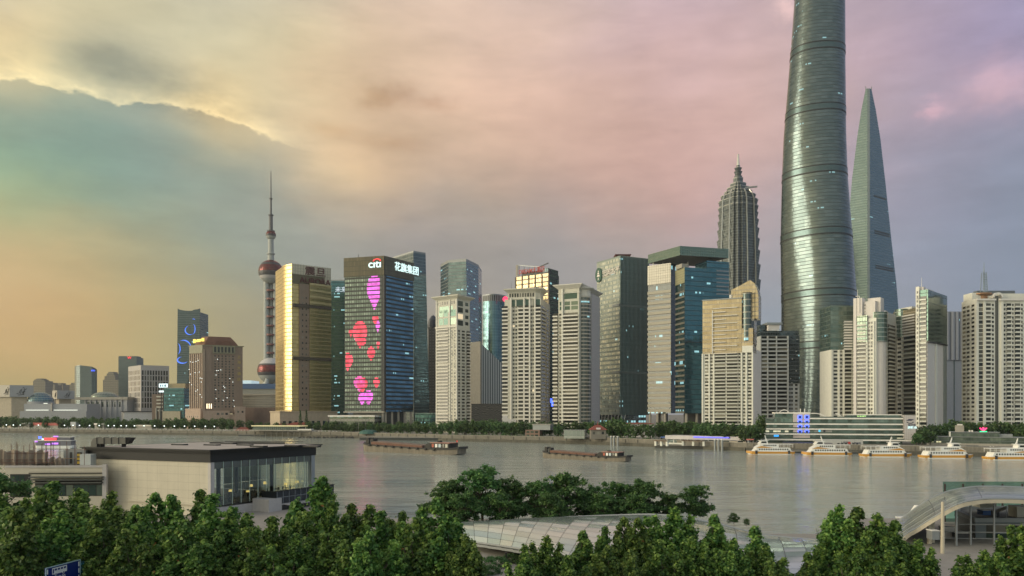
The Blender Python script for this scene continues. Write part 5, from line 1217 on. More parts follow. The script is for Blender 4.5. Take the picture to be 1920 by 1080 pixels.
def home_5():
    P = [q(1803, 520), q(1829, 503), q(1960, 503), q(1960, 530), q(1803, 545)]
    fa, f = Face(P[0], P[1]), Face(P[1], P[2]); u = lambda x: f.U(x)/f.L
    zt = pz(560, 503)
    t = home('apartment_tower', 'widest pale apartment tower with a lattice mast and round brown roof rim', P, zt, M_cream, GRP)
    W, B = [], []; n = 32
    facade(t, fa, GR+1, zt-3, n, [('ww', 0.06, 0.62), ('w', 0.70, 0.95)], M_cream, wins=W, bals=B)
    facade(t, f, GR+1, zt-3, n, [('g', u(1835), u(1844)), ('b', u(1846), u(1858)), ('w', u(1859), u(1864)), ('w', u(1880), u(1886)), ('b', u(1886.5), u(1896)), ('w', u(1897), u(1901)), ('b', u(1902), u(1913)), ('w', u(1914), u(1918)), ('w', u(1925), u(1934))], M_cream, wins=W, bals=B)
    repeat_parts('window', t, interleave(W)); repeat_parts('balcony', t, interleave(B))
    for (a, b) in ((1829.5, 1865), (1873, 1918.5)):
        mb = MB(); f.block(mb, f.U(a), f.U(b), zt-1.4, zt-0.2, 0.02, 1.7, M_white); mb.build('cornice', t)
    pilasters(t, f, (u(1831.5), u(1845), u(1878)), GR, zt-1, 1.6, 0.9, M_cream)
    mb = MB(); f.block(mb, f.U(1866), f.U(1872), GR, zt+2, 0.01, 0.05, M_pane); mb.build('recess_glass', t)
    mb = MB(); f.block(mb, f.U(1830), f.U(1862), zt, pz(547, 503), -14, -4, M_cream); f.block(mb, f.U(1881), f.U(1935), zt, pz(549, 503), -16, -3, M_cream); f.block(mb, f.U(1862), f.U(1935), zt, pz(545, 520), -22, -17, plain('slate_roof', (0.12, 0.14, 0.16), 0.5)); mb.build('roof_house', t)
    c = fa.p(fa.L*.55, 0, -8)
    mb = MB(); mb.lathe(c.x, c.y, [(4, zt), (4, pz(556, 510)), (6.5, pz(553, 510)), (6.5, pz(551, 510)), (0, pz(550.5, 510))], plain('brown_rim', (0.35, 0.20, 0.11), 0.5, 0.2), 20); mb.build('round_roof_rim', t)
    mb = MB(); nn = 12; uc = f.U(1873); ring = lambda r, w: [f.p(uc+r*cos(pi*i/nn), zt+1+r*sin(pi*i/nn), w) for i in range(nn+1)]
    A, Bq, A2 = ring(3.4, -.5), ring(2.2, -.5), ring(3.4, -3)
    for i in range(nn): mb.face([A[i], Bq[i], Bq[i+1], A[i+1]], M_white); mb.face([A[i], A[i+1], A2[i+1], A2[i]], M_white)
    mb.build('roof_arch', t)
    m = t2 = thing('lattice_mast', 'blue grey lattice mast on the roof of the widest pale apartment tower', 'mast', (px(1845, 515), 515, pz(547, 515)))
    mb = MB(); Y = 512; z0, z1, z2 = pz(547, Y), pz(511, Y), pz(492, Y); st = plain('mast_steel', (0.28, 0.34, 0.38), 0.5, .3); cx = px(1845, Y)
    for sx_ in (-1, 1):
        for sy in (-1, 1): mb.bar((cx+sx_*1.5, Y+sy*1.5, z0), (cx+sx_*0.95, Y+sy*0.95, z1), .35, .35, st)
    for k in range(8):
        za, zb_ = z0+(z1-z0)*k/8, z0+(z1-z0)*(k+1)/8; w = 1.5-.55*k/8
        mb.bar((cx-w, Y-w, za), (cx+w, Y-w, zb_), .25, .25, st); mb.bar((cx-w, Y-w, za), (cx+w, Y-w, za), .35, .45, st)
    mb.build('lattice', t2); mb = MB(); mb.tube((cx, Y, z1-1), (cx, Y, z2), .35, .15, st, 6); mb.build('whip', t2)
home_5()

for t, items in ACS.values(): random.shuffle(items); repeat_parts('air_conditioner', t, items[:70])
# ------------------------------------------------------------------ the low skyline downstream
FAR = 'distant towers downstream'
def far_block(x0, x1, yt, Y, mat, label, crown=None, name='distant_tower', th=None):
    P = frontplan(x0, x1, Y, Y, 30) if th is None else rectplan(x0, th[0], x1, Y, th[1])
    t = office(label, P, pz(yt, Y), mat, name=name, par=0, plants=0, group=FAR)
    if crown:
        mb = MB()
        for (a, b, y0, y1) in crown: mb.prism(frontplan(a, b, Y+4, Y+4, 20), pz(y0, Y), pz(y1, Y), mat, M_roof)
        mb.build('stepped_crown', t)
    return t
HZ1 = curtain('hazy_tan_grid', (0.16, 0.155, 0.13), (0.22, 0.21, 0.18), (0.33, 0.30, 0.24), fh=4, cw=4, sf=0.4, mf=0.4, metal=0.2, rough=0.4, lit=0.0)
HZ2 = curtain('hazy_green_glass', (0.08, 0.12, 0.13), (0.12, 0.17, 0.17), (0.11, 0.14, 0.14), fh=4.4, cw=3, sf=0.3, mf=0.1, metal=0.25, rough=0.3, lit=0.0)
far_block(62, 85, 714, 1800, HZ1, 'tan distant tower with rounded scaffolded shoulder beside the blue dome', [(64, 82, 714, 711.5), (68, 78, 711.5, 709.5)])
far_block(86, 103, 721, 1900, HZ1, 'tan distant block with a small gabled cap above the blue dome', [(92, 99, 721, 717.5)])
far_block(103, 118, 721, 1950, HZ1, 'tan distant block with grey cap, third beyond the blue dome', [(105, 115, 721, 718)])
far_block(118, 130, 724, 2000, plain('hazy_brick', (0.30, 0.22, 0.17), .8), 'lowest brick-brown distant block on the skyline')
far_block(130, 142, 721, 1900, HZ1, 'pale distant block partly hidden by the dark rounded tower', [(133, 140, 721, 717.5)])
# dark rounded tower with a slanted top
Y = 1500; P = [q(140, Y), q(143, Y-8), q(150, Y-12), q(172, Y-12), q(179, Y-8), q(182, Y), q(182, Y+30), q(140, Y+30)]
t = office('dark rounded tower with slanted top and small blue sign', P, pz(694, Y), HZ2, name='distant_tower', par=0, plants=0, group=FAR)
mb = MB(); mb.prism(P, pz(694, Y), 0, HZ2, M_dark, z1s=[pz(687, Y), pz(686, Y), pz(685.5, Y), pz(688, Y), pz(691, Y), pz(693, Y), pz(693, Y), pz(687, Y)]); mb.build('slanted_top', t)
f = Face(P[3], P[4]); letters('blue_sign', 'SPD', Face(q(171, Y-15), q(179, Y-13)), 0, pz(697, Y), 4.2, G_blue, t, 0.5, .1)
far_block(193, 222, 712, 1700, HZ1, 'stepped tan tower with pinkish pyramid top beside the slim dark tower', [(196, 216, 712, 705), (200, 214, 705, 700), (203, 212, 700, 697)])
Y = 1600; t = far_block(222, 256, 670, Y, HZ2, 'slim dark green glass tower with a red letter at its crown')
mb = MB(); mb.prism(frontplan(222.5, 256, Y+3, Y+3, 20), pz(670, Y), pz(667.5, Y), HZ2, M_dark); mb.build('crown', t)
letters('red_letter', 'W', Face(q(239, Y-1), q(250, Y-1)), 0, pz(673, Y), 7.5, G_red, t, 0.4, .1, sx=1.1)
# tall dark tower with blue light swirls
def swirl_tower():
    Y = 1500; S = Y/F; cx, cy = q(353.5, Y+20)
    gl = curtain('dark_slate_glass', (0.05, 0.085, 0.095), (0.085, 0.13, 0.14), (0.06, 0.08, 0.085), fh=4.5, cw=3, sf=0.25, mf=0.06, metal=0.6, rough=0.2, lit=0.004, tilt=0.015)
    P = frontplan(331, 375.5, Y, Y, 42); Q = frontplan(333, 374.5, Y, Y, 42)
    t = thing('swirl_light_tower', 'tall dark tower with blue light swirls and notched crown', 'tower', (cx, cy, GR))
    mb = MB(); mb.prism(P, GR, pz(585, Y), gl, M_roof, poly1=Q); mb.build('curtain_wall', t)
    n = 12; mb = MB()
    for a, b, za, zb_ in ((0, 1, 0, 0),):
        prev = None
        for k in range(n+1):
            s = k/n; x = 333+(374.5-333)*s; yt = 578.5+4.2*sin(pi*s)**0.6*(1 if s < .7 else .6)
            cur = (q(x, Y), pz(yt, Y))
            if prev: 
                (p0, z0), (p1, z1) = prev, cur
                mb.prism([p0, p1, (p1[0], p1[1]+3), (p0[0], p0[1]+3)], pz(585, Y), 0, gl, z1s=[z0, z1, z1, z0])
            prev = cur
    mb.build('notched_crown', t)
    f = Face(P[0], P[1]); bl = glow('soft_blue_led', (0.08, 0.22, 0.95), 0.75)
    def arc(cx_, cy_, rx, ry, a0, a1, w, nm='light_swirl'):
        mb = MB(); n = 18; off = 2.4
        for k in range(n):
            q0, q1 = radians(a0+(a1-a0)*k/n), radians(a0+(a1-a0)*(k+1)/n); w0 = w*sin(pi*(k+.3)/(n+.6)); w1 = w*sin(pi*(k+1.3)/(n+.6))
            pt = lambda an, d: f.p(f.U(cx_+(rx+d)*cos(an)), pz(cy_-(ry+d)*sin(an), Y), 0.6)
            P_ = [pt(q0, -w0/2), pt(q1, -w1/2), pt(q1, w1/2), pt(q0, w0/2)]
            mb.face(P_, bl)
        mb.build(nm, t)
    arc(357, 619, 9.5, 8.5, 110, 300, 2.2); arc(362, 617, 4, 9, -100, 90, 1.8); arc(344, 652, 14, 14, 0, 115, 2.4); arc(333, 654, 5, 10, -80, 80, 2); arc(343, 675, 10, 6, 100, 330, 2.8); arc(362, 600, 4, 2, 0, 120, 1.0); arc(356, 678, 4, 9, -60, 60, 2.4)
    mb = MB(); f.block(mb, f.U(337), f.U(356), GR, pz(693, Y), 0.1, 6, gl); mb.build('annex', t)
swirl_tower()
# stone hotel with a mansard roof
def hotel():
    A = rectplan(356, 380.5, 455, 850, 68)
    A = [q(356, 862), q(380.5, 850), q(455, 868), None]; A[3] = (A[0][0]+A[2][0]-A[1][0], A[0][1]+A[2][1]-A[1][1])
    f, g = Face(A[0], A[1]), Face(A[1], A[2])
    st = plain('hotel_brown_stone', (0.27, 0.205, 0.165), 0.8, var=0.06, stain=0.06); pal = plain('hotel_pale_stone', (0.42, 0.33, 0.26), 0.8, stain=0.06); ol = plain('hotel_olive_frieze', (0.25, 0.24, 0.165), 0.6)
    rf = plain('hotel_copper_roof', (0.16, 0.075, 0.05), 0.6, var=0.15)
    zt = pz(648, 850); zb = pz(762, 850)
    t = thing('stone_hotel', 'brown stone hotel with copper mansard roof and gold roof sign', 'hotel', (*mean(A), GR))
    mb = MB(); mb.prism(A, zb-8, zt, st, M_roof); mb.build('wall', t)
    mb = MB(); f.block(mb, 0, f.L, f.Z(663, 5), zt, 0.02, 0.8, ol); mb.build('frieze', t)
    mb = MB(); g.block(mb, g.U(399), g.U(441), g.Z(663, 20), zt, 0.02, 0.9, ol); mb.build('frieze', t)
    W = []
    for k in range(6): W.append(win_item(g, g.U(401.5+k*6.6), g.Z(661, 20), 2.2, 6.4, 0.94, M_pane))
    for c in range(6):
        for r in range(20): W.append(win_item(g, g.U(402+c*6.7), g.Z(669+r*5.0, 20), 1.5, 1.7, 0.05, M_pane))
    for c in range(4):
        for r in range(18): W.append(win_item(f, f.U(360+c*5.0), f.Z(669+r*5.2, 5), 1.0, 1.7, 0.05, M_pane))
    repeat_parts('window', t, W)
    pilasters(t, f, [0.02+k*.16 for k in range(7)], zb-8, f.Z(664, 5), 0.9, 0.8, pal)
    mb = MB(); g.block(mb, 0.4, g.U(384), zb-8, zt-4, 0.02, 1.1, pal); g.block(mb, g.U(386), g.U(397), zb-8, g.Z(655, 5), 0.02, 0.6, st); mb.build('corner_pier', t)
    mb = MB(); parapet(mb, inset(A, -0.8), zt, 1.0, ol); mb.build('parapet', t)
    R0 = inset(A, 2.0); c = mean(A)
    I0 = [q(363, 862), q(386, 853), q(447, 868), (A[3][0], A[3][1])]; 
    R1 = [(c[0]+(p[0]-c[0])*.62, c[1]+(p[1]-c[1])*.62) for p in R0]
    mb = MB(); mb.prism(R0, zt, pz(640, 850), rf, poly1=[(c[0]+(p[0]-c[0])*.86, c[1]+(p[1]-c[1])*.86) for p in R0]); mb.prism([(c[0]+(p[0]-c[0])*.86, c[1]+(p[1]-c[1])*.86) for p in R0], pz(640, 850), pz(629.5, 850), rf, poly1=R1); r = mb.build('roof', t)
    mb = MB(); g.block(mb, g.U(406), g.U(432), zt+0.5, g.Z(640, 20), -6, -1, rf); mb.build('dormer', t)
    # gold roof sign: a stylised bell-flower spray in lights
    mb = MB(); gf = Face(q(364, 858), q(386, 848))
    for (x0, x1, y0, y1) in ((364, 368, 636, 643), (367, 372, 637.5, 641.5), (371, 377, 636.5, 641.5), (376, 382, 636.5, 640.5), (380, 384, 635, 641)):
        gf.block(mb, gf.U(x0), gf.U(x1), gf.Z(y1, 5), gf.Z(y0, 5), 0.6, 1.4, G_gold)
    mb.build('gold_roof_sign', t)
    for k, ch in enumerate('上海大酒店'): letters('wall_letter', ch, g, g.U(444.5), g.Z(672+k*10.5, 50), 4.2, M_goldlet, t, .15, .1)
    for (x, w) in ((387.5, 1.2), (391.5, 1.2), (395.5, 1.2)):
        mb = MB(); g.block(mb, g.U(x), g.U(x+w), g.Z(766, 5), g.Z(757, 5), 0.62, 0.9, G_warm); mb.build('wall_light', t)
    L = []
    def lm(mb, o): mb.box(o.x-.28, o.x+.28, o.y-.3, o.y, o.z-.28, o.z+.28, G_lamp)
    random.seed(11)
    for k in range(34):
        if k % 2: L.append(('l', lm, f.p(f.L*random.random(), pz(random.uniform(672, 768), 855), 0.9)))
        else: L.append(('l', lm, g.p(g.U(random.uniform(402, 440)), pz(random.uniform(672, 765), 855), 0.2)))
    repeat_parts('spot_light', t, L)
    pk = plain('podium_pink_stone', (0.46, 0.35, 0.28), 0.8, stain=0.06)
    mb = MB(); f.block(mb, -3, f.L+1, GR, pz(766, 850), -20, 4, pk); g.block(mb, 0, g.U(430), GR, pz(770, 850), -20, 6, pk); g.block(mb, g.U(439), g.U(459), GR, pz(762, 850), -20, 7, pk); g.block(mb, g.U(418), g.U(439), GR, pz(777, 850), -20, 4, pk); mb.build('podium', t)
    W = [win_item(f, f.L*(.05+.16*k)-1, pz(783, 850), 1.5, 2.0, 4.05, M_pane) for k in range(6)]+[win_item(g, g.U(x), pz(778, 850), 2.6, 2.4, 6.06, M_pane) for x in (406, 414, 422)]+[win_item(g, g.U(x), pz(774, 850), 2.0, 2.2, 7.06, M_pane) for x in (444, 452)]
    repeat_parts('podium_window', t, W)
hotel()
# white gridded office
def grid_office():
    A = [q(240.5, 985), q(264, 950), q(317, 968), None]; A[3] = (A[0][0]+A[2][0]-A[1][0], A[0][1]+A[2][1]-A[1][1]); f, g = Face(A[0], A[1]), Face(A[1], A[2])
    t = home('gridded_office', 'white office block of deep square window bays below the slim dark tower', A, pz(684.5, 950), plain('pale_panel', (0.46, 0.43, 0.41), .7, var=.04))
    t['category'] = 'office'
    W = []
    for c in range(10):
        for r in range(7): W.append(win_item(g, g.U(266+c*5.05), g.Z(703.5+r*10.2, 20), 2.5, 5.8, 0.05, M_pane))
    for c in range(9):
        for r in range(7): W.append(win_item(f, f.U(241.5+c*2.45), f.Z(703.5+r*10.2, 10), 2.2, 5.4, 0.05, M_pane))
    repeat_parts('window', t, W)
    for k in range(11):
        mb = MB(); g.block(mb, g.U(264+k*5.05)+.05, g.U(265.6+k*5.05), GR, g.Z(694, 10), 0.02, 1.0, plain('pale_panel', (0.5, 0.47, 0.45), .7)); mb.build('fin', t)
    mb = MB(); f.block(mb, -4, f.L+4, GR, pz(772.5, 950), -30, 6, M_white); g.block(mb, -20, g.L*.5, GR, pz(772.5, 950), -30, 8, M_white); mb.build('podium', t)
    W = [win_item(g, -18+k*4.0, GR+1, 2.4, 6.5, 8.05, M_paneb) for k in range(12)]
    repeat_parts('podium_window', t, W)
    mb = MB(); g.block(mb, -22, g.L*.5+1, pz(772.5, 950), pz(771, 950), -10, 9, M_dark); mb.build('podium_roof', t)
grid_office()
P = frontplan(285, 306, 900, 900, 25); f = Face(P[0], P[1])
t = home('balcony_block', 'narrow brown block with tan balconies beside the white gridded office', P, pz(739, 900), plain('brown_block', (0.20, 0.15, 0.12), .8)); t['category'] = 'building'
B = [bal_item(f, f.L*.45, pz(745+k*6.5, 900), f.L*.55, 1.6, 1.5, M_beige, M_beige) for k in range(5)]; repeat_parts('balcony', t, B)
mb = MB(); mb.tube(f.p(6, GR, 1.2), f.p(6, pz(765, 900), 1.2), 1.2, 1.2, M_conc); mb.tube(f.p(10, GR, 1.2), f.p(10, pz(765, 900), 1.2), 1.2, 1.2, M_conc); mb.build('round_pier', t)
t = thing('lit_billboard', 'bright white billboard with blue figures above the brown balcony block', 'billboard', (px(305, 880), 880, pz(739, 900)))
f = Face(q(298, 885), q(313.5, 880)); mb = MB(); f.block(mb, 0, f.L, f.Z(726.5), f.Z(719.5), -1, 0, glow('billboard_light', (0.75, 0.95, 1.0), 0.9)); f.block(mb, 0, f.L*.6, f.Z(735.5), f.Z(732.5), -1, 0, glow('billboard_light', (0.75, 0.95, 1.0), 0.9)); mb.build('panel', t)
mb = MB(); mb.bar(f.p(2, GR, -1.6), f.p(2, f.Z(720), -1.6), .8, .8, M_dark); mb.bar(f.p(f.L-1, GR, -1.6), f.p(f.L-1, f.Z(720), -1.6), .8, .8, M_dark); mb.build('post', t)
for k, (x0, x1) in enumerate(((.12, .3), (.4, .55), (.65, .88))):
    mb = MB(); f.block(mb, f.L*x0, f.L*x1, f.Z(725.5), f.Z(721), 0.02, .1, plain('billboard_blue', (.1, .3, .5), .5)); mb.build('figure', t)
P = rectplan(307, 345, 357, 880, 4)
t = office('green glass shop block with a flat tan roof box beside the stone hotel', P, pz(728, 880), TEAL, name='shop_block', par=0.6, plants=0, cat='building')
f = Face(P[0], P[1]); mb = MB(); f.block(mb, f.L*.2, f.L+1, pz(728, 880), pz(719, 880), -20, -1, plain('tan_box', (0.40, 0.33, 0.20), .7)); mb.build('roof_box', t)
mb = MB(); f.block(mb, -.5, f.L*.85, GR, pz(771, 880), 0.02, 2.0, plain('shop_frontage', (0.42, 0.38, 0.28), .7)); mb.build('shopfront', t)
W = [win_item(f, f.L*(.04+k*.2), GR+3, f.L*.14, 6, 2.05, M_paneb) for k in range(4)]; repeat_parts('shop_window', t, W)
# convention hall with domes and painted parapets
conv = plain('convention_grey', (0.33, 0.34, 0.36), 0.6, var=0.04); ink = plain('ink_stroke', (0.03, 0.03, 0.035), .6); pst = plain('convention_pale', (0.48, 0.44, 0.38), .7, var=.05)
def strokes(t, f, u0, z0, s):
    for (a, b, c, d) in ((0, 0, 3.4, .5), (.6, 1.2, 1.4, 3.6), (1.4, .9, 2.0, 4.0), (2.2, 2.0, 4.0, 2.6), (3.0, .6, 3.6, 4.4), (2.3, 1.2, 3.0, 1.9), (4.0, 3.6, 4.8, 4.2), (2.6, 4.6, 3.4, 5.0), (-.8, .8, .2, 1.2)):
        mb = MB(); mb.bar(f.p(u0+a*s, z0+b*s, .25), f.p(u0+c*s, z0+d*s, .25), .2, .55*s*.6, ink); mb.build('ink_stroke', t)
def mural_block(label, x0, xc, x1, y0, y1, Y, u0s):
    A = [q(x0, Y+14), q(xc, Y), q(x1, Y+10), None]; A[3] = (A[0][0]+A[2][0]-A[1][0], A[0][1]+A[2][1]-A[1][1])
    t = thing('mural_block', label, 'building', (*mean(A), GR)); f, g = Face(A[0], A[1]), Face(A[1], A[2])
    mb = MB(); mb.prism(A, pz(y1, Y), pz(y0, Y), conv, M_roof, side_mats=[pst, conv, conv, conv]); mb.build('mural_parapet', t)
    ins = inset(A, 3); mb = MB(); mb.prism(ins, GR, pz(y1, Y), plain('pale_pier', (0.40, 0.35, 0.27), .8)); mb.build('wall', t)
    strokes(t, f, f.L-9, pz(y1, Y)+2.2, (pz(y0, Y)-pz(y1, Y))/7.5); strokes(t, g, 9, pz(y1, Y)+2.2, (pz(y0, Y)-pz(y1, Y))/7.5)
    return t
mural_block('grey hall parapet painted with black brush strokes at the picture edge', -20, 18, 63, 722, 744, 940, None)
mural_block('grey hall parapet painted with black brush strokes behind the blue dome', 98, 107, 140, 732, 748, 1000, None)
def dome(label, x, yb, r, Y, yt, col):
    cx, cy = q(x, Y); R = r*Y/F; h = pz(yt, Y)-pz(yb, Y)
    t = thing('glass_dome', label, 'dome', (cx, cy, pz(yb, Y)))
    m = curtain('dome_glass_'+col, (0.08, 0.14, 0.17) if col == 'blue' else (0.15, 0.19, 0.16), (0.14, 0.24, 0.28) if col == 'blue' else (0.24, 0.28, 0.23), (0.3, 0.32, 0.28), fh=3, cw=4, sf=0.12, mf=0.08, metal=0.7, rough=0.18, lit=0)
    mb = MB(); mb.lathe(cx, cy, [(R*cos(pi/2*k/8), pz(yb, Y)+h*sin(pi/2*k/8)) for k in range(9)], m, 30); mb.build('shell', t)
    mb = MB(); mb.lathe(cx, cy, [(R*1.02, GR), (R*1.02, pz(yb, Y)), (0, pz(yb, Y)+.05)], conv, 30); mb.build('drum', t)
dome('blue glass dome rising behind the low grey hall', 76, 753, 22, 960, 735, 'blue'); dome('pale green glass dome on the colonnaded hall', 197, 746, 24, 990, 734.5, 'green')
P = frontplan(45, 163, 915, 915, 30); f = Face(P[0], P[1])
t = home('low_hall', 'long low grey hall with a bright strip of lamps behind bank trees', P, pz(757, 915), conv); t['category'] = 'hall'
mb = MB(); f.block(mb, f.U(97), f.U(99), GR, pz(755, 915), .02, 2, pst); f.block(mb, -2, f.L+2, GR, pz(771, 915), .02, 5, conv); mb.build('front_wing', t)
for (a, b, y) in ((54, 96, 768.5), (106, 150, 768.5), (87, 94, 756)):
    mb = MB(); f.block(mb, f.U(a), f.U(b), pz(y+.9, 915), pz(y, 915), 5.05, 5.6, glow('strip_lamp', (0.95, 1.0, 0.85), 0.9)); mb.build('strip_lamp', t)
W = [win_item(f, f.U(48+k*9.6), GR+4.2, 5, 1.2, 5.05, M_pane) for k in range(11)]; repeat_parts('window', t, W)
P = frontplan(160, 240, 965, 955, 30); f = Face(P[0], P[1])
t = home('colonnaded_hall', 'grey hall with tall arched bays under the pale green dome', P, pz(748, 960), conv); t['category'] = 'hall'
mb = MB(); f.block(mb, -14, f.L+1, pz(749.5, 960), pz(744.5, 960), -20, 2.2, M_conc); mb.build('roof_slab', t)
W = []
for k in range(8): W.append(win_item(f, 2+k*6.6, pz(763, 960), 4.4, 6.5, .05, M_paneb)); W.append(win_item(f, 2+k*6.6, GR+1, 4.4, 6.6, .05, M_paneb))
repeat_parts('window', t, W); pilasters(t, f, [0.01+k*.121 for k in range(9)], GR, pz(749, 960), 1.4, 1.2, conv)
# ------------------------------------------------------------------ things along the far bank
M_redroof = plain('red_tile_roof', (0.24, 0.065, 0.045), .7, var=.15); M_rust = plain('rusty_steel', (0.16, 0.10, 0.065), .8, var=.25, scale=.6)
M_pont = plain('pontoon_steel', (0.06, 0.065, 0.065), .7, var=.2)
# white riverside club house of long terraces
def club():
    P = frontplan(1435, 1716, 452, 432, 22); f = Face(P[0], P[1]); U = f.U; Z = lambda y: f.Z(y, f.L*.5)
    t = thing('terraced_club', 'long white riverside building of glazed terraces with blue-lit windows', 'building', (*mean(P), GR))
    wh = plain('club_white', (0.82, 0.80, 0.75), .6, var=.05, stain=.06)
    gl = curtain('club_glass', (0.09, 0.15, 0.13), (0.24, 0.31, 0.26), (0.12, 0.16, 0.14), fh=3.9, cw=2.2, sf=0.12, mf=0.07, metal=0.55, rough=0.1, lit=0.02, litcol=(1, .9, .6), tilt=.03)
    mb = MB(); f.block(mb, 0, U(1692), GR, Z(785), -18, 0, gl); mb.build('glazed_storeys', t)
    for (y, a, b, w) in ((783.5, 1518, 1692, 2.0), (794, 1436, 1692, 2.0), (803.5, 1436, 1692, 2.2), (813, 1424, 1693, 2.6), (823.5, 1424, 1716, 3.2)):
        mb = MB(); f.block(mb, U(a), U(b), Z(y+2.5), Z(y), 0.02, w, wh); mb.build('terrace_slab', t)
        mb = MB(); f.block(mb, U(a), U(b), Z(y)+.05, Z(y-2.3), w-.1, w-.05, plain('glass_rail', (0.10, 0.14, 0.125), .1, .3)); mb.build('glass_rail', t)
    mb = MB(); f.block(mb, U(1453), U(1487), Z(794), Z(775.5), -14, -.5, gl); mb.build('upper_pavilion', t)
    mb = MB(); f.block(mb, U(1452), U(1519), Z(775.5), Z(773), -15, 1.2, wh); mb.build('pavilion_roof', t)
    mb = MB(); f.block(mb, U(1487), U(1518), Z(823), Z(775.5), -6, 1.5, plain('club_pinkish', (0.58, 0.52, 0.52), .6)); mb.build('stair_tower', t)
    for x in (1495.5, 1508.5):
        for y in (778.5, 788, 797, 806.5):
            mb = MB(); f.block(mb, U(x), U(x+7.5), Z(y+7), Z(y), 1.52, 1.75, G_blue); mb.build('blue_window', t)
            mb = MB(); f.block(mb, U(x+1.6), U(x+5.9), Z(y+5.8), Z(y+1.2), 1.76, 1.80, plain('dark_blue_pane', (.01, .01, .10), .2)); mb.build('dark_pane', t)
    mb = MB(); f.block(mb, U(1693), U(1714), Z(823), Z(778.5), -10, 3.4, curtain('sign_tower_tile', (0.52, 0.49, 0.49), (0.55, 0.52, 0.52), (0.46, 0.43, 0.43), fh=1.1, cw=1.1, sf=0.1, mf=0.1, metal=0, rough=.5, tilt=0, lit=0)); mb.build('sign_tower', t)
    mb = MB(); n = 10; uc, zc = U(1703.5), Z(790.5)
    for k in range(n):
        a0, a1 = pi+pi*k/n, pi+pi*(k+1)/n
        mb.face([f.p(uc+1.9*r*cos(a), zc+(1.15 if r > .9 else 1.0)*r*sin(a)*.9, 3.46) for r, a in ((1, a0), (1, a1), (.7, a1), (.7, a0))], M_darklet)
    mb.face([f.p(uc-2.2, zc+.7, 3.46), f.p(uc+.6, zc+.6, 3.46), f.p(uc+2.1, zc+1.5, 3.46), f.p(uc-.6, zc+1.6, 3.46)], M_darklet)
    mb.build('bird_emblem', t)
    letters('chinese_sign', '紫竹院', f, U(1699), Z(798.5), 1.5, M_darklet, t, 3.5, .05, bold=.01); letters('lit_sign', '游艇会', f, U(1698.5), Z(802.5), 1.7, glow('soft_aqua', (.7, 1, 1), .7), t, 3.5, .05, bold=.02)
    for (x0, x1, s) in ((1518, 1552, 1), (1566, 1580, -1)):
        mb = MB(); n = 8; pr = None
        for k in range(n+1):
            s_ = k/n; xx = x0+(x1-x0)*s_; yy = 784-9*(1-((s_-.25)/.75)**2 if s_ > .25 else 1) if s > 0 else 784-9*sin(pi/2*(1-s_))
            p = f.p(U(xx), Z(yy), .8)
            if pr is not None: mb.bar(pr, p, .5, .5, wh)
            pr = p
        mb.build('roof_arc', t)
    mb = MB(); f.block(mb, U(1590), U(1692), Z(783), Z(778.5), -12, -3, gl); f.block(mb, U(1588), U(1693), Z(778.5), Z(777), -13, -2, wh); mb.build('upper_pavilion', t)
    letters('lit_sign', 'SUNSET', f, U(1609), Z(782.5), 1.4, glow('lime_sign', (.6, 1, .35), .9), t, -2.8, .05, bold=.03)
    mb = MB(); f.block(mb, U(1440), U(1452), Z(794), Z(787), -.5, .2, gl); mb.build('terrace_room', t)
    mb = MB(); mb.bar(f.p(U(1436), Z(786), 1), f.p(U(1449), Z(789.5), 1), .3, .3, M_dark); mb.bar(f.p(U(1449), Z(789.5), 1), f.p(U(1452), Z(784), 1), .3, .3, M_dark); mb.build('awning_frame', t)
    n = 8; mb = MB(); pr = None
    for k in range(n+1):
        p = f.p(U(1462+18*k/n), Z(773-5*sin(pi*k/n)), -2)
        if pr is not None: mb.bar(pr, p, .3, .3, wh)
        pr = p
    mb.build('arched_gable', t)
    mb = MB(); f.block(mb, U(1451), U(1460), Z(819.5), Z(816), .05, .3, glow('aqua_screen', (.05, .4, 1), .9)); mb.build('lit_screen', t)
    mb = MB(); f.block(mb, U(1527), U(1560), Z(810.5), Z(805.5), .04, .1, plain('poster_grey', (.42, .44, .42), .6)); mb.build('poster', t)
    for x in (1536.5, 1545.5):
        mb = MB(); c = f.p(U(x), Z(808), .12); mb.tube(c, c+f.n*.06, .7, .7, glow('poster_eye', (.1, .7, 1), .6) if x < 1540 else M_darklet, 12); mb.build('poster_eye', t)
    for x in (1502, 1510):
        mb = MB(); p = f.p(U(x), Z(773), -3); mb.tube(p, p+Vector((0, 0, 2.2)), .25, .25, M_white, 6); mb.build('roof_vent', t)
club()
# wharf office under it, with blue writing
f = Face(q(1470, 425), q(1618, 412)); t = thing('ferry_wharf_office', 'low grey pier house with two window rows below the white terraced building', 'building', (*q(1540, 418), 0))
mb = MB(); f.block(mb, 0, f.L*.62, 1.0, f.Z(831, 10), -8, 0, plain('pier_house_grey', (.44, .45, .44), .6, stain=.08)); f.block(mb, f.L*.5, f.L, 1.0, f.Z(825, 30), -7, .8, plain('pier_house_grey', (.44, .45, .44), .6)); mb.build('wall', t)
mb = MB(); f.block(mb, -.5, f.L*.62, f.Z(831, 10), f.Z(829.8, 10), -8.5, .9, M_darklet); mb.build('roof_edge', t)
W = []
for k in range(11):
    for zz in (1.9, 4.2): W.append(win_item(f, 1.0+k*2.2, zz, 1.2, 1.2, .05, M_pane))
for k in range(6):
    for zz in (1.9, 4.2): W.append(win_item(f, f.L*.68+k*1.9, zz, 1.2, 1.3, .86, M_pane))
repeat_parts('window', t, W)
letters('chinese_sign', '上海轮渡', f, f.U(1575), f.Z(831.5, 35), 1.35, M_darklet, t, .9, .04, bold=.02); letters('chinese_sign', '上海渡轮', f, f.U(1596), f.Z(832.5, 40), 1.2, M_darklet, t, .9, .04, bold=.02)
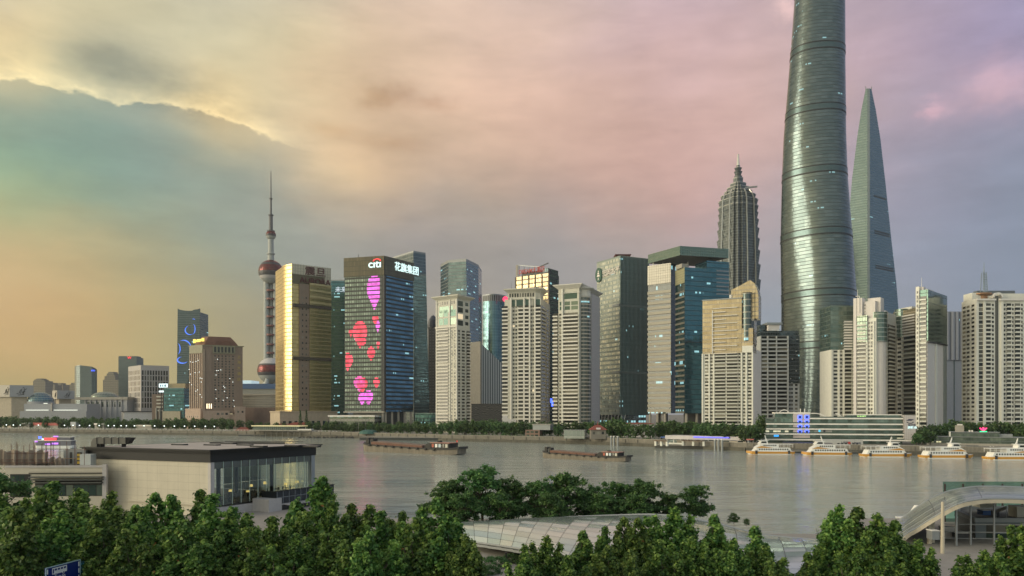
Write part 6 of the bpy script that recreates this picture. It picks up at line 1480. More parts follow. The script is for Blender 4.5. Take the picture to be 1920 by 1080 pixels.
mb = MB(); mb.tube(f.p(f.U(1592), f.Z(830.6, 40), .85), f.p(f.U(1592), f.Z(830.6, 40), .95), .7, .7, M_signred, 14); mb.build('round_emblem', t)
def deck(name, label, x0, x1, Y0, Y1, z, depth, cat='pontoon', rail=True, mat=None):
    f = Face(q(x0, Y0), q(x1, Y1)); t = thing(name, label, cat, (*q((x0+x1)/2, (Y0+Y1)/2), 0))
    mb = MB(); f.block(mb, 0, f.L, -.8, z, -depth, 0, mat or M_pont); mb.build('hull', t)
    mb = MB(); f.block(mb, -.2, f.L+.2, z, z+.15, -depth-.2, .2, M_conc); mb.build('deck', t)
    if rail:
        mb = MB()
        for k in range(int(f.L/3)+1): mb.bar(f.p(min(k*3, f.L), z, 0), f.p(min(k*3, f.L), z+1.1, 0), .1, .1, M_steel)
        mb.bar(f.p(0, z+1.1, 0), f.p(f.L, z+1.1, 0), .1, .1, M_steel); mb.build('railing', t)
    return t, f
deck('mooring_pontoon', 'dark mooring pontoon joining the ferries to the pier house', 1432, 1650, 417, 402, 1.0, 5)
deck('mooring_pontoon', 'dark mooring pontoon below the green glass pavilion', 1655, 1925, 401, 378, 1.1, 5)
# green glass pavilion with a lotus sign
f = Face(q(1745, 425), q(1925, 405)); t = thing('glass_pavilion', 'dark green glass riverside pavilion carrying a red lotus sign', 'building', (*q(1830, 415), GR))
pv = curtain('pavilion_glass', (0.055, 0.085, 0.075), (0.22, 0.27, 0.21), (0.10, 0.125, 0.115), fh=2.1, cw=1.3, sf=0.25, mf=0.14, metal=.45, rough=.15, lit=.01, litcol=(1, .9, .5))
U, Z = f.U, lambda y: f.Z(y, f.L*.5)
mb = MB(); f.block(mb, 0, f.L, GR, Z(820), -14, 0, pv); mb.build('lower_storey', t)
mb = MB(); f.block(mb, U(1783), U(1875), Z(820), Z(811), -14, -2, pv); mb.build('upper_storey', t)
mb = MB(); f.block(mb, -.5, f.L+.5, Z(820), Z(819.2), -15, .5, M_steel); mb.build('roof_edge', t)
mb = MB(); f.block(mb, U(1782), U(1876), Z(811), Z(810.2), -15, -1.6, M_steel); mb.build('roof_edge', t)
mb = MB(); f.block(mb, U(1793), U(1809), Z(810.2), Z(798), -8, -4, M_conc); f.block(mb, U(1797), U(1806), Z(798), Z(795.5), -9, -3.5, M_white); mb.build('stair_house', t)
mb = MB(); f.block(mb, U(1780), U(1783), Z(820), Z(810), -3, -1, M_cream); f.block(mb, U(1875), U(1901), Z(820), Z(814), -12, -4, M_steel); mb.build('service_block', t)
mb = MB(); f.block(mb, -2, f.L+2, GR, Z(831.5), .3, 1.4, M_conc); mb.build('plinth', t)
for x in (1818, 1823):
    mb = MB(); f.block(mb, U(x), U(x+3), Z(810.2), Z(807), -6, -4, M_white); mb.build('air_unit', t)
L = thing('lotus_sign', 'red neon lotus over a green neon bar on the pavilion roof', 'neon sign', (*f.p(U(1844.5), 0, -2).xy, Z(810.2)))
pk, gn = glow('neon_pink', (1.0, .06, .22), 1.3), glow('neon_green', (.05, 1.0, .35), 1.1)
mb = MB(); f.block(mb, U(1838), U(1851.5), Z(810), Z(808.3), -2.2, -2, gn); mb.build('green_bar', L)
for (a, b, y0, y1) in ((1837.3, 1840.5, 802, 804.5), (1848.5, 1852, 802, 804.5), (1839, 1843, 803.5, 806.5), (1846.3, 1850, 803.5, 806.5), (1843, 1846.4, 801, 808), (1840.5, 1849, 805.5, 807.6)):
    mb = MB(); P = [f.p(U((a+b)/2-(b-a)*.25), Z(y1), -2), f.p(U((a+b)/2+(b-a)*.25), Z(y1), -2), f.p(U(b), Z(y0), -2), f.p(U(a), Z(y0), -2)]; mb.face(P, pk); mb.face([p-f.n*.2 for p in P[::-1]], pk); mb.build('petal', L)
f = Face(q(1812, 386), q(1835, 384)); t = thing('pier_kiosk', 'dark ticket kiosk with pale ring emblems on the pavilion pier', 'kiosk', (*q(1823, 386), 1.2))
mb = MB(); f.block(mb, 0, f.L, 1.2, f.Z(835.5), -3, 0, plain('kiosk_dark', (.05, .065, .065), .4)); mb.build('wall', t)
for u_, r in ((1.7, 1.1), (4.3, .8)):
    mb = MB(); n = 14
    for k in range(n):
        a0, a1 = 2*pi*k/n, 2*pi*(k+1)/n; mb.face([f.p(u_+rr*cos(a), f.Z(841)+rr*sin(a), .04) for rr, a in ((r, a0), (r, a1), (r*.7, a1), (r*.7, a0))], M_whitelet)
    mb.build('ring_emblem', t)
f = Face(q(1860, 380), q(1868, 374)); t = thing('gangway', 'grey steel gangway sloping down to the pavilion pontoon', 'gangway', (*q(1864, 378), 1))
mb = MB(); a, b = at(1859, 840, 392), at(1872, 852, 379); mb.bar(a, b, 1.6, .3, M_steel); mb.build('walkway', t)
for s in (-.8, .8):
    mb = MB(); mb.bar(a+Vector((s, 0, 1.1)), b+Vector((s, 0, 1.1)), .12, .12, M_white); 
    for k in range(7): p = a+(b-a)*k/6+Vector((s, 0, 0)); mb.bar(p, p+Vector((0, 0, 1.1)), .1, .1, M_white)
    mb.build('handrail', t)
t = thing('container_office', 'long beige container office on the quay between ferries', 'container', (*q(1718, 400), 1.2)); f = Face(q(1698, 403), q(1734, 400))
mb = MB(); f.block(mb, 0, f.L, 1.2, f.Z(838), -3, 0, M_beige); mb.build('shell', t); repeat_parts('window', t, [win_item(f, 1+k*2.4, 3.2, 1.2, 1, .04, M_pane) for k in range(4)])
# cruise wharf shed with blue lit edge
f = Face(q(1250, 478), q(1392, 448)); U, Z = f.U, lambda y: f.Z(y, f.L*.5)
t = thing('wharf_shed', 'low white glazed wharf shed with a glowing blue roof edge', 'building', (*q(1320, 462), 1.5))
mb = MB(); f.block(mb, 0, f.L, GR-1.6, Z(825), -12, 0, curtain('shed_glass', (.03, .045, .05), (.10, .13, .13), (.45, .43, .42), fh=5, cw=4.6, sf=.0, mf=.10, mull=(.5, .48, .46), metal=.4, rough=.15, lit=.04, litcol=(1, .8, .5))); mb.build('glazed_wall', t)
mb = MB(); f.block(mb, -.5, f.L*1.08, Z(824.5), Z(817.5), -13, 1.2, plain('shed_white', (.55, .52, .53), .6)); mb.build('roof', t)
mb = MB(); f.block(mb, U(1302), U(1370), Z(820.6), Z(818.6), 1.25, 1.7, glow('violet_blue_led', (.16, .16, 1.0), .75)); mb.build('lit_edge', t)
mb = MB(); f.block(mb, 0, f.L, GR-1.6, Z(831.5), .4, 1.0, M_cream); mb.build('parapet', t)
mb = MB(); f.block(mb, U(1240), 0, Z(822), Z(820.5), -6, 1, plain('blue_awning', (.05, .14, .45), .6)); mb.build('awning', t)
deck('wharf_jetty', 'concrete jetty in front of the glazed wharf shed', 1228, 1405, 474, 440, 2.0, 7, cat='jetty', mat=plain('jetty_dark', (.05, .05, .045), .8))
for k, (x0, x1) in enumerate(((1278, 1320), (1226, 1250))):
    f = Face(q(x0, 458), q(x1, 452)); t = thing('landing_canopy', ('flat brown landing canopy on the jetty beside blue-edged shed', 'flat brown landing canopy at the jetty end beside the tiled gatehouse')[k], 'canopy', (*q((x0+x1)/2, 456), 2.1))
    mb = MB(); f.block(mb, 0, f.L, 5.0, 5.4, -3, 0, M_rust); mb.build('roof', t)
    for u_ in (.5, f.L*.5, f.L-.5):
        mb = MB(); f.block(mb, u_-.6, u_+.6, 2.1, 5.0, -2, -.8, M_cream); mb.build('pier', t)
spots = [(1340.5, 443), (1347, 442), (1354, 441), (1404, 438), (1146, 505), (1151, 503), (1158, 501)]
names = ['first pale mooring pile of three standing off the wharf shed', 'middle pale mooring pile of three standing off the wharf shed', 'third pale mooring pile of three standing off the wharf shed', 'single pale mooring pile beside the first ferry bow', 'first pale mooring pile of three below the tiled gatehouse', 'middle pale mooring pile of three below the tiled gatehouse', 'third pale mooring pile of three below the tiled gatehouse']
mb = MB(); mb.tube((0, 0, -2), (0, 0, 6.2), .62, .62, M_steel, 12); mb.tube((0, 0, 6.2), (0, 0, 6.7), .7, .7, M_white, 12); pile = mb.build('mooring_pile'); 
for k, (x, Y) in enumerate(spots):
    o = pile if k == 0 else pile.copy()
    if k: COL.objects.link(o)
    o.location = (px(x, Y), Y, 0); tag(o, names[k], 'mooring pile', 'mooring piles off the far bank')
f = Face(q(1399, 436), q(1413, 434)); t = thing('red_canopy', 'small red roofed landing shelter beside the first ferry', 'shelter', (*q(1406, 436), 2))
mb = MB(); f.block(mb, 0, f.L, f.Z(825), f.Z(823), -2.5, 0, plain('faded_red', (.45, .13, .12), .6)); mb.build('roof', t)
for u_ in (.4, f.L-.4):
    mb = MB(); mb.bar(f.p(u_, 1.5, -1), f.p(u_, f.Z(825), -1), .25, .25, M_steel); mb.build('post', t)
# tiled gatehouse, glass sheds, red-roofed houses
def hip_house(name, label, x0, x1, yb, ye, yr, Y, wall, roof, spire=False, depth=None):
    P = frontplan(x0, x1, Y, Y, depth or (px(x1, Y)-px(x0, Y))*.8); t = thing(name, label, 'house', (*mean(P), pz(yb, Y)))
    f = Face(P[0], P[1])
    mb = MB(); mb.prism(P, min(GR, pz(yb, Y)), pz(ye, Y), wall); mb.build('wall', t)
    E = inset(P, -1.0); c = mean(P); w = .35 if spire else .0
    T = [(c[0]+(p[0]-c[0])*(w if spire else .55), c[1]+(p[1]-c[1])*.08) for p in P]
    mb = MB(); mb.prism(E, pz(ye, Y), pz(yr, Y), roof, poly1=T); r = mb.build('roof', t)
    W = [win_item(f, f.L*(.12+.3*k), pz(yb, Y)+(pz(ye, Y)-pz(yb, Y))*.35, f.L*.16, (pz(ye, Y)-pz(yb, Y))*.4, .05, M_pane) for k in range(3)]
    repeat_parts('window', t, W); return t, f
t, f = hip_house('gatehouse', 'little brick gatehouse with a steep red spired roof on the flood wall', 1108, 1136, 819, 806, 797, 520, plain('grey_brick', (.22, .2, .17), .8), M_redroof, True)
mb = MB(); c = f.p(f.L/2, 0, -4); mb.tube((c.x, c.y, pz(798, 520)), (c.x, c.y, pz(790, 520)), .6, .1, M_redroof, 6); mb.build('spire', t)
mb = MB(); f.block(mb, f.L*.36, f.L*.64, pz(805.5, 520), pz(802, 520), -1.2, .6, M_white); mb.build('dormer', t)
hip_house('boathouse', 'small cream landing house with red hipped roof by the dark pontoon', 441, 466, 813, 807.5, 801, 742, M_cream, M_redroof)
hip_house('riverside_house', 'low white house with long red roof behind the ferry terminal', 538, 576, 800, 797, 792, 760, M_white, M_redroof)
hip_house('riverside_house', 'short white house with dull red roof left of the longer red roof', 513, 535, 800, 797.5, 794, 765, M_white, M_redroof)
hip_house('riverside_house', 'pinkish white house with red roof line below the blue office pillars', 1170, 1227, 808, 795, 792.5, 560, M_pinkw, M_redroof, depth=14)
f = Face(q(1057, 535), q(1096, 530)); t = thing('glass_shed', 'pale framed glass shed on the flood wall beside the gatehouse', 'shed', (*q(1076, 532), GR))
mb = MB(); f.block(mb, 0, f.L, GR, f.Z(806.5), -6, 0, curtain('shed_panes', (.25, .3, .28), (.36, .4, .36), (.42, .43, .4), fh=5, cw=3, sf=.08, mf=.1, metal=.4, rough=.2, lit=0)); mb.build('glazed_wall', t); mb = MB(); f.block(mb, -.3, f.L+.3, f.Z(806.5), f.Z(805.8), -6.3, .3, M_steel); mb.build('roof', t)
f = Face(q(985, 560), q(1012, 556)); t = thing('dock_office', 'brown two-storey dock office with a flat grey top storey', 'building', (*q(998, 558), GR))
mb = MB(); f.block(mb, 0, f.L, GR, f.Z(806), -8, 0, plain('brown_brick', (.20, .13, .1), .8)); mb.build('wall', t); mb = MB(); f.block(mb, f.L*.5, f.L*1.7, f.Z(806), f.Z(796), -9, -.5, M_steel); f.block(mb, f.L*.45, f.L*1.75, f.Z(796), f.Z(794.8), -9.5, .2, M_conc); mb.build('top_storey', t)
repeat_parts('window', t, [win_item(f, f.L*(.08+.3*k), GR+z, f.L*.2, 1.3, .05, M_paneg) for k in range(3) for z in (.8, 3.4)])
f = Face(q(942, 600), q(958, 600)); t = thing('kiosk_block', 'small pink stepped block among trees below the broad beige tower', 'building', (*q(950, 600), GR))
mb = MB(); f.block(mb, 0, f.L*.6, GR, f.Z(779), -6, 0, M_pinkw); f.block(mb, f.L*.6, f.L*1.6, GR, f.Z(786), -6, 0, M_pinkw); mb.build('wall', t)
# ferry terminal with a lit yellow roof edge
f = Face(q(474, 712), q(560, 700)); U, Z = f.U, lambda y: f.Z(y, f.L*.5); t = thing('ferry_terminal', 'long low ferry terminal with yellow lit roof edge and dark glazing', 'terminal', (*q(515, 708), GR))
mb = MB(); f.block(mb, 0, f.L, Z(806), Z(799.5), -12, 0, curtain('terminal_glass', (.03, .05, .055), (.08, .12, .12), (.25, .3, .27), fh=8, cw=2.2, sf=0, mf=.14, metal=.4, rough=.15, lit=.02)); mb.build('glazed_wall', t)
mb = MB(); f.block(mb, -1, f.L+2, Z(799.5), Z(797.8), -13, 1.2, plain('terminal_roof', (.5, .46, .3), .6, emit=(1, .85, .4), es=.25)); mb.build('roof', t)
mb = MB(); f.block(mb, -3, f.L+14, Z(807.5), Z(806), -13, 2, M_conc); f.block(mb, f.L, f.L+14, Z(806), Z(804), -3, 2, M_white); mb.build('deck', t)
mb = MB()
for k in range(9): mb.bar(f.p(2+k*6, 0, .5), f.p(2+k*6, Z(807.5), .5), .6, .6, M_mud)
mb.build('piles', t)
deck('moored_barge', 'black moored work barge under the ferry terminal ramp', 447, 508, 722, 715, 1.6, 7, 'barge', False, M_pont)
# long floating dock
t, f = deck('floating_dock', 'long dark floating dock moored off the flood wall', 674, 841, 612, 596, 2.4, 12, 'dock', True)
t2 = []
for k in range(9):
    mb = MB(); f.block(mb, k*f.L/9+.3, (k+1)*f.L/9-.3, .5, 1.9, .02, .12, plain('dock_panel', (.03, .035, .035), .6, var=.3)); mb.build('side_panel', t)
# shoal of rocks at the wall's foot
mb = MB(); random.seed(5)
for k in range(60):
    x = random.uniform(560, 660); Y = CH*F/(820.5-HZ)-random.uniform(0, 14); p = q(x, Y); r = random.uniform(.5, 1.6); mb.lathe(p[0], p[1], [(r*1.3, -.3), (r, .5*r), (r*.5, .9*r), (0, r)], plain('wet_rock', (.06, .055, .045), .8, var=.3), 5, a0=random.random())
o = mb.build('rocks'); tag(o, kind='stuff')
# garden promenade: planting, lamps, railing, tents, people of the far bank are too small to read
M_lamp_post = plain('lamp_post_dark', (.1, .1, .1), .5)
mb = MB(); mb.tube((0, 0, 0), (0, 0, 4.2), .1, .08, M_lamp_post, 6); post = mb
lampbase = None; cnt = 0
lx = [12, 25, 38, 72, 121, 137, 149, 168, 186, 203, 214, 227, 237, 252, 270, 290, 308, 327, 346, 365, 385, 402]
ordn = ['first', 'second', 'third', 'fourth', 'fifth', 'sixth', 'seventh', 'eighth', 'ninth', 'tenth', 'eleventh', 'twelfth', 'thirteenth', 'fourteenth', 'fifteenth', 'sixteenth', 'seventeenth', 'eighteenth', 'nineteenth', 'twentieth', 'twenty-first', 'twenty-second', 'twenty-third', 'twenty-fourth', 'twenty-fifth', 'twenty-sixth', 'twenty-seventh', 'twenty-eighth', 'twenty-ninth', 'thirtieth']
for k, x in enumerate(lx):
    Y = shoreY(x)+4
    if lampbase is None:
        lampbase = thing('promenade_lamp', 'x', 'street lamp', (px(x, Y), Y, GR), 'globe lamps along the far promenade')
        m_ = MB(); m_.tube((px(x, Y), Y, GR), (px(x, Y), Y, GR+4.4), .12, .09, M_lamp_post, 6); m_.build('post', lampbase)
        m_ = MB(); m_.lathe(px(x, Y), Y, [(0, GR+4.3), (.5, GR+4.55), (.62, GR+4.9), (.45, GR+5.3), (0, GR+5.45)], G_lamp, 10); m_.build('globe', lampbase); o = lampbase
    else: o = copy_tree(lampbase); o.location = (px(x, Y), Y, GR)
    o['label'] = 'lit globe lamp on the far promenade, %s along the railing from the mural hall' % ordn[k]
t = thing('promenade_railing', 'pale railing along the far promenade below the bank trees', 'railing', (px(230, 800), 800, GR))
mb = MB()
for i in range(1, 5):
    f = Face(SH[i], SH[i+1]); 
    for z in (5.0, 5.9): mb.bar(f.p(0, z, -.4), f.p(f.L, z, -.4), .14, .16, M_white)
    for k in range(int(f.L/4)): mb.bar(f.p(k*4, 4.9, -.4), f.p(k*4, 6.0, -.4), .3, .3, M_white)
mb.build('rail', t)
for (x0, x1, y0, y1, col, lab, nm) in ((38, 55, 792.5, 794.5, (.8, .8, .75), 'white flat roofed kiosk under the bank trees near the picture edge', 'promenade_kiosk'), (62, 108, 792.5, 797.5, (.4, .06, .05), 'long red roofed pavilion on the promenade below the mural hall', 'promenade_pavilion'), (176, 195, 793.5, 796.5, (.75, .72, .65), 'cream canopy tent under trees below the colonnaded hall', 'canopy_tent'), (132, 142, 791, 798, (.35, .38, .4), 'small grey cabin under trees below the dark rounded tower', 'cabin'), (254, 284, 796.5, 799, (.55, .52, .45), 'low pale shelter among trees below the gridded office', 'shelter')):
    f = Face(q(x0, shoreY(x0)+9), q(x1, shoreY(x1)+9)); t = thing(nm, lab, 'kiosk', (*f.p(f.L/2, 0, 0).xy, GR)); m_ = plain(nm+'_roof', col, .6)
    mb = MB(); f.block(mb, 0, f.L, f.Z(y1), f.Z(y0), -4, 0, m_); mb.build('roof', t); mb = MB(); f.block(mb, .5, f.L-.5, GR, f.Z(y1), -3.6, -.6, M_conc); mb.build('wall', t)
f = Face(q(695, 690), q(707, 688)); t = thing('tarpaulin_heap', 'heap under a green tarpaulin on the far quay behind the floating dock', 'heap', (*q(700, 690), GR))
mb = MB(); c = q(692, 660); mb.lathe(c[0], c[1], [(9, GR), (8, GR+2.0), (5, GR+3.2), (0, GR+3.6)], plain('green_tarp', (.04, .12, .10), .7), 12); mb.build('cover', t)
# ------------------------------------------------------------------ boats
FW = plain('ferry_white', (.82, .81, .78), .4, var=.04, stain=.06); FO = plain('ferry_ochre', (.60, .30, .05), .45, var=.08); FD = plain('ferry_dark', (.05, .05, .055), .5); FGL = pane_mat('ferry_pane', (.015, .02, .025), (.07, .09, .1), .4, .1, 0.0)
def loft(mb, secs, mat, top=None):
    """secs: (x, half width, z0, z1) hull sections"""
    for (a, b) in zip(secs, secs[1:]):
        x0, w0, l0, h0 = a; x1, w1, l1, h1 = b
        mb.face([(x0, -w0, l0), (x1, -w1, l1), (x1, -w1, h1), (x0, -w0, h0)], mat); mb.face([(x1, w1, l1), (x0, w0, l0), (x0, w0, h0), (x1, w1, h1)], mat)
        mb.face([(x0, -w0, h0), (x1, -w1, h1), (x1, w1, h1), (x0, w0, h0)], top or mat)
        mb.face([(x0, w0, l0), (x1, w1, l1), (x1, -w1, l1), (x0, -w0, l0)], mat)
    for (x, w, l, h), s in ((secs[0], 1), (secs[-1], -1)):
        P = [(x, -w, l), (x, -w, h), (x, w, h), (x, w, l)]; mb.face(P[::s], mat)
def ferry(label):
    """bow towards -x, 24 m long"""
    t = thing('river_ferry', label, 'ferry', (0, 0, 0), 'white and ochre ferries moored in a row')
    mb = MB(); loft(mb, [(-12.6, .6, .7, 1.9), (-10.5, 2.4, .2, 1.75), (-7, 3.3, 0, 1.6), (9, 3.3, 0, 1.5), (11.5, 3.0, .1, 1.5), (12.4, 2.6, .5, 1.5)], FO, FW); mb.build('hull', t)
    mb = MB(); loft(mb, [(-11.6, 1.6, -.3, .5), (-7, 3.36, -.3, .35), (9, 3.36, -.3, .35), (11.8, 2.9, -.3, .45)], FW); mb.build('waterline_band', t)
    mb = MB(); loft(mb, [(-9.4, 2.6, 1.6, 1.65), (-7.6, 3.0, 1.55, 3.6), (9.6, 3.0, 1.5, 3.6), (10.6, 2.9, 1.5, 1.6)], FW); mb.build('lower_cabin', t)
    mb = MB(); loft(mb, [(-8.4, 2.7, 3.5, 3.55), (-5.0, 2.8, 3.5, 5.6), (3.2, 2.8, 3.5, 5.6), (3.8, 2.8, 3.5, 5.5)], FW); mb.build('upper_cabin', t)
    mb = MB()
    for s in (-1, 1):
        P = [(-8.3, s*3.03, 3.45), (1.0, s*3.03, 3.5), (-2.0, s*3.03, 3.95), (-5.4, s*3.03, 4.5)]; mb.face(P if s < 0 else P[::-1], FO)
    mb.build('ochre_swoosh', t)
    mb = MB(); loft(mb, [(-6.4, 1.8, 5.6, 5.65), (-5.0, 2.0, 5.6, 7.2), (-2.0, 2.0, 5.6, 7.3), (-1.6, 2.0, 5.6, 5.7)], FW); mb.build('wheelhouse', t)
    mb = MB()
    P = [(-6.2, -1.6, 5.85), (-6.2, 1.6, 5.85), (-5.15, 1.7, 7.0), (-5.15, -1.7, 7.0)]; mb.face(P[::-1], FGL)
    for s in (-1, 1): P = [(-5.6, s*2.03, 6.0), (-2.4, s*2.03, 6.0), (-2.6, s*2.03, 6.9), (-4.9, s*2.03, 6.9)]; mb.face(P if s < 0 else P[::-1], FGL)
    mb.build('wheelhouse_window', t)
    mb = MB(); mb.box(-6.0, -1.2, -2.2, 2.2, 7.25, 7.45, FW); mb.build('wheelhouse_roof', t)
    mb = MB(); mb.box(3.8, 11.4, -2.8, 2.8, 5.3, 5.5, FW); mb.build('rear_awning', t)
    mb = MB()
    for x in (6.2, 8.6, 11.2):
        for s in (-1, 1): mb.bar((x, s*2.6, 3.6), (x, s*2.6, 5.3), .14, .14, FW)
    mb.bar((3.8, -2.9, 4.5), (11.4, -2.9, 4.5), .1, .1, FW); mb.bar((3.8, 2.9, 4.5), (11.4, 2.9, 4.5), .1, .1, FW); mb.build('deck_railing', t)
    mb = MB(); mb.bar((-2.0, -.5, 7.4), (-2.8, 0, 10.2), .25, .25, FW); mb.bar((-2.0, .5, 7.4), (-2.8, 0, 10.2), .25, .25, FW); mb.bar((-3.4, -.9, 9.2), (-2.2, .9, 9.2), .15, .15, FW); mb.build('mast', t)
    W = []
    for s in (-1, 1):
        f = Face((-7.2, -3.0), (9.4, -3.0)) if s < 0 else Face((9.4, 3.0), (-7.2, 3.0))
        for k in range(13): W.append(win_item(f, .5+k*1.22, 2.35, .72, .72, .03, FGL))
        g = Face((-5.0, -2.8), (3.0, -2.8)) if s < 0 else Face((3.0, 2.8), (-5.0, 2.8))
        for k in range(7): W.append(win_item(g, .7+k*1.02, 4.45, .62, .68, .03, FGL))
    repeat_parts('window', t, W)
    for x in (-8.2, 9.0):
        for s in (-1, 1):
            mb = MB(); mb.box(x-.55, x+.55, s*3.2-.25, s*3.2+.25, .3, 2.1, FD); mb.build('boarding_fender', t)
    return t
fl = ['ferry nearest the red landing shelter, first of the moored row, bow to the wharf shed', 'second ferry of the moored row, moored below the blue-lit windows', 'third ferry of the moored row, in front of the bird-emblem sign tower', 'fourth ferry of the moored row, beside the dark ring-emblem kiosk', 'last ferry of the moored row, cut by the picture edge']
F0 = ferry(fl[0])
for k, (x, yw, face_) in enumerate(((1444, 851.5, 0), (1549, 853.5, 0), (1661, 856.5, 1), (1774, 859.0, 1), (1897, 862, 1))):
    o = F0 if k == 0 else copy_tree(F0)
    Y = CH*F/(yw-HZ); o.location = (px(x, Y), Y, 0); o.rotation_euler = (0, 0, (pi if face_ else 0)-.05); o['label'] = fl[k]; o['_base'] = (0, 0, 0)
BH = plain('barge_hull', (.19, .165, .13), .8, var=.22, scale=.5, stain=.3); BD = plain('barge_dark', (.045, .043, .04), .8, var=.25); BR = plain('barge_rust', (.17, .085, .06), .8, var=.25, scale=.7)
def barge(label, x0, x1, yw0, yw1, L, flag):
    Y0, Y1 = CH*F/(yw0-HZ), CH*F/(yw1-HZ); a, b = Vector((*q(x0, Y0), 0)), Vector((*q(x1, Y1), 0)); d = (b-a)
    t = thing('cargo_barge', label, 'barge', (0, 0, 0), 'low cargo barges under way on the river')
    s = d.length/50.0
    mb = MB(); loft(mb, [(-25.5, .5, 1.6, 3.6), (-24, 2.6, .4, 3.4), (-21, 3.9, -.4, 3.0), (16, 4.1, -.4, 2.0), (21, 3.8, -.3, 2.3), (24.6, 2.8, .3, 2.9)], BH, BD); mb.build('hull', t)
    mb = MB(); loft(mb, [(-25.7, .6, 3.1, 3.7), (-24, 2.75, 2.9, 3.5), (-21, 4.05, 2.6, 3.1), (16, 4.25, 1.6, 2.1), (21, 3.95, 1.8, 2.4), (25.4, 2.9, 2.2, 3.1)], BD); mb.build('rubbing_strake', t)
    mb = MB(); loft(mb, [(-19, 3.3, 2.7, 4.0), (8, 3.4, 2.0, 3.0)], BR, BR); mb.build('hatch_coaming', t)
    mb = MB(); loft(mb, [(-18.5, 2.9, 3.9, 4.2), (7.5, 3.0, 2.95, 3.2)], plain('hatch_cover', (.2, .14, .11), .8, var=.2)); mb.build('hatch_cover', t)
    mb = MB(); loft(mb, [(8.4, 2.6, 2, 3.1), (10.4, 3.0, 2, 4.1), (12, 3.0, 2, 4.1)], BD); mb.box(12, 20.6, -2.9, 2.9, 2.0, 4.2, BD); mb.build('deckhouse', t)
    mb = MB(); mb.box(11.6, 21.0, -3.1, 3.1, 4.2, 4.42, plain('deckhouse_roof', (.42, .22, .17) if flag else (.5, .48, .43), .7)); mb.build('deckhouse_roof', t)
    f = Face((12, -2.9), (20.6, -2.9)); cols = [plain('door_red', (.4, .1, .06), .6), FW, plain('pale_blue_door', (.5, .6, .65), .5), M_pane, M_beige]
    for k in range(5):
        mb = MB(); f.block(mb, .4+k*1.65, 1.5+k*1.65, 2.6, 3.9, .02, .08, cols[k]); mb.build('cabin_door', t)
    mb = MB(); mb.box(-23.6, -22.0, -1.6, 1.6, 3.3, 5.6, BD); mb.box(-21.4, -19.8, -1.3, 1.3, 3.1, 5.3, BD); mb.box(-22, -21, -.8, .8, 3.2, 4.6, FW); mb.build('winch_house', t)
    mb = MB(); mb.box(13.4, 14.6, -.8, .8, 4.4, 5.0, BD); mb.build('funnel', t)
    mb = MB(); mb.bar((22, 0, 2.6), (22, 0, 5.2), .12, .12, BD); mb.build('flagstaff', t)
    if flag:
        mb = MB(); mb.box(21.9, 22.7, -.05, .05, 4.7, 5.3, plain('small_red_flag', (.6, .06, .05), .7)); mb.build('flag', t)
    for k in range(9):
        mb = MB(); x = -19+k*4.2; zz = 2.75-k*.125; mb.tube((x, -4.3, zz), (x, -4.75, zz), .5, .5, BD, 10); mb.build('tyre_fender', t)
    t.location = (a+b)/2+Vector((0, 4*s, 0)); t.rotation_euler = (0, 0, atan2(d.y, d.x)); t.scale = (s, s, s)
    return t
barge('loaded cargo barge with a pinkish deckhouse roof and red flag', 683, 866, 846.5, 853.5, 52, True)
barge('loaded cargo barge with a pale deckhouse roof following behind', 1021, 1182, 859, 866.5, 40, False)
# foam of the barges' bow waves and wakes
mb = MB(); random.seed(3)
foam = plain('foam', (.55, .53, .47), .6)
def streak(x0, x1, y0, y1, n, w):
    for k in range(n):
        s = random.random(); x = x0+(x1-x0)*s; y = y0+(y1-y0)*s+random.uniform(-1.2, 1.2); Y = CH*F/(y-HZ); c = q(x, Y); l = random.uniform(.5, 2.2)*w
        mb.face([(c[0]-l, c[1]-.12, .02), (c[0]+l*.4, c[1]-.22, .02), (c[0]+l, c[1]+.1, .02), (c[0]-l*.3, c[1]+.25, .02)], foam)
streak(683, 700, 849.5, 850.5, 12, .5); streak(735, 880, 852.5, 856, 60, 1.0); streak(860, 1010, 853, 857, 50, 1.0); streak(1019, 1030, 860, 861, 10, .5); streak(1130, 1300, 868, 872, 60, 1.0)
o = mb.build('wake_foam'); tag(o, kind='stuff')
# lit sightseeing boat partly hidden by the scaffolded roof
Y = 470; t = thing('sightseeing_boat', 'sightseeing boat lit in red and blue beyond the scaffolded roof', 'boat', (px(104, Y), Y, 0))
cx = px(104, Y); w = px(139, Y)-px(104, Y)
mb = MB()
def lw(m, secs, mat):
    k = MB(); loft(k, secs, mat); m.v += []; 
    for f_, uv in zip(k.f, k.uv): m.face([(k.v[i][0]+cx, k.v[i][1]+Y, k.v[i][2]) for i in f_], mat, uv)
lw(mb, [(-w, 1, .5, 2.0), (-w*.85, 3, 0, 1.8), (w*.9, 3, 0, 1.7), (w, 2.4, .3, 2.0)], FW); mb.build('hull', t)
mb = MB(); mb.box(cx-w*.9, cx+w*.95, Y-2.6, Y+2.6, 1.8, 4.8, plain('boat_cabin', (.16, .16, .19), .3)); mb.build('cabin', t)
mb = MB(); mb.box(cx-w*.98, cx+w, Y-2.9, Y+2.9, 4.8, 5.1, FW); mb.box(cx-w*.1, cx+w*.98, Y-2.6, Y+2.6, 7.0, 7.25, FW); mb.build('deck', t)
mb = MB(); mb.box(cx+.0, cx+w*.9, Y-2.3, Y+2.3, 5.1, 7.0, plain('boat_cabin', (.16, .16, .19), .3)); mb.build('upper_cabin', t)
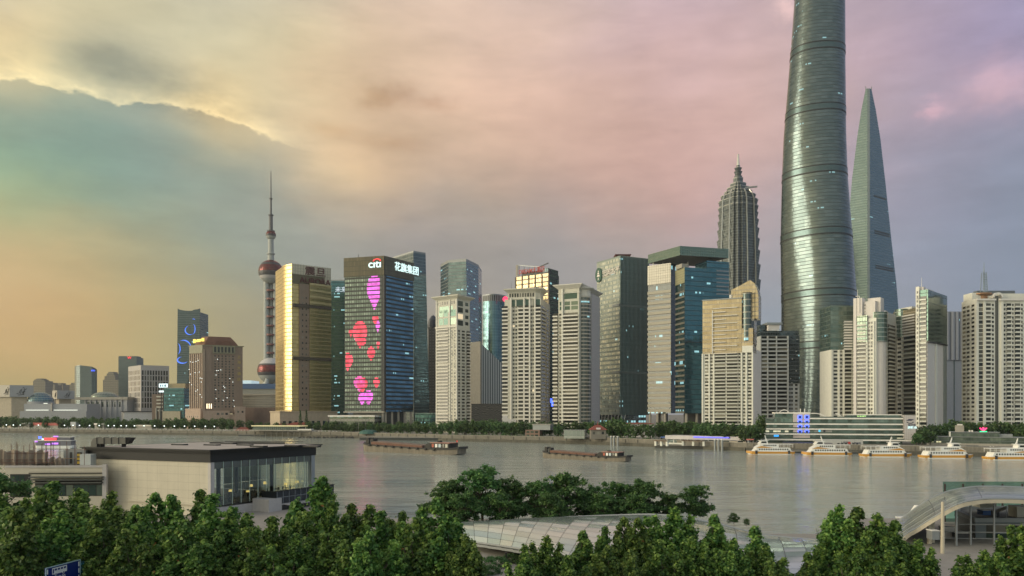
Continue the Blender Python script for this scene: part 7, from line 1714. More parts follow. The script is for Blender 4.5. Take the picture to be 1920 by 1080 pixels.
for (a, b, z0, z1, m_) in ((-.45, .2, 5.2, 6.6, G_red), (-.75, -.6, 6.2, 7.6, G_blue), (-.58, -.47, 5.4, 6.3, G_white), (-.05, .3, 2.6, 3.6, glow('violet_led', (.55, .2, 1), 1.0)), (-.4, -.1, 2.2, 3.2, glow('violet_led', (.55, .2, 1), 1.0)), (.05, .3, 7.3, 7.9, glow('violet_led', (.55, .2, 1), 1.0)), (-.95, -.8, 4.0, 4.7, glow('violet_led', (.55, .2, 1), 1.0))):
    mb = MB(); mb.box(cx+w*a, cx+w*b, Y-3.05, Y-2.95, z0, z1, m_); mb.build('light_panel', t)
# ------------------------------------------------------------------ near bank: glass restaurant, old wing, canopies
M_cut = plain('cream_cut_stone', (0.54, 0.50, 0.405), .8, var=.05, scale=.6, stain=.06); M_fascia = plain('dark_bronze_fascia', (0.012, 0.013, 0.014), .7, var=.1); M_palest = plain('pale_granite', (0.46, 0.44, 0.43), .7, var=.08, scale=1.5, stain=.06)
def clear_glass(name, tint, refl):
    m, ns, ls, b = newmat(name)
    tr = ns.new('ShaderNodeBsdfTransparent'); tr.inputs[0].default_value = tint+(1,)
    gl = ns.new('ShaderNodeBsdfGlossy'); gl.inputs[0].default_value = (.9, 1, .96, 1); gl.inputs['Roughness'].default_value = .03
    fr = ns.new('ShaderNodeFresnel'); fr.inputs['IOR'].default_value = 1.5
    mx = ns.new('ShaderNodeMixShader'); ls.new(nmath(ns, ls, 'ADD', nmath(ns, ls, 'MULTIPLY', fr.outputs[0], 1.0), refl), mx.inputs[0]); ls.new(tr.outputs[0], mx.inputs[1]); ls.new(gl.outputs[0], mx.inputs[2])
    out = ns['Material Output']; ls.new(mx.outputs[0], out.inputs['Surface']); return m
M_cg = clear_glass('restaurant_glass', (.92, 1.0, .965), .04)
def joints(mb, f, u0, u1, zs, us, mat, out=.004):
    for z in zs: f.block(mb, u0, u1, z-.015, z+.015, .0, out, mat)
M_joint = plain('stone_joint', (.27, .24, .2), .9)
def restaurant():
    A, B, C = q(394.4, 130), q(589.8, 152.8), q(168, 141.7); D = (B[0]+C[0]-A[0], B[1]+C[1]-A[1])
    zr, zf, z0 = 15.6, 13.45, 5.75
    t = thing('glass_restaurant', 'cream stone pavilion with dark flat roof and a glazed dining room', 'restaurant', (*mean([A, B, C, D]), GR))
    poly = [C, A, B, D]
    f, g, h = Face(C, A), Face(A, B), Face(B, D)
    roofp = inset(poly, -.2)
    mb = MB(); mb.prism(roofp, zf, zr-.55, M_fascia); mb.build('fascia', t)
    mb = MB(); mb.prism(inset(poly, -.55), zr-.55, zr-.3, M_fascia); mb.prism(inset(poly, -.9), zr-.3, zr-.12, M_fascia); mb.prism(inset(poly, -1.1), zr-.12, zr+.05, M_fascia); mb.build('cornice', t)
    mb = MB(); ins = inset(poly, .1); mb.face([(p[0], p[1], zr+.06) for p in ins], plain('roof_membrane', (.40, .36, .33), .85, var=.12, scale=.25)); mb.build('roof', t)
    mb = MB(); f.block(mb, 0, f.L-.02, GR, zf, -.4, 0, M_cut); mb.build('stone_wall', t)
    mb = MB()
    for z in (5.6, 7.0, 8.4, 9.8, 11.2, 12.6): f.block(mb, 0, f.L-.9, z-.012, z+.012, 0, .004, M_joint)
    for k in range(1, 12): f.block(mb, k*f.L/12-.01, k*f.L/12+.01, 5, zf, 0, .003, M_joint)
    mb.build('stone_joint', t)
    mb = MB(); f.block(mb, f.L*.35, f.L-.9, 5.9, 6.2, .01, .35, M_cut); mb.build('ledge', t)
    mb = MB(); g.block(mb, -.05, .75, GR, zf, -.8, .12, M_palest); mb.build('corner_pier', t)
    mb = MB(); g.block(mb, g.L-1.0, g.L, GR, zf, -.8, .1, M_steel); mb.build('corner_pier', t)
    # floor, ceiling, glass
    mb = MB(); mb.prism(inset(poly, .5), z0-.35, z0, plain('dining_floor', (.05, .045, .04), .35)); mb.build('floor', t)
    mb = MB(); mb.prism(inset(poly, .6), zf-.7, zf-.05, plain('ceiling_bronze', (.14, .115, .09), .6)); mb.build('ceiling', t)
    mb = MB(); mb.face([g.p(.8, z0, -.05), g.p(g.L-1, z0, -.05), g.p(g.L-1, zf, -.05), g.p(.8, zf, -.05)], M_cg); mb.build('front_glazing', t)
    mb = MB(); mb.face([h.p(.3, z0, -.05), h.p(h.L*.8, z0, -.05), h.p(h.L*.8, zf, -.05), h.p(.3, zf, -.05)], M_cg); mb.build('river_glazing', t)
    d = Face(D, C); mb = MB(); mb.face([d.p(0, z0, -.05), d.p(d.L, z0, -.05), d.p(d.L, zf, -.05), d.p(0, zf, -.05)], M_cg); mb.build('side_glazing', t)
    items = []
    st = plain('glass_fin_metal', (.50, .64, .59), .3, .3)
    def mk(mb, o): mb.box(o.x-.035, o.x+.035, o.y-.08, o.y+.08, z0, zf, st)
    for k in range(1, 12): items.append(('m', mk, g.p(.8+(g.L-1.8)*k/12, 0, .0)))
    for k in range(1, 12): items.append(('m', mk, h.p(h.L*.8*k/12, 0, .0)))
    repeat_parts('mullion', t, items)
    mb = MB(); g.block(mb, .75, g.L-1, zf-1.2, zf, -.35, -.2, plain('ceiling_bronze', (.14, .115, .09), .6)); mb.build('bulkhead', t)
    for (u_, w_) in ((6, -5), (19, -5), (6, -15), (19, -15)):
        mb = MB(); p = g.p(u_, 0, w_); mb.tube((p.x, p.y, z0), (p.x, p.y, zf-.6), .38, .38, M_fascia, 14); mb.build('column', t)
    # base and terrace with a dark panelled parapet
    mb = MB(); g.block(mb, -.1, g.L, GR-1, z0-.35, -.5, .5, M_palest); g.block(mb, 9.5, g.L+1, GR-1, 5.2, .5, 4.2, M_palest); g.block(mb, 9.0, 12.2, GR-1, 6.3, .5, 4.6, M_palest); mb.build('stone_base', t)
    par = plain('parapet_dark_glass', (.02, .024, .03), .25, .3)
    mb = MB(); g.block(mb, 11.2, g.L+1, 5.2, 7.5, 4.0, 4.25, par); g.block(mb, 11.2, 11.45, 5.2, 7.5, .5, 4.0, par); mb.build('terrace_parapet', t)
    mb = MB()
    for k in range(10): u_ = 11.3+k*(g.L-10.6)/10; g.block(mb, u_, u_+.08, 5.2, 7.5, 4.25, 4.3, M_steel)
    g.block(mb, 11.2, g.L+1, 6.35, 6.42, 4.25, 4.3, M_steel); mb.build('parapet_frame', t)
    mb = MB(); g.block(mb, 11.0, g.L+1.1, 7.5, 7.62, 3.9, 4.4, M_fascia); mb.build('handrail', t)
    mb = MB(); g.block(mb, 12, 26, GR, 4.9, .2, 4.22, plain('shop_opening', (.03, .03, .03), .4)); g.block(mb, 13, 24, 4.9, 5.05, 4.2, 5.6, M_palest); mb.build('lower_opening', t)
    # skylights, ducts
    c = Vector((*mean(poly), 0)); ef, eg = f.e, g.e
    for k, (a, b) in enumerate(((4, -6), (11, -7.5), (17, -10), (24, -6), (28, -11), (9, -14), (34, -9))):
        t2 = None
        mb = MB(); p = f.p(6+a, 0, -(6+abs(b))); w = 1.6
        P = [p-ef*w-eg*.6, p+ef*w-eg*.6, p+ef*w+eg*.6, p-ef*w+eg*.6]; mb.prism([(v.x, v.y) for v in P], zr+.06, zr+.32, M_fascia, plain('skylight_pale', (.5, .48, .46), .4)); mb.build('skylight', t)
    mb = MB(); mb.bar(f.p(10, zr+.25, -20), f.p(26, zr+.25, -24), .5, .4, M_dark); mb.bar(f.p(14, zr+.6, -20), f.p(30, zr+.6, -25), .12, .12, M_dark); mb.build('roof_pipe', t)
    return t, f, g, h, z0
R_, Rf, Rg, Rh, Rz = restaurant()
# big vent duct on the roof
def duct():
    Y = 141; zb = 15.66; t = thing('roof_duct', 'grey sheet metal duct with dark mouth on the restaurant roof', 'duct', (px(210, Y), Y, zb))
    m = plain('galvanised', (.17, .165, .145), .5, .35, var=.12, scale=.8)
    x0, x1 = px(186, Y), px(240, Y); zt, zl = pz(820.5, Y), pz(832, Y)
    mb = MB(); mb.box(x0, x1, Y-.8, Y+.8, zl, zt, m); mb.build('duct_run', t)
    mb = MB(); n = 8; R = zt-zl
    rows = []
    for k in range(n+1):
        a = pi/2*k/n; rows.append([(x0-R*.95*sin(a), y_, zt-R*(1-cos(a))) for y_ in (Y-.8, Y+.8)])
    mb.grid(rows, m, True)
    for k in range(n):
        for y_ in (Y-.8, Y+.8): mb.face([(x0, y_, zl), (rows[k][0][0], y_, rows[k][0][2]), (rows[k+1][0][0], y_, rows[k+1][0][2])], m)
    mb.box(x0-R*.95, x0-.02, Y-.8, Y+.8, zb, zl, m); mb.build('elbow', t)
    for k in range(5):
        mb = MB(); x = x0+(x1-x0)*k/4; mb.box(x-.06, x+.06, Y-.87, Y+.87, zl-.06, zt+.06, M_fascia); mb.build('flange', t)
    mb = MB(); P = [(x1+.01, Y-.8), (x1+.9, Y-.8), (x1+.9, Y+.8), (x1+.01, Y+.8)]
    mb.prism([(x1+.01, Y-.8), (x1+.3, Y-.8), (x1+.3, Y+.8), (x1+.01, Y+.8)], zl, zt, plain('duct_mouth', (.008, .008, .008), .8), poly1=[(x1+.01, Y-.8), (x1+1.1, Y-.8), (x1+1.1, Y+.8), (x1+.01, Y+.8)]); mb.build('mouth', t)
    for x in (x0+.6, x1-.8):
        mb = MB(); mb.box(x-.08, x+.08, Y-.7, Y+.7, zb, zl, M_fascia); mb.build('support', t)
duct()
# dining room things
M_tab = plain('table_dark_wood', (.035, .026, .02), .4); M_chair = plain('chair_black', (.015, .015, .016), .5)
def dining():
    t = thing('dining_table', 'x', 'table', (0, 0, 0), 'dark tables in the glazed dining room'); t['_base'] = (0, 0, 0)
    mb = MB(); mb.tube((0, 0, .72), (0, 0, .77), .55, .55, M_tab, 16); mb.build('table_top', t)
    mb = MB(); mb.tube((0, 0, 0), (0, 0, .72), .05, .05, M_tab, 8); mb.tube((0, 0, 0), (0, 0, .04), .3, .3, M_tab, 12); mb.build('pedestal', t)
    c = thing('dining_chair', 'x', 'chair', (0, 0, 0), 'black chairs in the glazed dining room'); c['_base'] = (0, 0, 0)
    mb = MB(); mb.box(-.24, .24, -.24, .24, .43, .49, M_chair); mb.build('seat', c); mb = MB(); mb.prism([(-.24, .2), (.24, .2), (.24, .26), (-.24, .26)], .49, 1.0, M_chair); mb.build('backrest', c)
    for sx_ in (-.2, .2):
        for sy in (-.2, .2): mb = MB(); mb.tube((sx_, sy, 0), (sx_, sy, .43), .025, .025, M_chair, 6); mb.build('leg', c)
    l = thing('standing_lamp', 'x', 'lamp', (0, 0, 0), 'yellow shaded lamps in the glazed dining room'); l['_base'] = (0, 0, 0)
    mb = MB(); mb.tube((0, 0, 0), (0, 0, 2.0), .04, .03, M_chair, 6); mb.tube((0, 0, 0), (0, 0, .05), .3, .3, M_chair, 12); mb.build('stand', l)
    mb = MB(); mb.lathe(0, 0, [(.36, 2.0), (.30, 2.4), (0, 2.41)], glow('lamp_shade_yellow', (1, .72, .22), .45), 14); mb.build('lamp_shade', l)
    where = ['by the stone pier', 'second from the stone pier', 'third from the stone pier', 'midway along the glazing', 'facing the terrace corner', 'beside the parapet', 'seventh along the glass', 'beside the steel pier']
    nt = nc = nl = 0
    for r in range(2):
        for k in range(8):
            p = Rg.p(2.2+k*3.2+r*1.2, Rz+.005, -2.6-r*5.2)
            o = t if nt == 0 else copy_tree(t); nt += 1; o.location = p
            o['label'] = 'round dark dining table %s, %s row' % (where[k], ('window', 'inner')[r])
            for s in (-1, 1):
                o = c if nc == 0 else copy_tree(c); nc += 1; o.location = p+Rg.e*(s*.8); o.rotation_euler = (0, 0, atan2(Rg.e.y, Rg.e.x)-s*pi/2)
                o['label'] = 'black chair %s of table %s, %s row' % (('wall side', 'river side')[s > 0], where[k], ('window', 'inner')[r])
    for k, (u_, w_, hh) in enumerate(((1.6, -2.2, 1), (3.0, -4.4, .8), (7.2, -3.2, .9), (10.2, -2.0, .75), (12.8, -4.0, 1.1), (15.4, -3.0, 1.25), (20.2, -2.4, 1.0), (24.6, -3.6, 1.0))):
        o = l if nl == 0 else copy_tree(l); nl += 1; o.location = Rg.p(u_, Rz+.005, w_); o.scale = (1, 1, hh)
        o['label'] = 'yellow shaded standing lamp in the dining room, %s' % where[k]
dining()
# old wing with strip windows, scaffold on its roof
def wing():
    a, b = q(-60, 136), q(196, 136.8); f = Face(a, b); U = f.U; zt = 12.15
    t = thing('stone_wing', 'low cream stone wing with dark louvred strip window left of the restaurant', 'building', (*f.p(f.L*.6, 0, -6).xy, GR))
    mb = MB(); P = [f.p(U(11), 0), f.p(f.L, 0), f.p(U(150), 0, -7), f.p(U(11), 0, -7)]; mb.prism([(p.x, p.y) for p in P], GR, zt, M_cut); mb.build('wall', t)
    mb = MB(); f.block(mb, U(11)-.1, f.L+.1, zt-.05, zt+.3, -.5, .12, M_palest); f.block(mb, U(55), f.L, zt-1.15, zt-1.0, .01, .25, M_fascia); mb.build('coping', t)
    mb = MB(); f.block(mb, f.L-.25, f.L+.5, zt-6.5, zt+.5, -.3, .35, M_palest); mb.build('end_pier', t)
    wz = lambda y, x: f.Z(y, U(x))
    fr = M_fascia
    mb = MB(); f.block(mb, U(19.5), U(57), wz(932, 38), wz(889, 38), .01, .10, fr); mb.build('window_frame', t)
    for i in range(4):
        for j in range(3):
            if i == 3 and j: continue
            mb = MB(); x0 = 20.5+i*9.2; f.pane(mb, U(x0), U(x0+7.6), wz(931-j*14, 38)+.1, wz(919-j*14, 38), .12, M_paneg if i < 3 else M_pane); mb.build('window_pane', t)
    mb = MB(); f.block(mb, U(66), U(195), wz(930, 150), wz(900, 150), .01, .06, M_fascia); mb.build('strip_window_frame', t)
    for i in range(9):
        mb = MB(); x0 = 68+i*14.2; f.pane(mb, U(x0), U(x0+12.6), wz(929, 150), wz(909, 150), .08, M_paneg); mb.build('strip_window_pane', t)
    for i, z in enumerate((wz(893.5, 130), wz(898.5, 130), wz(904, 130))):
        mb = MB(); P0, P1 = U(62+i*1.5), U(197-i)
        f.block(mb, P0, P1, z-.12, z+.06, .06, 1.5-i*.25, plain('louvre_metal', (.11, .12, .115), .45, .4)); mb.build('sun_louvre', t)
    mb = MB()
    for z in (wz(884, 130), wz(878.5, 130)): f.block(mb, U(55), f.L-.3, z-.015, z+.015, 0, .004, M_joint)
    mb.build('stone_joint', t)
    # roof work: sheeting, scaffold, boards, units
    s = thing('scaffold', 'rusty pole scaffold wrapped in torn grey sheeting on the wing roof', 'scaffold', (*f.p(U(60), 0, -4).xy, zt))
    tarp = plain('torn_sheeting', (.24, .195, .155), .9, var=.35, scale=.5, stain=.3); pole = plain('rusty_pole', (.12, .055, .04), .7)
    for (x0, x1, y0) in ((-20, 40, 845), (40, 86, 846), (86, 118, 858)):
        mb = MB(); n = 12; rows = []
        for k in range(n+1):
            u_ = U(x0)+(U(x1)-U(x0))*k/n; w_ = -.6+.25*sin(k*1.7+x0)
            rows.append([f.p(u_, zt+.3, w_-.1), f.p(u_, zt+1.3, w_+.15), f.p(u_, f.Z(y0+2.5*sin(k*1.3), u_), w_)])
        mb.grid(rows, tarp, True); mb.build('sheeting', s)
    random.seed(21)
    for k, x in enumerate((4, 28, 30.5, 38.5, 47, 55.5, 62, 64.5, 70, 79, 85, 95, 110, 125, 140, 156)):
        for w_ in (-.4, -2.6):
            if random.random() < .25: continue
            mb = MB(); tp = f.Z(826+random.uniform(0, 12), U(x)); mb.tube(f.p(U(x), zt, w_), f.p(U(x), tp, w_), .045, .045, pole, 6); mb.build('pole', s)
    for (x0, x1, y) in ((0, 90, 862), (0, 100, 868), (70, 125, 842), (120, 160, 843.5), (10, 80, 850)):
        mb = MB(); mb.tube(f.p(U(x0), f.Z(y, U(x0)), -.35), f.p(U(x1), f.Z(y, U(x1)), -.35), .045, .045, pole, 6); mb.build('ledger', s)
    for k, (x0, x1, y, w_) in enumerate(((70, 96, 857, -1.5), (75, 105, 868, -.8), (60, 90, 871, -.2), (100, 128, 861, -1.8), (85, 112, 873, -.3))):
        mb = MB(); mb.bar(f.p(U(x0), f.Z(y, U(x0)), w_), f.p(U(x1), f.Z(y-3+k, U(x1)), w_-.4), .9, .06, plain('plank_wood', (.3, .22, .12), .8) if k % 2 else M_fascia); mb.build('board', s)
    u1 = thing('air_unit', 'white cabinet air unit between scaffold and restaurant wall', 'air unit', (*f.p(U(154), 0, -2).xy, zt))
    mb = MB(); f.block(mb, U(144), U(164.5), zt, f.Z(852.5, U(154)), -3, -1, plain('unit_white', (.55, .58, .56), .5)); mb.build('casing', u1); mb = MB(); f.block(mb, U(144.5), U(164), zt+.1, zt+.3, -1, -.96, M_dark); mb.build('plinth_grille', u1)
    u2 = thing('hazard_post', 'yellow and black hazard board beside the white air unit', 'hazard board', (*f.p(U(141), 0, -1).xy, zt))
    mb = MB(); f.block(mb, U(138.4), U(143.6), zt, f.Z(851.5, U(141)), -1.3, -1.1, plain('hazard_yellow', (.55, .36, .04), .6)); mb.build('board', u2)
    for k in range(3):
        mb = MB(); f.block(mb, U(138.4), U(143.6), zt+.3+k*.7, zt+.52+k*.7, -1.1, -1.07, M_dark); mb.build('black_stripe', u2)
    u3 = thing('plant_cabinet', 'grey plant cabinet with dark doors behind the scaffold boards', 'cabinet', (*f.p(U(125), 0, -5).xy, zt))
    mb = MB(); f.block(mb, U(96), U(138), zt, f.Z(846, U(120)), -7, -4, M_steel); mb.build('casing', u3)
    for x in (108, 122, 127):
        mb = MB(); f.block(mb, U(x), U(x+4.5), zt+.4, f.Z(850, U(x)), -4, -3.95, M_dark); mb.build('door', u3)
wing()
# curved glass canopies of the ferry pier
M_can = curtain('canopy_panels', (.40, .49, .47), (.63, .71, .68), (.07, .085, .085), fh=1.9, cw=2.6, sf=.05, mf=.035, metal=.55, rough=.14, tilt=.05, lit=0, rows=.25, wob=.10)
M_arch = curtain('arch_panels', (.17, .22, .215), (.62, .68, .65), (.09, .11, .105), fh=.55, cw=7, sf=.12, mf=.012, metal=.5, rough=.2, tilt=.03, lit=0, rows=.8, wob=.08)
def canopy(name, label, far, near, bulge, mat, segs=26, cross=9, beam=None):
    def interp(pts, s):
        n = len(pts)-1; k = min(n-1, int(s*n)); r = s*n-k
        p0, p1, p2, p3 = pts[max(0, k-1)], pts[k], pts[k+1], pts[min(n, k+2)]
        v = [Vector(at(*p)) for p in (p0, p1, p2, p3)]
        return .5*((2*v[1])+(v[2]-v[0])*r+(2*v[0]-5*v[1]+4*v[2]-v[3])*r*r+(3*v[1]-v[0]-3*v[2]+v[3])*r**3)
    rows, uvs = [], []; acc = 0; prev = None
    for i in range(segs+1):
        s = i/segs; a, b = interp(far, s), interp(near, s); m = (a+b)/2
        if prev is not None: acc += (m-prev).length
        prev = m; row, uv = [], []
        for j in range(cross+1):
            r = j/cross; p = a+(b-a)*r; p.z += bulge*sin(pi*r); row.append(p); uv.append((acc, (a-b).length*(1-r)))
        rows.append(row); uvs.append(uv)
    c = sum((r[cross//2] for r in rows), Vector())/len(rows); t = thing(name, label, 'canopy', (c.x, c.y, GR))
    mb = MB(); mb.grid(rows, mat, True, uvs); mb.grid([[p-Vector((0, 0, .12)) for p in r[::-1]] for r in rows], mat, True, [u[::-1] for u in uvs]); o = mb.build('glass_shell', t, merge=True)
    for j, nm in ((0, 'river_edge_beam'), (cross, 'street_edge_beam')):
        mb = MB()
        for i in range(segs): mb.tube(rows[i][j], rows[i+1][j], .14, .14, beam or M_steel, 8, False)
        mb.build(nm, t)
    return t, rows
t, rows = canopy('glass_shell_canopy', 'long curved glass shell canopy behind the street trees', [(850, 988, 114), (960, 977, 113), (1060, 970, 112), (1160, 966, 110), (1235, 965, 108), (1310, 974, 106), (1385, 992, 104), (1450, 1005, 102), (1560, 1014, 99), (1680, 1026, 96)], [(868, 1014, 100), (940, 1024, 93), (1000, 1034, 87), (1080, 1050, 82), (1180, 1066, 79), (1290, 1080, 77), (1400, 1090, 76), (1480, 1094, 76), (1590, 1092, 78), (1700, 1088, 80)], 1.5, M_can)
for k in (1, 4, 8, 12, 17, 22):
    for j in (1, 7):
        p = rows[k][j]; mb = MB(); mb.tube((p.x, p.y, GR), (p.x, p.y, p.z-.15), .16, .13, M_steel, 10); mb.build('column', t)
mb = MB()
for k in range(2, 7): mb.bar(rows[k-1][9]-Vector((0, 0, .35)), rows[k][9]-Vector((0, 0, .3)), .25, .3, M_steel)
mb.build('gutter_beam', t)
M_bge = plain('arch_cream_beam', (.52, .47, .37), .6, stain=.08)
FARC = [(1655, 1003, 120), (1672, 988, 120), (1700, 965, 119), (1738, 939, 118), (1775, 922, 118), (1815, 914, 118), (1850, 912, 118), (1920, 914, 118), (2010, 922, 118)]
NARC = [(1690, 1010, 102), (1702, 999, 102), (1722, 988, 102), (1752, 969, 101), (1795, 945.5, 100), (1832, 937, 100), (1870, 935, 100), (1925, 936.5, 100), (2010, 943, 100)]
t, rows = canopy('glass_arch_canopy', 'arched striped glass canopy with cream edge beam at the pier', FARC, NARC, .5, M_arch, 30, 9)
mb = MB()
for k in range(30): mb.bar(rows[k][9]-Vector((0, .1, .34)), rows[k+1][9]-Vector((0, .1, .34)), .25, .48, M_bge)
mb.build('cream_edge_beam', t)
for (x, y0, Y, w) in ((1742.5, 978, 103, .42), (1749, 978, 104, .35), (1793, 948, 101.5, .22), (1820, 941, 102, .18), (1864, 938, 102, .18)):
    mb = MB(); p = at(x, y0, Y); mb.bar((p.x, p.y, GR), p, w, w, M_bge if w > .3 else M_steel); mb.build('post', t)
t = thing('lamp_mast', 'tall cream lamp mast before the arched canopy', 'lamp post', (px(1767.5, 96), 96, GR)); p = at(1767.5, 941, 96)
mb = MB(); mb.tube((p.x, p.y, GR), p, .26, .18, M_bge, 10); mb.build('mast', t); mb = MB(); mb.bar(p-Vector((.1, 0, .05)), p+Vector((.45, 0, .28)), .1, .1, M_steel); mb.tube(p+Vector((.25, 0, .3)), p+Vector((.25, 0, .7)), .05, .03, M_dark, 6); mb.build('lamp_arm', t)
# panels and railing under the arch
t = thing('pier_railing', 'grey three-bar railing under the arched canopy', 'railing', (px(1830, 103), 103, GR))
for y in (982.5, 997, 1009):
    mb = MB(); mb.tube(at(1769, y, 104), at(1930, y+2, 101), .07, .07, M_steel, 6); mb.build('rail', t)
for x in (1793.5, 1820, 1864, 1918):
    mb = MB(); a = at(x, 980, 103); mb.tube((a.x, a.y, GR), a, .07, .07, M_steel, 6); mb.build('post', t)
t = thing('grey_pier_house', 'blue grey flat roofed pier house under the arch', 'building', (px(1870, 110), 110, GR))
bgm = plain('blue_grey_panel', (.15, .18, .195), .5, var=.06); P = [q(1796, 116), q(1829, 108), q(1990, 108), q(1990, 122), q(1796, 122)]
z1 = pz(972, 108); mb = MB(); mb.prism(P, GR, z1-.5, bgm); mb.build('wall', t); mb = MB(); parapet(mb, inset(P, -.15), z1-.5, .55, plain('grey_coping', (.27, .30, .31), .5), .5); mb.build('parapet', t)
mb = MB(); mb.face([(p[0], p[1], z1-.45) for p in inset(P, .3)], M_roof); mb.build('roof', t)
f = Face(P[1], P[2]); 
for (x0, x1, y0, y1, m_) in ((1849, 1862, 982, 1009, M_pane), (1864, 1890, 982, 998, M_pane), (1849, 1861, 1001, 1009, M_paneg), (1866, 1892, 1001, 1009, M_paneg), (1894, 1925, 982, 1009, M_pane)):
    mb = MB(); f.pane(mb, f.U(x0), f.U(x1), f.Z(y1, 2), f.Z(y0, 2), .03+.01*(m_ is M_paneg), m_); mb.build('window', t)
def crate(name, label, x0, x1, y0, y1, Y, m_, d=1.4, lid=None, cat='box'):
    f = Face(q(x0, Y), q(x1, Y)); t = thing(name, label, cat, (*f.p(f.L/2, 0, -d/2).xy, pz(y1, Y)))
    mb = MB(); f.block(mb, 0, f.L, f.Z(y1), f.Z(y0), -d, 0, m_); mb.build('body', t)
    mb = MB(); f.block(mb, -.06, f.L+.06, f.Z(y0), f.Z(y0)+.1, -d-.06, .06, lid or M_white); mb.build('lid', t); return t
crate('plant_box', 'blue white-edged plant box on the pier house roof', 1843, 1858, 957, 966, 112, plain('plant_blue', (.03, .10, .3), .5)); crate('plant_box', 'dark plant box beside the tilted white panel', 1860, 1874, 958, 968, 113, M_dark, lid=M_dark)
crate('water_tank', 'tan tank with pale lid at the end of the pier house roof', 1907, 1930, 951, 970, 112, M_beige, 2, cat='tank'); crate('roof_cabinet', 'beige cabinet on the pier house roof behind the blue box', 1838, 1868, 944, 952, 117, M_beige, 2, cat='cabinet')
t = thing('tilted_panel', 'white tilted panel leaning on the pier house roof', 'panel', (px(1877, 111), 111, z1-.4)); mb = MB(); a = [at(1868, 955, 111), at(1887, 948.5, 111), at(1887, 954, 109.5), at(1870, 961, 109.5)]
mb.face(a[::-1], M_white); mb.face([p-Vector((0, 0, .06)) for p in a], M_white); mb.build('sheet', t); mb = MB(); mb.tube((a[0].x, a[0].y, z1-.45), a[0], .05, .05, M_steel, 6); mb.tube((a[1].x, a[1].y, z1-.45), a[1], .05, .05, M_steel, 6); mb.build('stand', t)
for k, (x0, x1, y0, y1, Y) in enumerate(((1748, 1762, 996, 1012, 100), (1771, 1790, 990, 1008, 106), (1796, 1816, 1000, 1009, 104))):
    crate('bench_planter', ('low steel planter behind the double cream posts', 'pale planter box under the arch railing', 'low dark planter beside the blue grey pier house')[k], x0, x1, y0, y1, Y, (M_steel, M_palest, M_dark)[k], cat='planter')
t = thing('glass_screen', 'green glass wind screen with dark posts behind the arch', 'screen', (px(1850, 124), 124, GR)); f = Face(q(1768, 124), q(1960, 124))
mb = MB(); mb.face([f.p(0, GR, 0), f.p(f.L, GR, 0), f.p(f.L, pz(903, 124), 0), f.p(0, pz(903, 124), 0)], clear_glass('screen_green_glass', (.30, .52, .45), .05)); mb.build('glass', t)
for x in (1771, 1805, 1842, 1879, 1916): mb = MB(); f.block(mb, f.U(x)-.09, f.U(x)+.09, GR, pz(907, 124), .02, .2, plain('post_maroon', (.05, .025, .025), .6)); mb.build('post', t)
t = thing('moored_launch', 'white moored launch showing its bow beside the arched canopy', 'boat', (px(1712, 142), 142, 0)); cx, cy = px(1712, 142), 142
mb = MB(); mb.prism([(cx-1.5, cy-1.5), (cx+9, cy-1.8), (cx+9, cy+1.8), (cx-1.5, cy+1.5)], -.3, 2.2, FW, poly1=[(cx-2.6, cy-1.7), (cx+9, cy-2), (cx+9, cy+2), (cx-2.6, cy+1.7)]); mb.build('hull', t)
mb = MB(); mb.prism([(cx-.6, cy-1.2), (cx+7, cy-1.4), (cx+7, cy+1.4), (cx-.6, cy+1.2)], 2.2, pz(948.5, 142), FW, poly1=[(cx+.8, cy-1.1), (cx+7, cy-1.3), (cx+7, cy+1.3), (cx+.8, cy+1.1)]); mb.build('cabin', t)
t = thing('arched_rail', 'thin steel arched rail beyond the end of the shell canopy', 'railing', (px(1540, 118), 118, GR)); mb = MB(); pr = None
for k in range(11):
    s = k/10; p = at(1504+66*s, 1010-17*sin(pi/2*s), 118)
    if pr is not None: mb.tube(pr, p, .08, .08, M_steel, 6)
    if k in (4, 7, 10): mb.tube((p.x, p.y, GR), p, .05, .05, M_steel, 6)
    pr = p
mb.build('rail', t)
M_boll = plain('post_black', (.02, .02, .022), .5)
for k, (x, y0, Y) in enumerate(((949, 1037, 90), (977.5, 1036, 95))):
    t = thing('bollard_post', ('taller black post standing between the two clipped bushes', 'shorter black post near the canopy gutter end')[k], 'post', (px(x, Y), Y, GR)); mb = MB(); mb.box(px(x, Y)-.1, px(x, Y)+.1, Y-.1, Y+.1, GR, pz(y0, Y), M_boll); mb.build('shaft', t); mb = MB(); mb.box(px(x, Y)-.13, px(x, Y)+.13, Y-.13, Y+.13, pz(y0, Y), pz(y0, Y)+.06, M_boll); mb.build('cap', t)
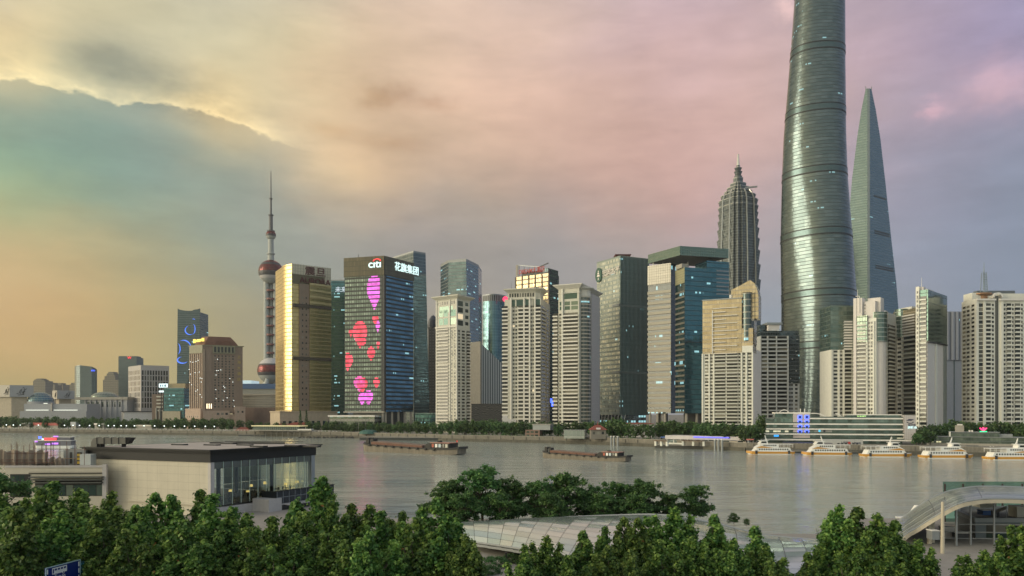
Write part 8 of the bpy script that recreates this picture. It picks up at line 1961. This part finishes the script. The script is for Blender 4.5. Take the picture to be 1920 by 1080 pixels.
# bus lane sign
def sign():
    a, b = q(85.5, 56), q(150.5, 59.4); f = Face(a, b); zt = 22-(1065.5-HZ)*56/F; zb = zt-2.3
    t = thing('bus_lane_sign', 'blue bus lane sign with white bus and hours, pale blue rim', 'road sign', (*f.p(f.L/2, 0, 0).xy, GR))
    blue = plain('sign_blue', (.006, .02, .16), .35, var=.05); rim = plain('sign_rim', (.35, .5, .55), .4); wh = plain('sign_white', (.72, .74, .72), .5, var=.03)
    mb = MB(); f.block(mb, 0, f.L, zb, zt, -.08, 0, blue); mb.build('plate', t)
    mb = MB(); f.block(mb, 0, f.L, zt-.05, zt+.02, .001, .03, rim); f.block(mb, -.02, .05, zb, zt-.05, .001, .03, rim); f.block(mb, f.L-.05, f.L+.02, zb, zt-.05, .001, .03, rim); mb.build('rim', t)
    for u_ in (.11, f.L-.22):
        for k in range(3): mb = MB(); f.block(mb, u_, u_+.11, zt-.5-k*.52, zt-.14-k*.52, .004, .02, wh); mb.build('white_bar', t)
    mb = MB(); f.block(mb, .62, 2.06, zt-.62, zt-.14, .004, .02, wh); mb.build('bus_body', t)
    for k in range(4): mb = MB(); f.block(mb, .84+k*.30, 1.06+k*.30, zt-.36, zt-.22, .021, .03, blue); mb.build('bus_window', t)
    mb = MB(); f.block(mb, .67, .77, zt-.54, zt-.22, .021, .03, blue); mb.build('bus_door', t)
    for u_ in (.95, 1.7):
        mb = MB(); c = f.p(u_, zt-.64, .02); mb.tube(c, c+f.n*.02, .105, .105, wh, 14); c2 = f.p(u_, zt-.64, .041); mb.tube(c2, c2+f.n*.01, .06, .06, blue, 12); mb.build('bus_wheel', t)
    letters('hours', '7:00-10:00', f, .34, zt-1.10, .42, wh, t, .012, .008, sx=.88)
    mb = MB(); f.block(mb, f.L+.05, f.L+.5, zb, zt-.22, -.1, -.05, plain('small_panel_blue', (.01, .06, .09), .5)); mb.build('side_panel', t)
    for i in range(2):
        for j in range(3): mb = MB(); c = f.p(f.L+.16+i*.2, zt-.4-j*.3, -.05); mb.tube(c, c+f.n*.03, .05, .05, plain('dim_lens', (.06, .25, .3), .3), 8); mb.build('lens', t)
    mb = MB(); mb.tube(f.p(1.4, GR, -.3), f.p(1.4, zt-.1, -.3), .12, .09, M_steel, 10); mb.build('pole', t)
sign()
# ------------------------------------------------------------------ trees
import numpy as np
def leaf_mat(name, lo, mid, hi, trans=.3, odd=None):
    m, ns, ls, b = newmat(name)
    uv = ns.new('ShaderNodeUVMap'); uv.uv_map = 'UVMap'; sp = ns.new('ShaderNodeSeparateXYZ'); ls.new(uv.outputs[0], sp.inputs[0])
    oi = ns.new('ShaderNodeObjectInfo')
    cr = ns.new('ShaderNodeValToRGB'); e = cr.color_ramp.elements; e[0].color = lo+(1,); e[1].color = hi+(1,); e.new(.55).color = mid+(1,)
    if odd: e[2].position = .988; q_ = e.new(.992); q_.color = odd+(1,)
    ls.new(sp.outputs[0], cr.inputs[0])
    hs = ns.new('ShaderNodeHueSaturation'); ls.new(cr.outputs[0], hs.inputs['Color']); ls.new(nmath(ns, ls, 'ADD', .82, nmath(ns, ls, 'MULTIPLY', oi.outputs['Random'], .36)), hs.inputs['Value']); ls.new(nmath(ns, ls, 'ADD', .485, nmath(ns, ls, 'MULTIPLY', oi.outputs['Random'], .03)), hs.inputs['Hue'])
    ls.new(hs.outputs[0], b.inputs['Base Color']); b.inputs['Roughness'].default_value = .5; b.inputs['Specular IOR Level'].default_value = .35
    tr = ns.new('ShaderNodeBsdfTranslucent'); ls.new(hs.outputs[0], tr.inputs[0]); mx = ns.new('ShaderNodeMixShader'); mx.inputs[0].default_value = trans
    ls.new(b.outputs[0], mx.inputs[1]); ls.new(tr.outputs[0], mx.inputs[2]); ls.new(mx.outputs[0], ns['Material Output'].inputs['Surface']); return m
M_bark = plain('bark', (.10, .085, .065), .9, var=.3, scale=3)
def leaves_mesh(name, centers, radii, per, size, mat, rng, upbias=.5, flat=1.0, tone=None):
    """leaf blades scattered through clumps; tone runs per clump so clumps differ, paler upward in trees as painted top light"""
    V, UV = [], []
    for ci, (c, r) in enumerate(zip(centers, radii)):
        n = max(4, int(per*rng.uniform(.75, 1.25)))
        d = rng.normal(size=(n, 3)); d /= np.linalg.norm(d, axis=1)[:, None]
        rad = r*np.minimum(1.7, np.abs(rng.normal(size=(n, 1)))*.72); p = np.array(c)+d*rad*np.array([1, 1, flat])
        nn = d*.7+rng.normal(size=(n, 3))*.5+np.array([0, 0, upbias]); nn /= np.linalg.norm(nn, axis=1)[:, None]
        a = np.cross(nn, rng.normal(size=(n, 3))); a /= np.linalg.norm(a, axis=1)[:, None]+1e-9; b = np.cross(nn, a)
        s = size*rng.uniform(.65, 1.3, (n, 1))
        q4 = np.stack([p-a*s*.5, p+b*s*.42+nn*s*.10, p+a*s*.62-nn*s*.08, p-b*s*.42+nn*s*.10], 1)
        V.append(q4.reshape(-1, 3))
        tn = np.clip((tone[ci] if tone is not None else rng.uniform(.2, .7))+rng.normal(size=n)*.16, 0, .97); odd = rng.random(n) < .002; tn[odd] = 1.0
        UV.append(np.repeat(np.stack([tn, np.full(n, .5)], 1), 4, 0))
    V = np.concatenate(V); UV = np.concatenate(UV); nf = len(V)//4
    me = bpy.data.meshes.new(name); me.vertices.add(len(V)); me.vertices.foreach_set('co', V.astype(np.float32).ravel())
    me.loops.add(nf*4); me.loops.foreach_set('vertex_index', np.arange(nf*4, dtype=np.int32)); me.polygons.add(nf)
    me.polygons.foreach_set('loop_start', np.arange(0, nf*4, 4, dtype=np.int32)); me.polygons.foreach_set('loop_total', np.full(nf, 4, np.int32))
    uvl = me.uv_layers.new(name='UVMap'); uvl.data.foreach_set('uv', UV.astype(np.float32).ravel()); me.update(calc_edges=True); me.validate()
    me.materials.append(mat); return me
def limb(mb, a, b, r0, r1, rng, n=4):
    a, b = Vector(a), Vector(b); pr = a
    for k in range(1, n+1):
        s = k/n; p = a+(b-a)*s+Vector(rng.normal(size=3)*.05*(b-a).length*(1 if k < n else 0)); mb.tube(pr, p, r0+(r1-r0)*(k-1)/n, r0+(r1-r0)*s, M_bark, 7, False); pr = p
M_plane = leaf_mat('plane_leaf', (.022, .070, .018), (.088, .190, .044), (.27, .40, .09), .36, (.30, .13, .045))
M_darkleaf = leaf_mat('camphor_leaf', (.026, .078, .026), (.090, .20, .060), (.23, .37, .11), .36)
M_bankleaf = leaf_mat('bank_leaf', (.034, .078, .030), (.085, .165, .055), (.19, .28, .09), .28)
def plane_tree(seed):
    """street plane tree, 10 m: several upright leaders, each a leafy cone"""
    rng = np.random.default_rng(seed); t = thing('plane_tree', 'x', 'tree', (0, 0, 0), 'street plane trees along the road'); t['_base'] = (0, 0, 0)
    expo = (.78, .95, .85, .72)[seed % 4]
    leaders = [(rng.normal(0, .2), rng.normal(0, .2), 10.0, 1.9)]
    for k in range(6):
        a = 2*pi*k/6+rng.uniform(-.4, .4); r = rng.uniform(1.3, 2.3); leaders.append((r*cos(a), r*sin(a), rng.uniform(5.6, 9.2), rng.uniform(1.1, 1.9)))
    C, R, T = [], [], []
    for (x, y, h, w) in leaders:
        base = 3.6
        for k in range(int(32*w)):
            s = rng.random()**.8; z = base+(h-.35-base)*s; rr = w*(1-s)**expo*rng.uniform(.45, 1.08)*(1.25 if rng.random() < .08 else 1)+.10; a = rng.uniform(0, 2*pi)
            C.append((x+rr*cos(a), y+rr*sin(a), z)); R.append(rng.uniform(.34, .66)*(1-.45*s)); T.append(rng.uniform(.08, .70)+.20*s)  # tone rises with height: highlights from above put into the leaf colour
        C.append((x, y, h-.25)); R.append(.3); T.append(.8)
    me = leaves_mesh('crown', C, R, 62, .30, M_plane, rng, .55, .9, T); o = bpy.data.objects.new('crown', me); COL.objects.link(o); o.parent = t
    mb = MB(); mb.tube((0, 0, 0), (0, 0, 3.4), .22, .17, M_bark, 10)
    for (x, y, h, w) in leaders: limb(mb, (0, 0, 3.2), (x*.9, y*.9, h-1.2), .11, .02, rng)
    mb.build('trunk', t); return t
protos = [plane_tree(s) for s in (101, 102, 103, 104)]
PT = [(10, 926, 70), (72, 914, 68), (112, 902, 71), (150, 917, 70), (213, 922, 69), (180, 955, 62), (40, 948, 61), (105, 955, 63), (290, 924, 69), (262, 945, 63), (325, 926, 69), (365, 918, 70), (390, 925, 66), (420, 958, 63), (345, 972, 60), (232, 990, 59),
      (472, 962, 66), (500, 968, 61), (598, 893, 70), (612, 938, 65), (570, 958, 66), (650, 944, 70), (690, 945, 69), (640, 985, 61), (722, 958, 66), (752, 960, 69), (780, 968, 62), (820, 930, 66), (842, 962, 62), (868, 1000, 60), (700, 995, 59), (545, 1000, 60),
      (1018, 1004, 62), (985, 1034, 58), (1090, 994, 66), (1132, 988, 67), (1172, 968, 68), (1196, 972, 66), (1256, 950, 68), (1290, 1004, 62), (1232, 1010, 61), (1148, 1022, 60), (1336, 963, 68), (1412, 985, 66), (1376, 1010, 62), (1440, 1024, 62), (1060, 1040, 58),
      (1512, 1034, 62), (1545, 1010, 66), (1578, 947, 68), (1612, 949, 68), (1636, 962, 65), (1682, 974, 66), (1600, 1016, 60), (1660, 1030, 59), (1716, 1010, 64), (1838, 1030, 62), (1904, 985, 68), (1945, 970, 66), (1880, 1036, 60), (1800, 1062, 60)]
LM = [(0, 60, 'below the paned window of the stone wing'), (60, 196, 'below the louvred strip window'), (196, 330, 'before the blank cream stone wall'), (330, 440, 'before the stone corner of the restaurant'), (440, 580, 'below the restaurant terrace'), (580, 740, 'in the river gap beside the restaurant'), (740, 900, 'beside the shell canopy end'), (900, 1110, 'before the pale plaza under the shell canopy'), (1110, 1240, 'before the middle of the shell canopy'), (1240, 1360, 'before the sloping part of the shell canopy'), (1360, 1540, 'before the low end of the shell canopy'), (1540, 1720, 'beside the foot of the arched canopy'), (1720, 2000, 'below the arched canopy and pier house')]
def landmark(x, table):
    for a, b, s in table:
        if a <= x < b: return s
    return table[-1][2]
seen = {}
rng = random.Random(4)
order = sorted(range(len(PT)), key=lambda i: PT[i][0])
used = set()
for i in order:
    x, y, Y = PT[i]; lm = landmark(x, LM); n = seen.get(lm, 0); seen[lm] = n+1
    pi_ = rng.randrange(4); pr = protos[pi_]
    o = pr if pi_ not in used else copy_tree(pr); used.add(pi_)
    zt = pz(y, Y); s = (zt-GR)/10.0
    o.location = (px(x, Y), Y, GR); o.rotation_euler = (0, 0, rng.uniform(0, 2*pi)); o.scale = (s*rng.uniform(.92, 1.08), s*rng.uniform(.92, 1.08), s)
    o['label'] = 'street plane tree %s, %s from the left' % (lm, ordn[n])
# spreading camphor trees on the river walk
def spreading_tree(seed, name='camphor_tree'):
    rng = np.random.default_rng(seed); t = thing(name, 'x', 'tree', (0, 0, 0), 'spreading trees on the river walk'); t['_base'] = (0, 0, 0)
    C, R, T = [], [], []; mb = MB(); limb(mb, (0, 0, 0), (.2, 0, 3.0), .24, .18, rng)
    for k in range(32):
        a = 2*pi*k*.381966*1.0; r = rng.uniform(.6, 4.6) if k > 6 else rng.uniform(.2, 2.4); z = rng.uniform(6.6, 8.5) if k < 7 else (rng.uniform(3.9, 7.2)-.30*r+rng.uniform(0, 1.2)) if k < 21 else rng.uniform(1.6, 4.2); tip = (r*cos(a), r*sin(a), z)
        limb(mb, (.2, 0, 2.6+rng.uniform(0, 1)), tip, .10, .02, rng)
        for j in range(9):
            C.append((tip[0]+rng.normal(0, .75), tip[1]+rng.normal(0, .75), tip[2]+rng.normal(0, .28)+.25)); R.append(rng.uniform(.45, .8)); T.append(rng.uniform(.15, .6)+.04*(z-4))  # higher clumps paler: light on the tops put into the leaf tone
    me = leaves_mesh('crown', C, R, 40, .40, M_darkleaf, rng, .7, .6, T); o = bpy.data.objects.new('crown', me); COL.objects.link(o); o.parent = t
    mb.build('trunk', t); return t
sp = [spreading_tree(s) for s in (201, 202, 203)]
MT = [(838, 908, 120, 1.0), (902, 886, 121, 1.25), (962, 905, 122, 1.05), (1008, 908, 120, 1.0), (1060, 897, 121, 1.15), (1105, 918, 122, .9), (1160, 911, 120, 1.1), (1205, 909, 121, 1.15), (1252, 930, 121, .9), (1300, 916, 122, 1.0), (870, 930, 115, .8), (940, 930, 115, .8), (1035, 930, 115, .8), (1130, 932, 116, .8), (1190, 932, 115, .8), (1376, 964, 120, .5), (1400, 974, 119, .4), (-14, 893, 108, .7)]
ML = ['spreading dark tree at the pink-lit end of the river walk row', 'tallest spreading dark tree on the river walk, above the canopy end', 'spreading dark tree just right of the tallest river walk tree', 'spreading dark tree below the second barge stern', 'flat-topped dark tree below the second barge bow', 'lower dark tree in the dip of the river walk row', 'spreading dark tree behind the canopy crest', 'broad dark tree behind the twin plane tree peaks', 'lower dark tree near the end of the river walk row', 'airy dark tree ending the river walk row', 'small dark tree in front of the row end, before the tallest one', 'small dark tree between the tallest one and its neighbour', 'small dark tree before the flat-topped one', 'small dark tree in front of the dip', 'small dark tree before the broad one', 'low sparse bushy tree at the canopy slope', 'smallest bushy tree on the canopy slope', 'dark tree at the edge of the stone wing']
for k, (x, y, Y, w) in enumerate(MT):
    o = sp[k % 3] if k < 3 else copy_tree(sp[k % 3]); s = (pz(y, Y)-GR)/8.3
    o.location = (px(x, Y), Y, GR); o.rotation_euler = (0, 0, k*1.3); o.scale = (s*1.02, s*1.02, s) if w > .6 else (s*.9, s*.9, s); o['label'] = ML[k]
# clipped bushes on the plaza
for k, (x, y, Y, r) in enumerate(((924, 1043, 88, 1.9), (966, 1041, 91, 1.6), (915, 1062, 84, 1.3))):
    rg = np.random.default_rng(300+k); C = []; 
    for j in range(70):
        d = rg.normal(size=3); d /= np.linalg.norm(d); d[2] = abs(d[2]); C.append(tuple(d*r*np.array([.95, .95, .85])))
    me = leaves_mesh('clipped_bush', C, [.38]*70, 60, .16, M_darkleaf, rg, .5, 1.0, [.35]*70); o = bpy.data.objects.new('clipped_bush', me); COL.objects.link(o); o.location = (px(x, Y), Y, GR+.15); s = (pz(y, Y)-GR)/r; o.scale = (1, 1, max(.5, s*.9))
    tag(o, ('larger clipped round bush on the plaza under the canopy', 'clipped round bush behind the taller black post', 'small clipped bush in front of the larger one')[k], 'bush')
# far bank trees
def bank_tree(seed):
    rng = np.random.default_rng(seed); C, R, T = [], [], []
    for k in range(56):
        d = rng.normal(size=3); d /= np.linalg.norm(d); s = rng.uniform(.45, 1)
        C.append((d[0]*4.1*s, d[1]*4.1*s, 6.2+d[2]*4.6*s)); R.append(rng.uniform(1.0, 1.7)); T.append(rng.uniform(.1, .65)+.18*max(0, d[2]))  # upper side paler, top light painted into the leaf tone
    me = leaves_mesh('bank_tree', C, R, 17, .95, M_bankleaf, rng, .6, .8, T)
    bm = bmesh.new(); bm.from_mesh(me); me.materials.append(M_bark)
    r = bmesh.ops.create_cone(bm, segments=7, radius1=.35, radius2=.2, depth=5.5, matrix=Matrix.Translation((0, 0, 2.7)))
    for v in r['verts']:
        for f in v.link_faces: f.material_index = 1
    bm.to_mesh(me); bm.free(); return me
bmesh_ = [bank_tree(s) for s in (401, 402, 403, 404)]
BL = [(-60, 62, 'below the mural hall'), (62, 160, 'below the low hall with the lamp strips'), (160, 240, 'below the colonnaded hall'), (240, 320, 'below the white gridded office'), (320, 360, 'below the green shop block'), (360, 456, 'below the stone hotel'), (456, 528, 'below the brown podium'), (528, 622, 'below the gold tower'), (622, 776, 'below the balloon screen tower'), (776, 818, 'below the slate tower'), (818, 884, 'below the slender beige tower'), (884, 946, 'below the patterned block'), (946, 1034, 'below the broad beige tower'), (1034, 1122, 'below the round-bay beige tower'), (1122, 1218, 'below the green finned tower'), (1218, 1316, 'below the blue slab-roofed tower'), (1316, 1432, 'below the cream slanted-crown tower'), (1432, 1720, 'behind the white terraced building'), (1720, 1800, 'below the green slab tower'), (1800, 2000, 'below the widest pale tower')]
bt = []
rb = random.Random(9)
def hb(x):  # top row of the tree line
    pts = [(-60, 781), (60, 783), (150, 784), (300, 786), (420, 783), (470, 789), (560, 792), (640, 792), (800, 793), (880, 786), (960, 789), (1040, 792), (1100, 791), (1150, 786), (1200, 796), (1260, 792), (1330, 792), (1430, 800)]
    for (a, b), (c, d) in zip(pts, pts[1:]):
        if a <= x <= c: return b+(d-b)*(x-a)/(c-a)-1.5
    return 795
x = -30
while x < 1428:
    Y = shoreY(x)+rb.uniform(9, 16)
    if not (440 < x < 582 or 985 < x < 1012 or 1055 < x < 1140 or 1232 < x < 1300): bt.append((x, hb(x)+rb.uniform(1.5, 6), Y, 0))
    x += rb.uniform(12.5, 17)
x = -25
while x < 1430:
    Y = shoreY(x)+rb.uniform(22, 38)
    if not (540 < x < 580 or 1172 < x < 1226): bt.append((x, hb(x)+rb.uniform(-1.5, 3.5), Y, 1))
    x += rb.uniform(13, 19)
for x, y in ((1146, 797), (1158, 800), (1240, 790), (1262, 787), (1280, 792), (1400, 798), (1416, 795), (1424, 784), (1428, 776)): bt.append((x, y, shoreY(x)+24, 2))
for x, y, dY in ((1725, 800, 40), (1738, 797, 55), (1752, 795, 50), (1764, 797, 60), (1778, 792, 70), (1790, 786, 85), (1802, 789, 80), (1815, 793, 75), (1828, 791, 80), (1842, 793, 78), (1856, 795, 72), (1868, 792, 80), (1882, 790, 82), (1895, 793, 80), (1908, 791, 78), (1920, 796, 74), (1933, 794, 70), (1730, 808, 28), (1719, 812, 22), (1744, 806, 34), (1912, 806, 52), (1925, 800, 50)): bt.append((x, y, shoreY(x)+dY, 2))
bt.sort()
cn = {}; rowname = ('front-row', 'second-row', 'separate')
for k, (x, y, Y, row) in enumerate(bt):
    lm = landmark(x, BL); key = (lm, row); n = cn.get(key, 0); cn[key] = n+1
    o = bpy.data.objects.new('bank_tree', bmesh_[k % 4]); COL.objects.link(o)
    s = max(.35, (pz(y, Y)-GR)/10.6); w = s*rb.uniform(.92, 1.12) if s > .8 else s*1.25
    if y < 786 and x > 1420 and x < 1430: w = s*.5
    o.location = (px(x, Y), Y, GR); o.scale = (w, w, s); o.rotation_euler = (0, 0, rb.uniform(0, 6.28))
    tag(o, '%s round bank tree %s, %s from left' % (rowname[row], lm, ordn[n]), 'tree', 'round trees along the far bank')
# two dark conifers at the gold tower's foot
def conifer(x, y, label):
    Y = 745; rg = np.random.default_rng(int(x)); C, R = [], []
    h = pz(y, Y)-GR
    for k in range(60):
        s = k/60; a = k*2.4; r = 2.6*(1-s)+.2; C.append((r*.7*cos(a), r*.7*sin(a), 1.5+(h-1.8)*s)); R.append(.9*(1-s)+.3)
    t = thing('conifer', label, 'tree', (px(x, Y), Y, GR), 'dark conifers at the foot of the gold tower')
    me = leaves_mesh('crown', C, R, 16, .7, M_darkleaf, rg, .2, 1.0, [.2]*60); o = bpy.data.objects.new('crown', me); COL.objects.link(o); o.parent = t
    mb = MB(); mb.tube((0, 0, 0), (0, 0, h*.8), .3, .05, M_bark, 7); o = mb.build('trunk'); o.parent = t
conifer(563, 768, 'dark conifer standing before the stone shaft of the gold tower'); conifer(574.5, 767, 'dark conifer beside the first one, nearer the lit podium window')
# low hedge and shrubs of the riverside gardens
rg = np.random.default_rng(77); C = []
for k in range(420):
    x = rg.uniform(-20, 1230); 
    if 440 < x < 600: continue
    Y = shoreY(x)+rg.uniform(3.5, 10); C.append((px(x, Y), Y, GR+rg.uniform(.4, 1.6)))
me = leaves_mesh('ground_shrubbery', C, [1.5]*len(C), 12, .8, M_bankleaf, rg, .6, .7); o = bpy.data.objects.new('ground_shrubbery', me); COL.objects.link(o); tag(o, kind='stuff')
# ------------------------------------------------------------------ letters become meshes
dg = bpy.context.evaluated_depsgraph_get()
for o in [o for o in SC.objects if o.type == 'FONT']:
    me = bpy.data.meshes.new_from_object(o.evaluated_get(dg))
    n = bpy.data.objects.new('tmp', me); COL.objects.link(n); n.parent = o.parent; n.matrix_local = o.matrix_local.copy()
    nm = o.name; bpy.data.objects.remove(o); n.name = nm
for o in SC.objects:
    if '_base' in o.keys(): del o['_base']
# ------------------------------------------------------------------ the air: evening haze
hz = bpy.data.materials.new('evening_haze'); hz.use_nodes = True; hn = hz.node_tree.nodes; hn.clear()
ho = hn.new('ShaderNodeOutputMaterial'); hv = hn.new('ShaderNodeVolumePrincipled')
hv.inputs['Color'].default_value = (0.86, 0.90, 0.90, 1); hv.inputs['Density'].default_value = 0.000055; hv.inputs['Anisotropy'].default_value = 0.3
hz.node_tree.links.new(hv.outputs[0], ho.inputs['Volume'])
mb = MB(); mb.box(-2600, 1600, -400, 2400, -4.5, 760, hz); o = mb.build('haze'); tag(o, kind='stuff')
